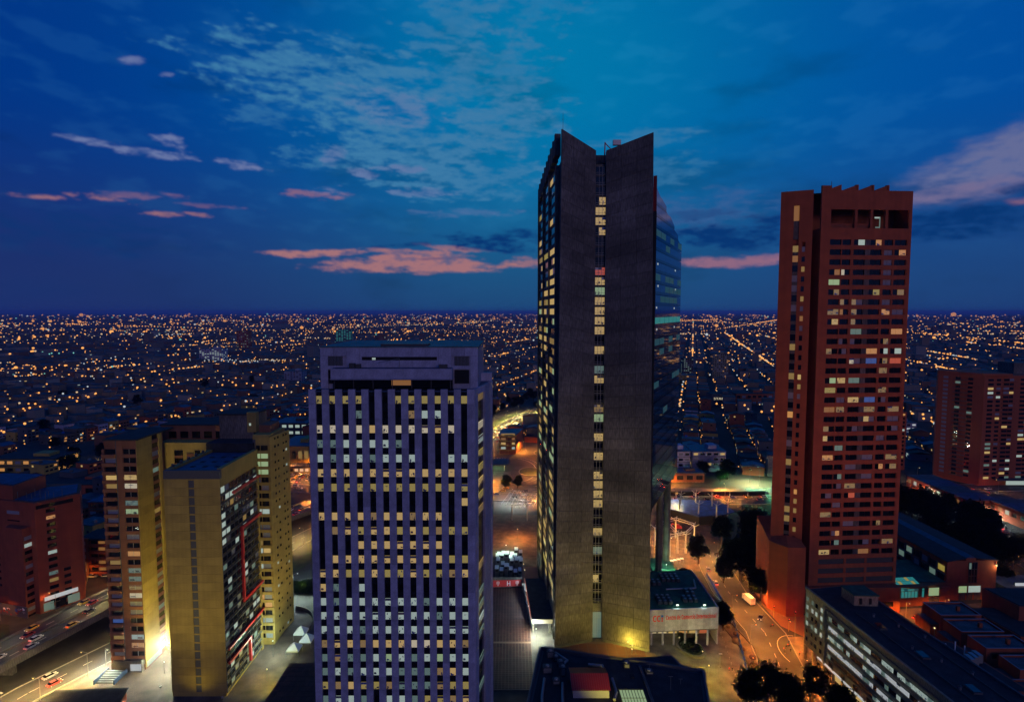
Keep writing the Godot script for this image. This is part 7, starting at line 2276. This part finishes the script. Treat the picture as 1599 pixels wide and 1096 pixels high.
# ------------------------------------------------------------------ the city
func px(p: Vector3) -> Vector2:
	var v := cam.transform.affine_inverse() * p
	return Vector2(799.5 + 900.0 * v.x / -v.z, 548.0 - 900.0 * v.y / -v.z)

func hidden_behind_towers(p: Vector3) -> bool:
	var q := px(p)
	if q.x < -20 or q.x > 1620:
		return true
	return (q.x > 492 and q.x < 760 and q.y > 545) or (q.x > 846 and q.x < 1052) or (q.x > 1214 and q.x < 1408) or (q.x > 170 and q.x < 436 and q.y > 695)

func on_road(x: float, z: float) -> bool:
	if z > -418.0:
		return not (x < -225.0 and z < -300.0) or z > -300.0
	for i in range(4, avenue.size() - 1):
		var a := Vector2(avenue[i].x, avenue[i].z)
		var b := Vector2(avenue[i + 1].x, avenue[i + 1].z)
		if Geometry2D.get_closest_point_to_segment(Vector2(x, z), a, b).distance_to(Vector2(x, z)) < 26.0:
			return true
	for i in cross_road.size() - 1:
		var a := Vector2(cross_road[i].x, cross_road[i].z)
		var b := Vector2(cross_road[i + 1].x, cross_road[i + 1].z)
		if Geometry2D.get_closest_point_to_segment(Vector2(x, z), a, b).distance_to(Vector2(x, z)) < 30.0:
			return true
	for r in taken:
		if x > r[0] and x < r[1] and z > r[2] and z < r[3]:
			return true
	return false

var taken := [[-40, 50, -545, -400], [135, 172, -470, -400], [110, 140, -462, -400], [-198, -130, -508, -400], [255, 350, -800, -742], [362, 408, -1092, -1054], [310, 342, -1088, -1056], [244, 312, -1022, -980], [-766, -698, -1432, -1388], [-720, -640, -2356, -2318], [-906, -856, -1912, -1874], [-398, -356, -1016, -980], [-326, -198, -606, -530], [-254, -216, -358, -326], [-268, -230, -418, -384], [-410, -346, -468, -432], [-336, -262, -426, -376], [366, 404, -586, -555], [246, 278, -446, -418], [285, 412, -470, -390], [280, 320, -470, -440], [160, 300, -420, -290]]

func city() -> void:
	var r := RandomNumberGenerator.new()
	r.seed = 2024
	var dirv := Vector2(0.30, -0.954)
	var side := Vector2(0.954, 0.30)
	var walls_near := []
	var wt := []
	var wc := []
	var rt := []
	var rc := []
	var lw := []
	var lamp_at := []
	var hue := [Color(0.30, 0.26, 0.22), Color(0.26, 0.12, 0.075), Color(0.36, 0.34, 0.31), Color(0.22, 0.17, 0.13), Color(0.30, 0.21, 0.13), Color(0.18, 0.17, 0.17)]
	var rhue := [Color(0.06, 0.062, 0.07), Color(0.085, 0.088, 0.10), Color(0.13, 0.14, 0.16), Color(0.13, 0.055, 0.035), Color(0.05, 0.05, 0.052)]
	# blocks of houses along a turned street grid, coarser with distance
	for ring in [[300.0, 1500.0, 11.0, 17.0, 1.0], [1500.0, 4200.0, 26.0, 24.0, 1.0], [4200.0, 17000.0, 110.0, 80.0, 0.55]]:
		var su: float = ring[2]
		var sv: float = ring[3]
		var far: float = ring[1]
		var nu := int(far * 1.15 / su)
		var nv := int(far * 0.95 / sv)
		for j in range(-nv, nv + 1):
			var street_v: float = floorf(j / 2.0) * (12.0 if ring[1] < 5000.0 else 26.0) + (floorf(j / 10.0) * 24.0 if ring[1] < 2000.0 else 0.0)
			for i in range(-nu / 3, nu):
				if r.randf() > ring[4]:
					continue
				var street_u: float = floorf(i / 7.0) * (12.0 if ring[1] < 5000.0 else 30.0) + (floorf(i / 28.0) * 26.0 if ring[1] < 2000.0 else 0.0)
				var g: Vector2 = dirv * (i * su + street_u) + side * (j * sv + street_v)
				var dist := g.length()
				if dist < ring[0] or dist > ring[1] or g.y > -290.0 or absf(g.x) > -g.y * 0.98 + 40.0:
					continue
				if on_road(g.x, g.y):
					continue
				var w: float = su * r.randf_range(0.86, 0.99)
				var d: float = sv * r.randf_range(0.7, 0.96)
				var h := r.randf_range(3.6, 8.0)
				if r.randf() < 0.12:
					h = r.randf_range(9.5, 17.0)
				if r.randf() < 0.006 and dist > 900.0:
					h = r.randf_range(20.0, 42.0)
				if ring[1] > 5000.0:
					h = r.randf_range(6.0, 14.0) if r.randf() > 0.02 else r.randf_range(20, 50)
				var turn := atan2(-dirv.y, dirv.x)
				var k := r.randi() % 6
				if ring[1] < 2000.0:
					if posmod(i, 28) == 0 or posmod(j, 10) in [0, 9]:
						h = r.randf_range(8.5, 15.0)
					elif posmod(i, 28) in [26, 27]:
						h = r.randf_range(3.0, 4.2)
				if dist < 1150.0 and not hidden_behind_towers(Vector3(g.x, h, g.y)):
					walls_near.append([dist, g.x, g.y, w, d, h, turn, k, r.randi() % 5])
				else:
					var b := Basis(Vector3.UP, turn)
					wt.append(Transform3D(b.scaled_local(Vector3(w, h, d)), Vector3(g.x, h / 2, g.y)))
					wc.append(hue[k] * r.randf_range(0.7, 1.15))
					rt.append(Transform3D(b.scaled_local(Vector3(w + 0.5, 0.5, d + 0.5)), Vector3(g.x, h + 0.25, g.y)))
					rc.append(rhue[r.randi() % 5] * r.randf_range(0.7, 1.2))
				if r.randf() < (0.16 if dist < 4200.0 else 0.05):
					lw.append([g, w, d, h, turn, dist])
	walls_near.sort_custom(func(a, b): return a[0] < b[0])
	var kinds := ["cream", "brick_far", "white1", "concrete1", "brick_brown", "grey_panel"]
	var kname := ["cream-walled", "red brick", "white-walled", "grey rendered", "brown brick", "dark grey"]
	var roofs := ["roof_dark", "roof_grey", "roof_blue", "roof_tile", "roof_dark"]
	var rname := ["black flat roof", "grey flat roof", "blue metal roof", "red tiled roof", "black flat roof"]
	for n in walls_near.size():
		var a: Array = walls_near[n]
		if n >= 290:
			var b := Basis(Vector3.UP, a[6])
			wt.append(Transform3D(b.scaled_local(Vector3(a[3], a[5], a[4])), Vector3(a[1], a[5] / 2, a[2])))
			wc.append(hue[a[7]])
			rt.append(Transform3D(b.scaled_local(Vector3(a[3] + 0.5, 0.5, a[4] + 0.5)), Vector3(a[1], a[5] + 0.25, a[2])))
			rc.append(rhue[a[8]])
			continue
		house(a, kinds, kname, roofs, rname, r)
	many("distant_houses", "mass of low houses covering the city out to the horizon", "houses", UB, tinted("wall_tint", 0.9), wt, wc)
	many("distant_roofs", "mass of flat and tiled roofs covering the distant city", "roofs", UB, tinted("roof_tint", 0.75), rt, rc)
	# lit windows of the far houses
	var lit_w := {"O": [], "W": [], "C": []}
	for a in lw:
		var b := Basis(Vector3.UP, a[4])
		var g: Vector2 = a[0]
		var front := (b * Vector3(0, 0, 1)).dot(Vector3(-g.x, 0, -g.y)) > 0.0
		var s := 1.0 if front else -1.0
		var big := clampf(a[5] / 1400.0, 1.0, 3.2)
		var p := Vector3(g.x, r.randf_range(0.35, 0.8) * a[3], g.y) + b * Vector3(r.randf_range(-0.35, 0.35) * a[1], 0, s * (a[2] * 0.5 + 0.1))
		lit_w[["O", "W", "C", "O"][r.randi() % 4]].append(Transform3D(b.scaled_local(Vector3(r.randf_range(1.4, 4.0) * big, r.randf_range(1.0, 1.7) * big, 0.1)), p))
	for k in lit_w:
		many({"O": "orange_house_window", "W": "warm_house_window", "C": "cool_house_window"}[k] + "s", "scattered %s lit windows of the distant houses" % {"O": "orange", "W": "warm yellow", "C": "cool white"}[k], "windows", UB, M[k], lit_w[k], [])
	city_lights(r, dirv, side, walls_near)

func tinted(key: String, rough: float) -> StandardMaterial3D:
	var m := mat(key, lin(1, 1, 1), rough, "grain", 0.05)
	m.vertex_color_use_as_albedo = true
	return m

func many(called: String, label: String, cat: String, mesh: Mesh, m: Material, ts: Array, cs: Array) -> void:
	var mm := MultiMesh.new()
	mm.transform_format = MultiMesh.TRANSFORM_3D
	mm.use_colors = cs.size() > 0
	mm.mesh = mesh
	mm.instance_count = ts.size()
	for i in ts.size():
		mm.set_instance_transform(i, ts[i])
		if cs.size():
			mm.set_instance_color(i, cs[i])
	var o := MultiMeshInstance3D.new()
	o.name = called
	o.multimesh = mm
	o.material_override = m
	add_child(o)
	tag(o, label, cat, "", "stuff")

func house(a: Array, kinds: Array, kname: Array, roofs: Array, rname: Array, r: RandomNumberGenerator) -> void:
	var floors := maxi(1, int(a[5] / 3.0))
	var tall: String = ["one-storey", "one-storey", "two-storey", "three-storey", "four-storey", "five-storey"][mini(floors, 5)]
	var lab := "%s %s house with %s in the city blocks" % [tall, kname[a[7]], rname[a[8]]]
	var t := thing("house", lab, "house", Vector3(a[1], 0, a[2]), lab.replace(" house ", " houses "), a[6])
	var w := world_of(t)
	var x: float = a[3]
	var z: float = a[4]
	var h: float = a[5]
	var wall: String = kinds[a[7]]
	piece(t, "wall", UB, M[wall], w * Transform3D(Basis.from_scale(Vector3(x, h, z)), Vector3(0, h / 2, 0)))
	if a[8] == 3 or a[8] == 2:
		var st := begin()
		var rise := 1.9
		var e := 0.35
		var p := [Vector3(-x / 2 - e, h, -z / 2 - e), Vector3(x / 2 + e, h, -z / 2 - e), Vector3(x / 2 + e, h, z / 2 + e), Vector3(-x / 2 - e, h, z / 2 + e), Vector3(-x / 2 - e, h + rise, 0), Vector3(x / 2 + e, h + rise, 0)]
		quad(st, p[3], p[4], p[5], p[2])
		quad(st, p[1], p[5], p[4], p[0])
		tri(st, p[0], p[4], p[3])
		tri(st, p[2], p[5], p[1])
		quad(st, p[0], p[3], p[2], p[1])
		piece(t, "roof", done(st), M[roofs[a[8]]], w)
	else:
		piece(t, "roof", UB, M[roofs[a[8]]], w * Transform3D(Basis.from_scale(Vector3(x + 0.3, 0.4, z + 0.3)), Vector3(0, h + 0.2, 0)))
		if r.randf() < 0.5:
			piece(t, "roof_tank", UB, M[["metal", "tarp_blue", "concrete1"][r.randi() % 3]], w * Transform3D(Basis.from_scale(Vector3(1.6, 1.4, 1.6)), Vector3(r.randf_range(-0.3, 0.3) * x, h + 1.1, r.randf_range(-0.3, 0.3) * z)))
	var s := 1.0 if (w.basis.z).dot(Vector3(-a[1], 0, -a[2])) > 0.0 else -1.0
	var q := 1.0 if (w.basis.x).dot(Vector3(-a[1], 0, -a[2])) > 0.0 else -1.0
	for f in floors:
		for c in 3:
			var m := "glass_dark"
			var p := r.randf()
			if p < 0.16:
				m = ["O", "W", "o", "C", "w"][r.randi() % 5]
			piece(t, "window", UB, M[m], w * Transform3D(Basis.from_scale(Vector3(x * 0.2, 1.3, 0.1)), Vector3((c - 1) * x * 0.3, f * 3.0 + 1.8, s * (z / 2 + 0.04))))
		if r.randf() < 0.6:
			piece(t, "window", UB, M["glass_dark" if r.randf() < 0.8 else "W"], w * Transform3D(Basis.from_scale(Vector3(0.1, 1.3, 1.6)), Vector3(q * (x / 2 + 0.04), f * 3.0 + 1.8, r.randf_range(-0.3, 0.3) * z)))
	piece(t, "door", UB, M.brick_brown, w * Transform3D(Basis.from_scale(Vector3(1.1, 2.1, 0.12)), Vector3(x * 0.42, 1.05, s * (z / 2 + 0.05))))

func city_lights(r: RandomNumberGenerator, dirv: Vector2, side: Vector2, homes: Array) -> void:
	var oct := SphereMesh.new()
	oct.radius = 1.0
	oct.height = 2.0
	oct.radial_segments = 6
	oct.rings = 3
	var sets := {"sodium_far": [], "sodium_farther": [], "warm_far": [], "white_far": [], "teal_far": []}
	# lamps along the wide avenues and in the lanes of the nearer blocks: these also light the walls about them
	var spots := []
	for k in range(1, 5):
		for q in range(-60, 61):
			for e in [-13.0, 13.0]:
				spots.append([382.0 * k - 24.5 + e, q * 31.0 + r.randf_range(-5, 5), 1.0])
	for k in range(-6, 7):
		for q in range(8, 46):
			for e in [-13.0, 13.0]:
				spots.append([q * 33.0 + r.randf_range(-6, 6), 254.0 * k - 26.5 + e, 1.0])
	for n in 900:
		spots.append([r.randf_range(300, 1600), roundf(r.randf_range(-30, 30)) * 46.0 + 31.5, 0.45])
	var lit_count := 0
	for a in spots:
		var g: Vector2 = dirv * a[0] + side * a[1]
		var d := g.length()
		if d < 330.0 or d > 1600.0 or g.y > -300.0 or absf(g.x) > -g.y * 0.95 or on_road(g.x, g.y) or hidden_behind_towers(Vector3(g.x, 8, g.y)) or r.randf() < 0.12:
			continue
		var p := Vector3(g.x, r.randf_range(8.5, 10.5), g.y)
		var kind: String = ["sodium_far", "sodium_far", "sodium_far", "warm_far", "sodium_far", "white_far"][r.randi() % 6]
		var s := (0.6 if d < 700.0 else 1.15) * r.randf_range(0.8, 1.25)
		sets[kind].append(Transform3D(Basis.from_scale(Vector3.ONE * s), p))
		if lit_count < 330 and (a[2] > 0.5 or r.randf() < 0.3):
			lit_count += 1
			var c := Color(1.0, 0.60, 0.22) if kind == "sodium_far" else (Color(1.0, 0.82, 0.55) if kind == "warm_far" else Color(0.85, 0.95, 1.0))
			omni(self, p, c, r.randf_range(350.0, 1000.0) * a[2], 0.4)
	# lamps on the fronts of houses
	for n in homes.size():
		var a: Array = homes[n]
		if r.randf() > (0.55 if a[5] > 6.0 else 0.16) or lit_count > 900:
			continue
		lit_count += 1
		var b := Basis(Vector3.UP, a[6])
		var s := 1.0 if b.z.dot(Vector3(-a[1], 0, -a[2])) > 0.0 else -1.0
		var p := Vector3(a[1], clampf(a[5] * 0.72, 3.2, 8.0), a[2]) + b * Vector3(r.randf_range(-0.4, 0.4) * a[3], 0, s * (a[4] / 2 + 2.6))
		var warm := r.randf() < 0.8
		sets["sodium_far" if warm else "warm_far"].append(Transform3D(Basis.from_scale(Vector3.ONE * (0.45 if a[0] < 700.0 else 0.8)), p))
		omni(self, p, Color(1.0, 0.58, 0.22) if warm else Color(1.0, 0.82, 0.55), r.randf_range(8.0, 30.0), 0.3)
	# arterial streets as long strings of lamps
	for k in 16:
		var at := dirv * (1250.0 + 330.0 * k) if k % 2 else side * (330.0 * (k - 8))
		var dd := (side if k % 2 else dirv).rotated(r.randf_range(-0.35, 0.35))
		var step := r.randf_range(34.0, 60.0) * (1.0 + k * 0.07)
		for q in range(-120, 180):
			var g := at + dd * (q * step)
			var d := g.length()
			if d < 1250.0 or d > 9000.0 or g.y > 0.0 or absf(g.x) > -g.y * 0.95 or r.randf() < 0.08:
				continue
			var s := clampf(d * 0.00065, 1.1, 5.0) * r.randf_range(0.8, 1.2)
			sets["sodium_far" if k % 5 else "warm_far"].append(Transform3D(Basis.from_scale(Vector3.ONE * s), Vector3(g.x, 11.0 + s, g.y)))
	var pn := FastNoiseLite.new()
	pn.seed = 4
	pn.frequency = 0.004
	pn.fractal_octaves = 3
	# further out: streets as strings of lamps, thinning towards the horizon
	for n in 15000:
		var q := 2.6 + 80.0 * pow(r.randf(), 1.6)
		var d := 124.0 * 900.0 / q
		if d > 24000.0 or d < 1300.0:
			continue
		var an := deg_to_rad(r.randf_range(-43.0, 43.0))
		var g := Vector2(sin(an), -cos(an)) * d
		var u := g.dot(dirv)
		var v := g.dot(side)
		if n % 3:
			v = roundf(v / 165.0) * 165.0
		elif n % 5 == 0:
			u = roundf(u / 420.0) * 420.0
		g = dirv * u + side * v
		var patch := pn.get_noise_2d(g.x * 0.4, g.y * 0.22) * 2.2
		if r.randf() > smooth(-0.55, 0.75, patch) + 0.06:
			continue
		var k := r.randf()
		var kind := "sodium_farther" if d > 4000.0 else "sodium_far"
		if k > 0.97:
			kind = "teal_far"
		elif k > 0.9:
			kind = "white_far"
		elif k > 0.74:
			kind = "warm_far"
		var s := clampf(d * 0.0007, 1.2, 14.0) * exp(r.randfn() * 0.42)
		sets[kind].append(Transform3D(Basis.from_scale(Vector3(s, s * 0.8, s)), Vector3(g.x, 8.0 + s, g.y)))
	# a few bright places: stadium lights, markets
	for a in [[-640, -1330, 26, "white_far"], [-560, -1360, 22, "warm_far"], [-1250, -1560, 7, "teal_far"], [-980, -1420, 5, "white_far"], [-1330, -1330, 4, "teal_far"], [-1760, -2900, 30, "white_far"], [-900, -2500, 24, "warm_far"], [-260, -2150, 30, "warm_far"], [900, -3000, 26, "warm_far"], [2600, -3000, 40, "warm_far"], [520, -960, 22, "sodium_far"]]:
		for i in a[2]:
			var sc := Vector2(a[0], a[1]).length()
			sets[a[3]].append(Transform3D(Basis.from_scale(Vector3.ONE * clampf(sc * 0.0009, 1.0, 3.0)), Vector3(a[0] + r.randfn() * sc * 0.035, 9.0 + r.randf() * 4.0, a[1] + r.randfn() * 22.0)))
	var lab := {"sodium_far": "orange sodium street lamps scattered through the city", "sodium_farther": "far orange street lamps out to the horizon", "warm_far": "warm white lamps scattered through the city", "white_far": "cool white lamps scattered through the city", "teal_far": "teal white floodlights scattered through the city"}
	var nm := {"sodium_far": "sodium_city_lamps", "sodium_farther": "horizon_city_lamps", "warm_far": "warm_city_lamps", "white_far": "white_city_lamps", "teal_far": "teal_city_lamps"}
	for k in sets:
		many(nm[k], lab[k], "street lamps", oct, M[k], sets[k], [])
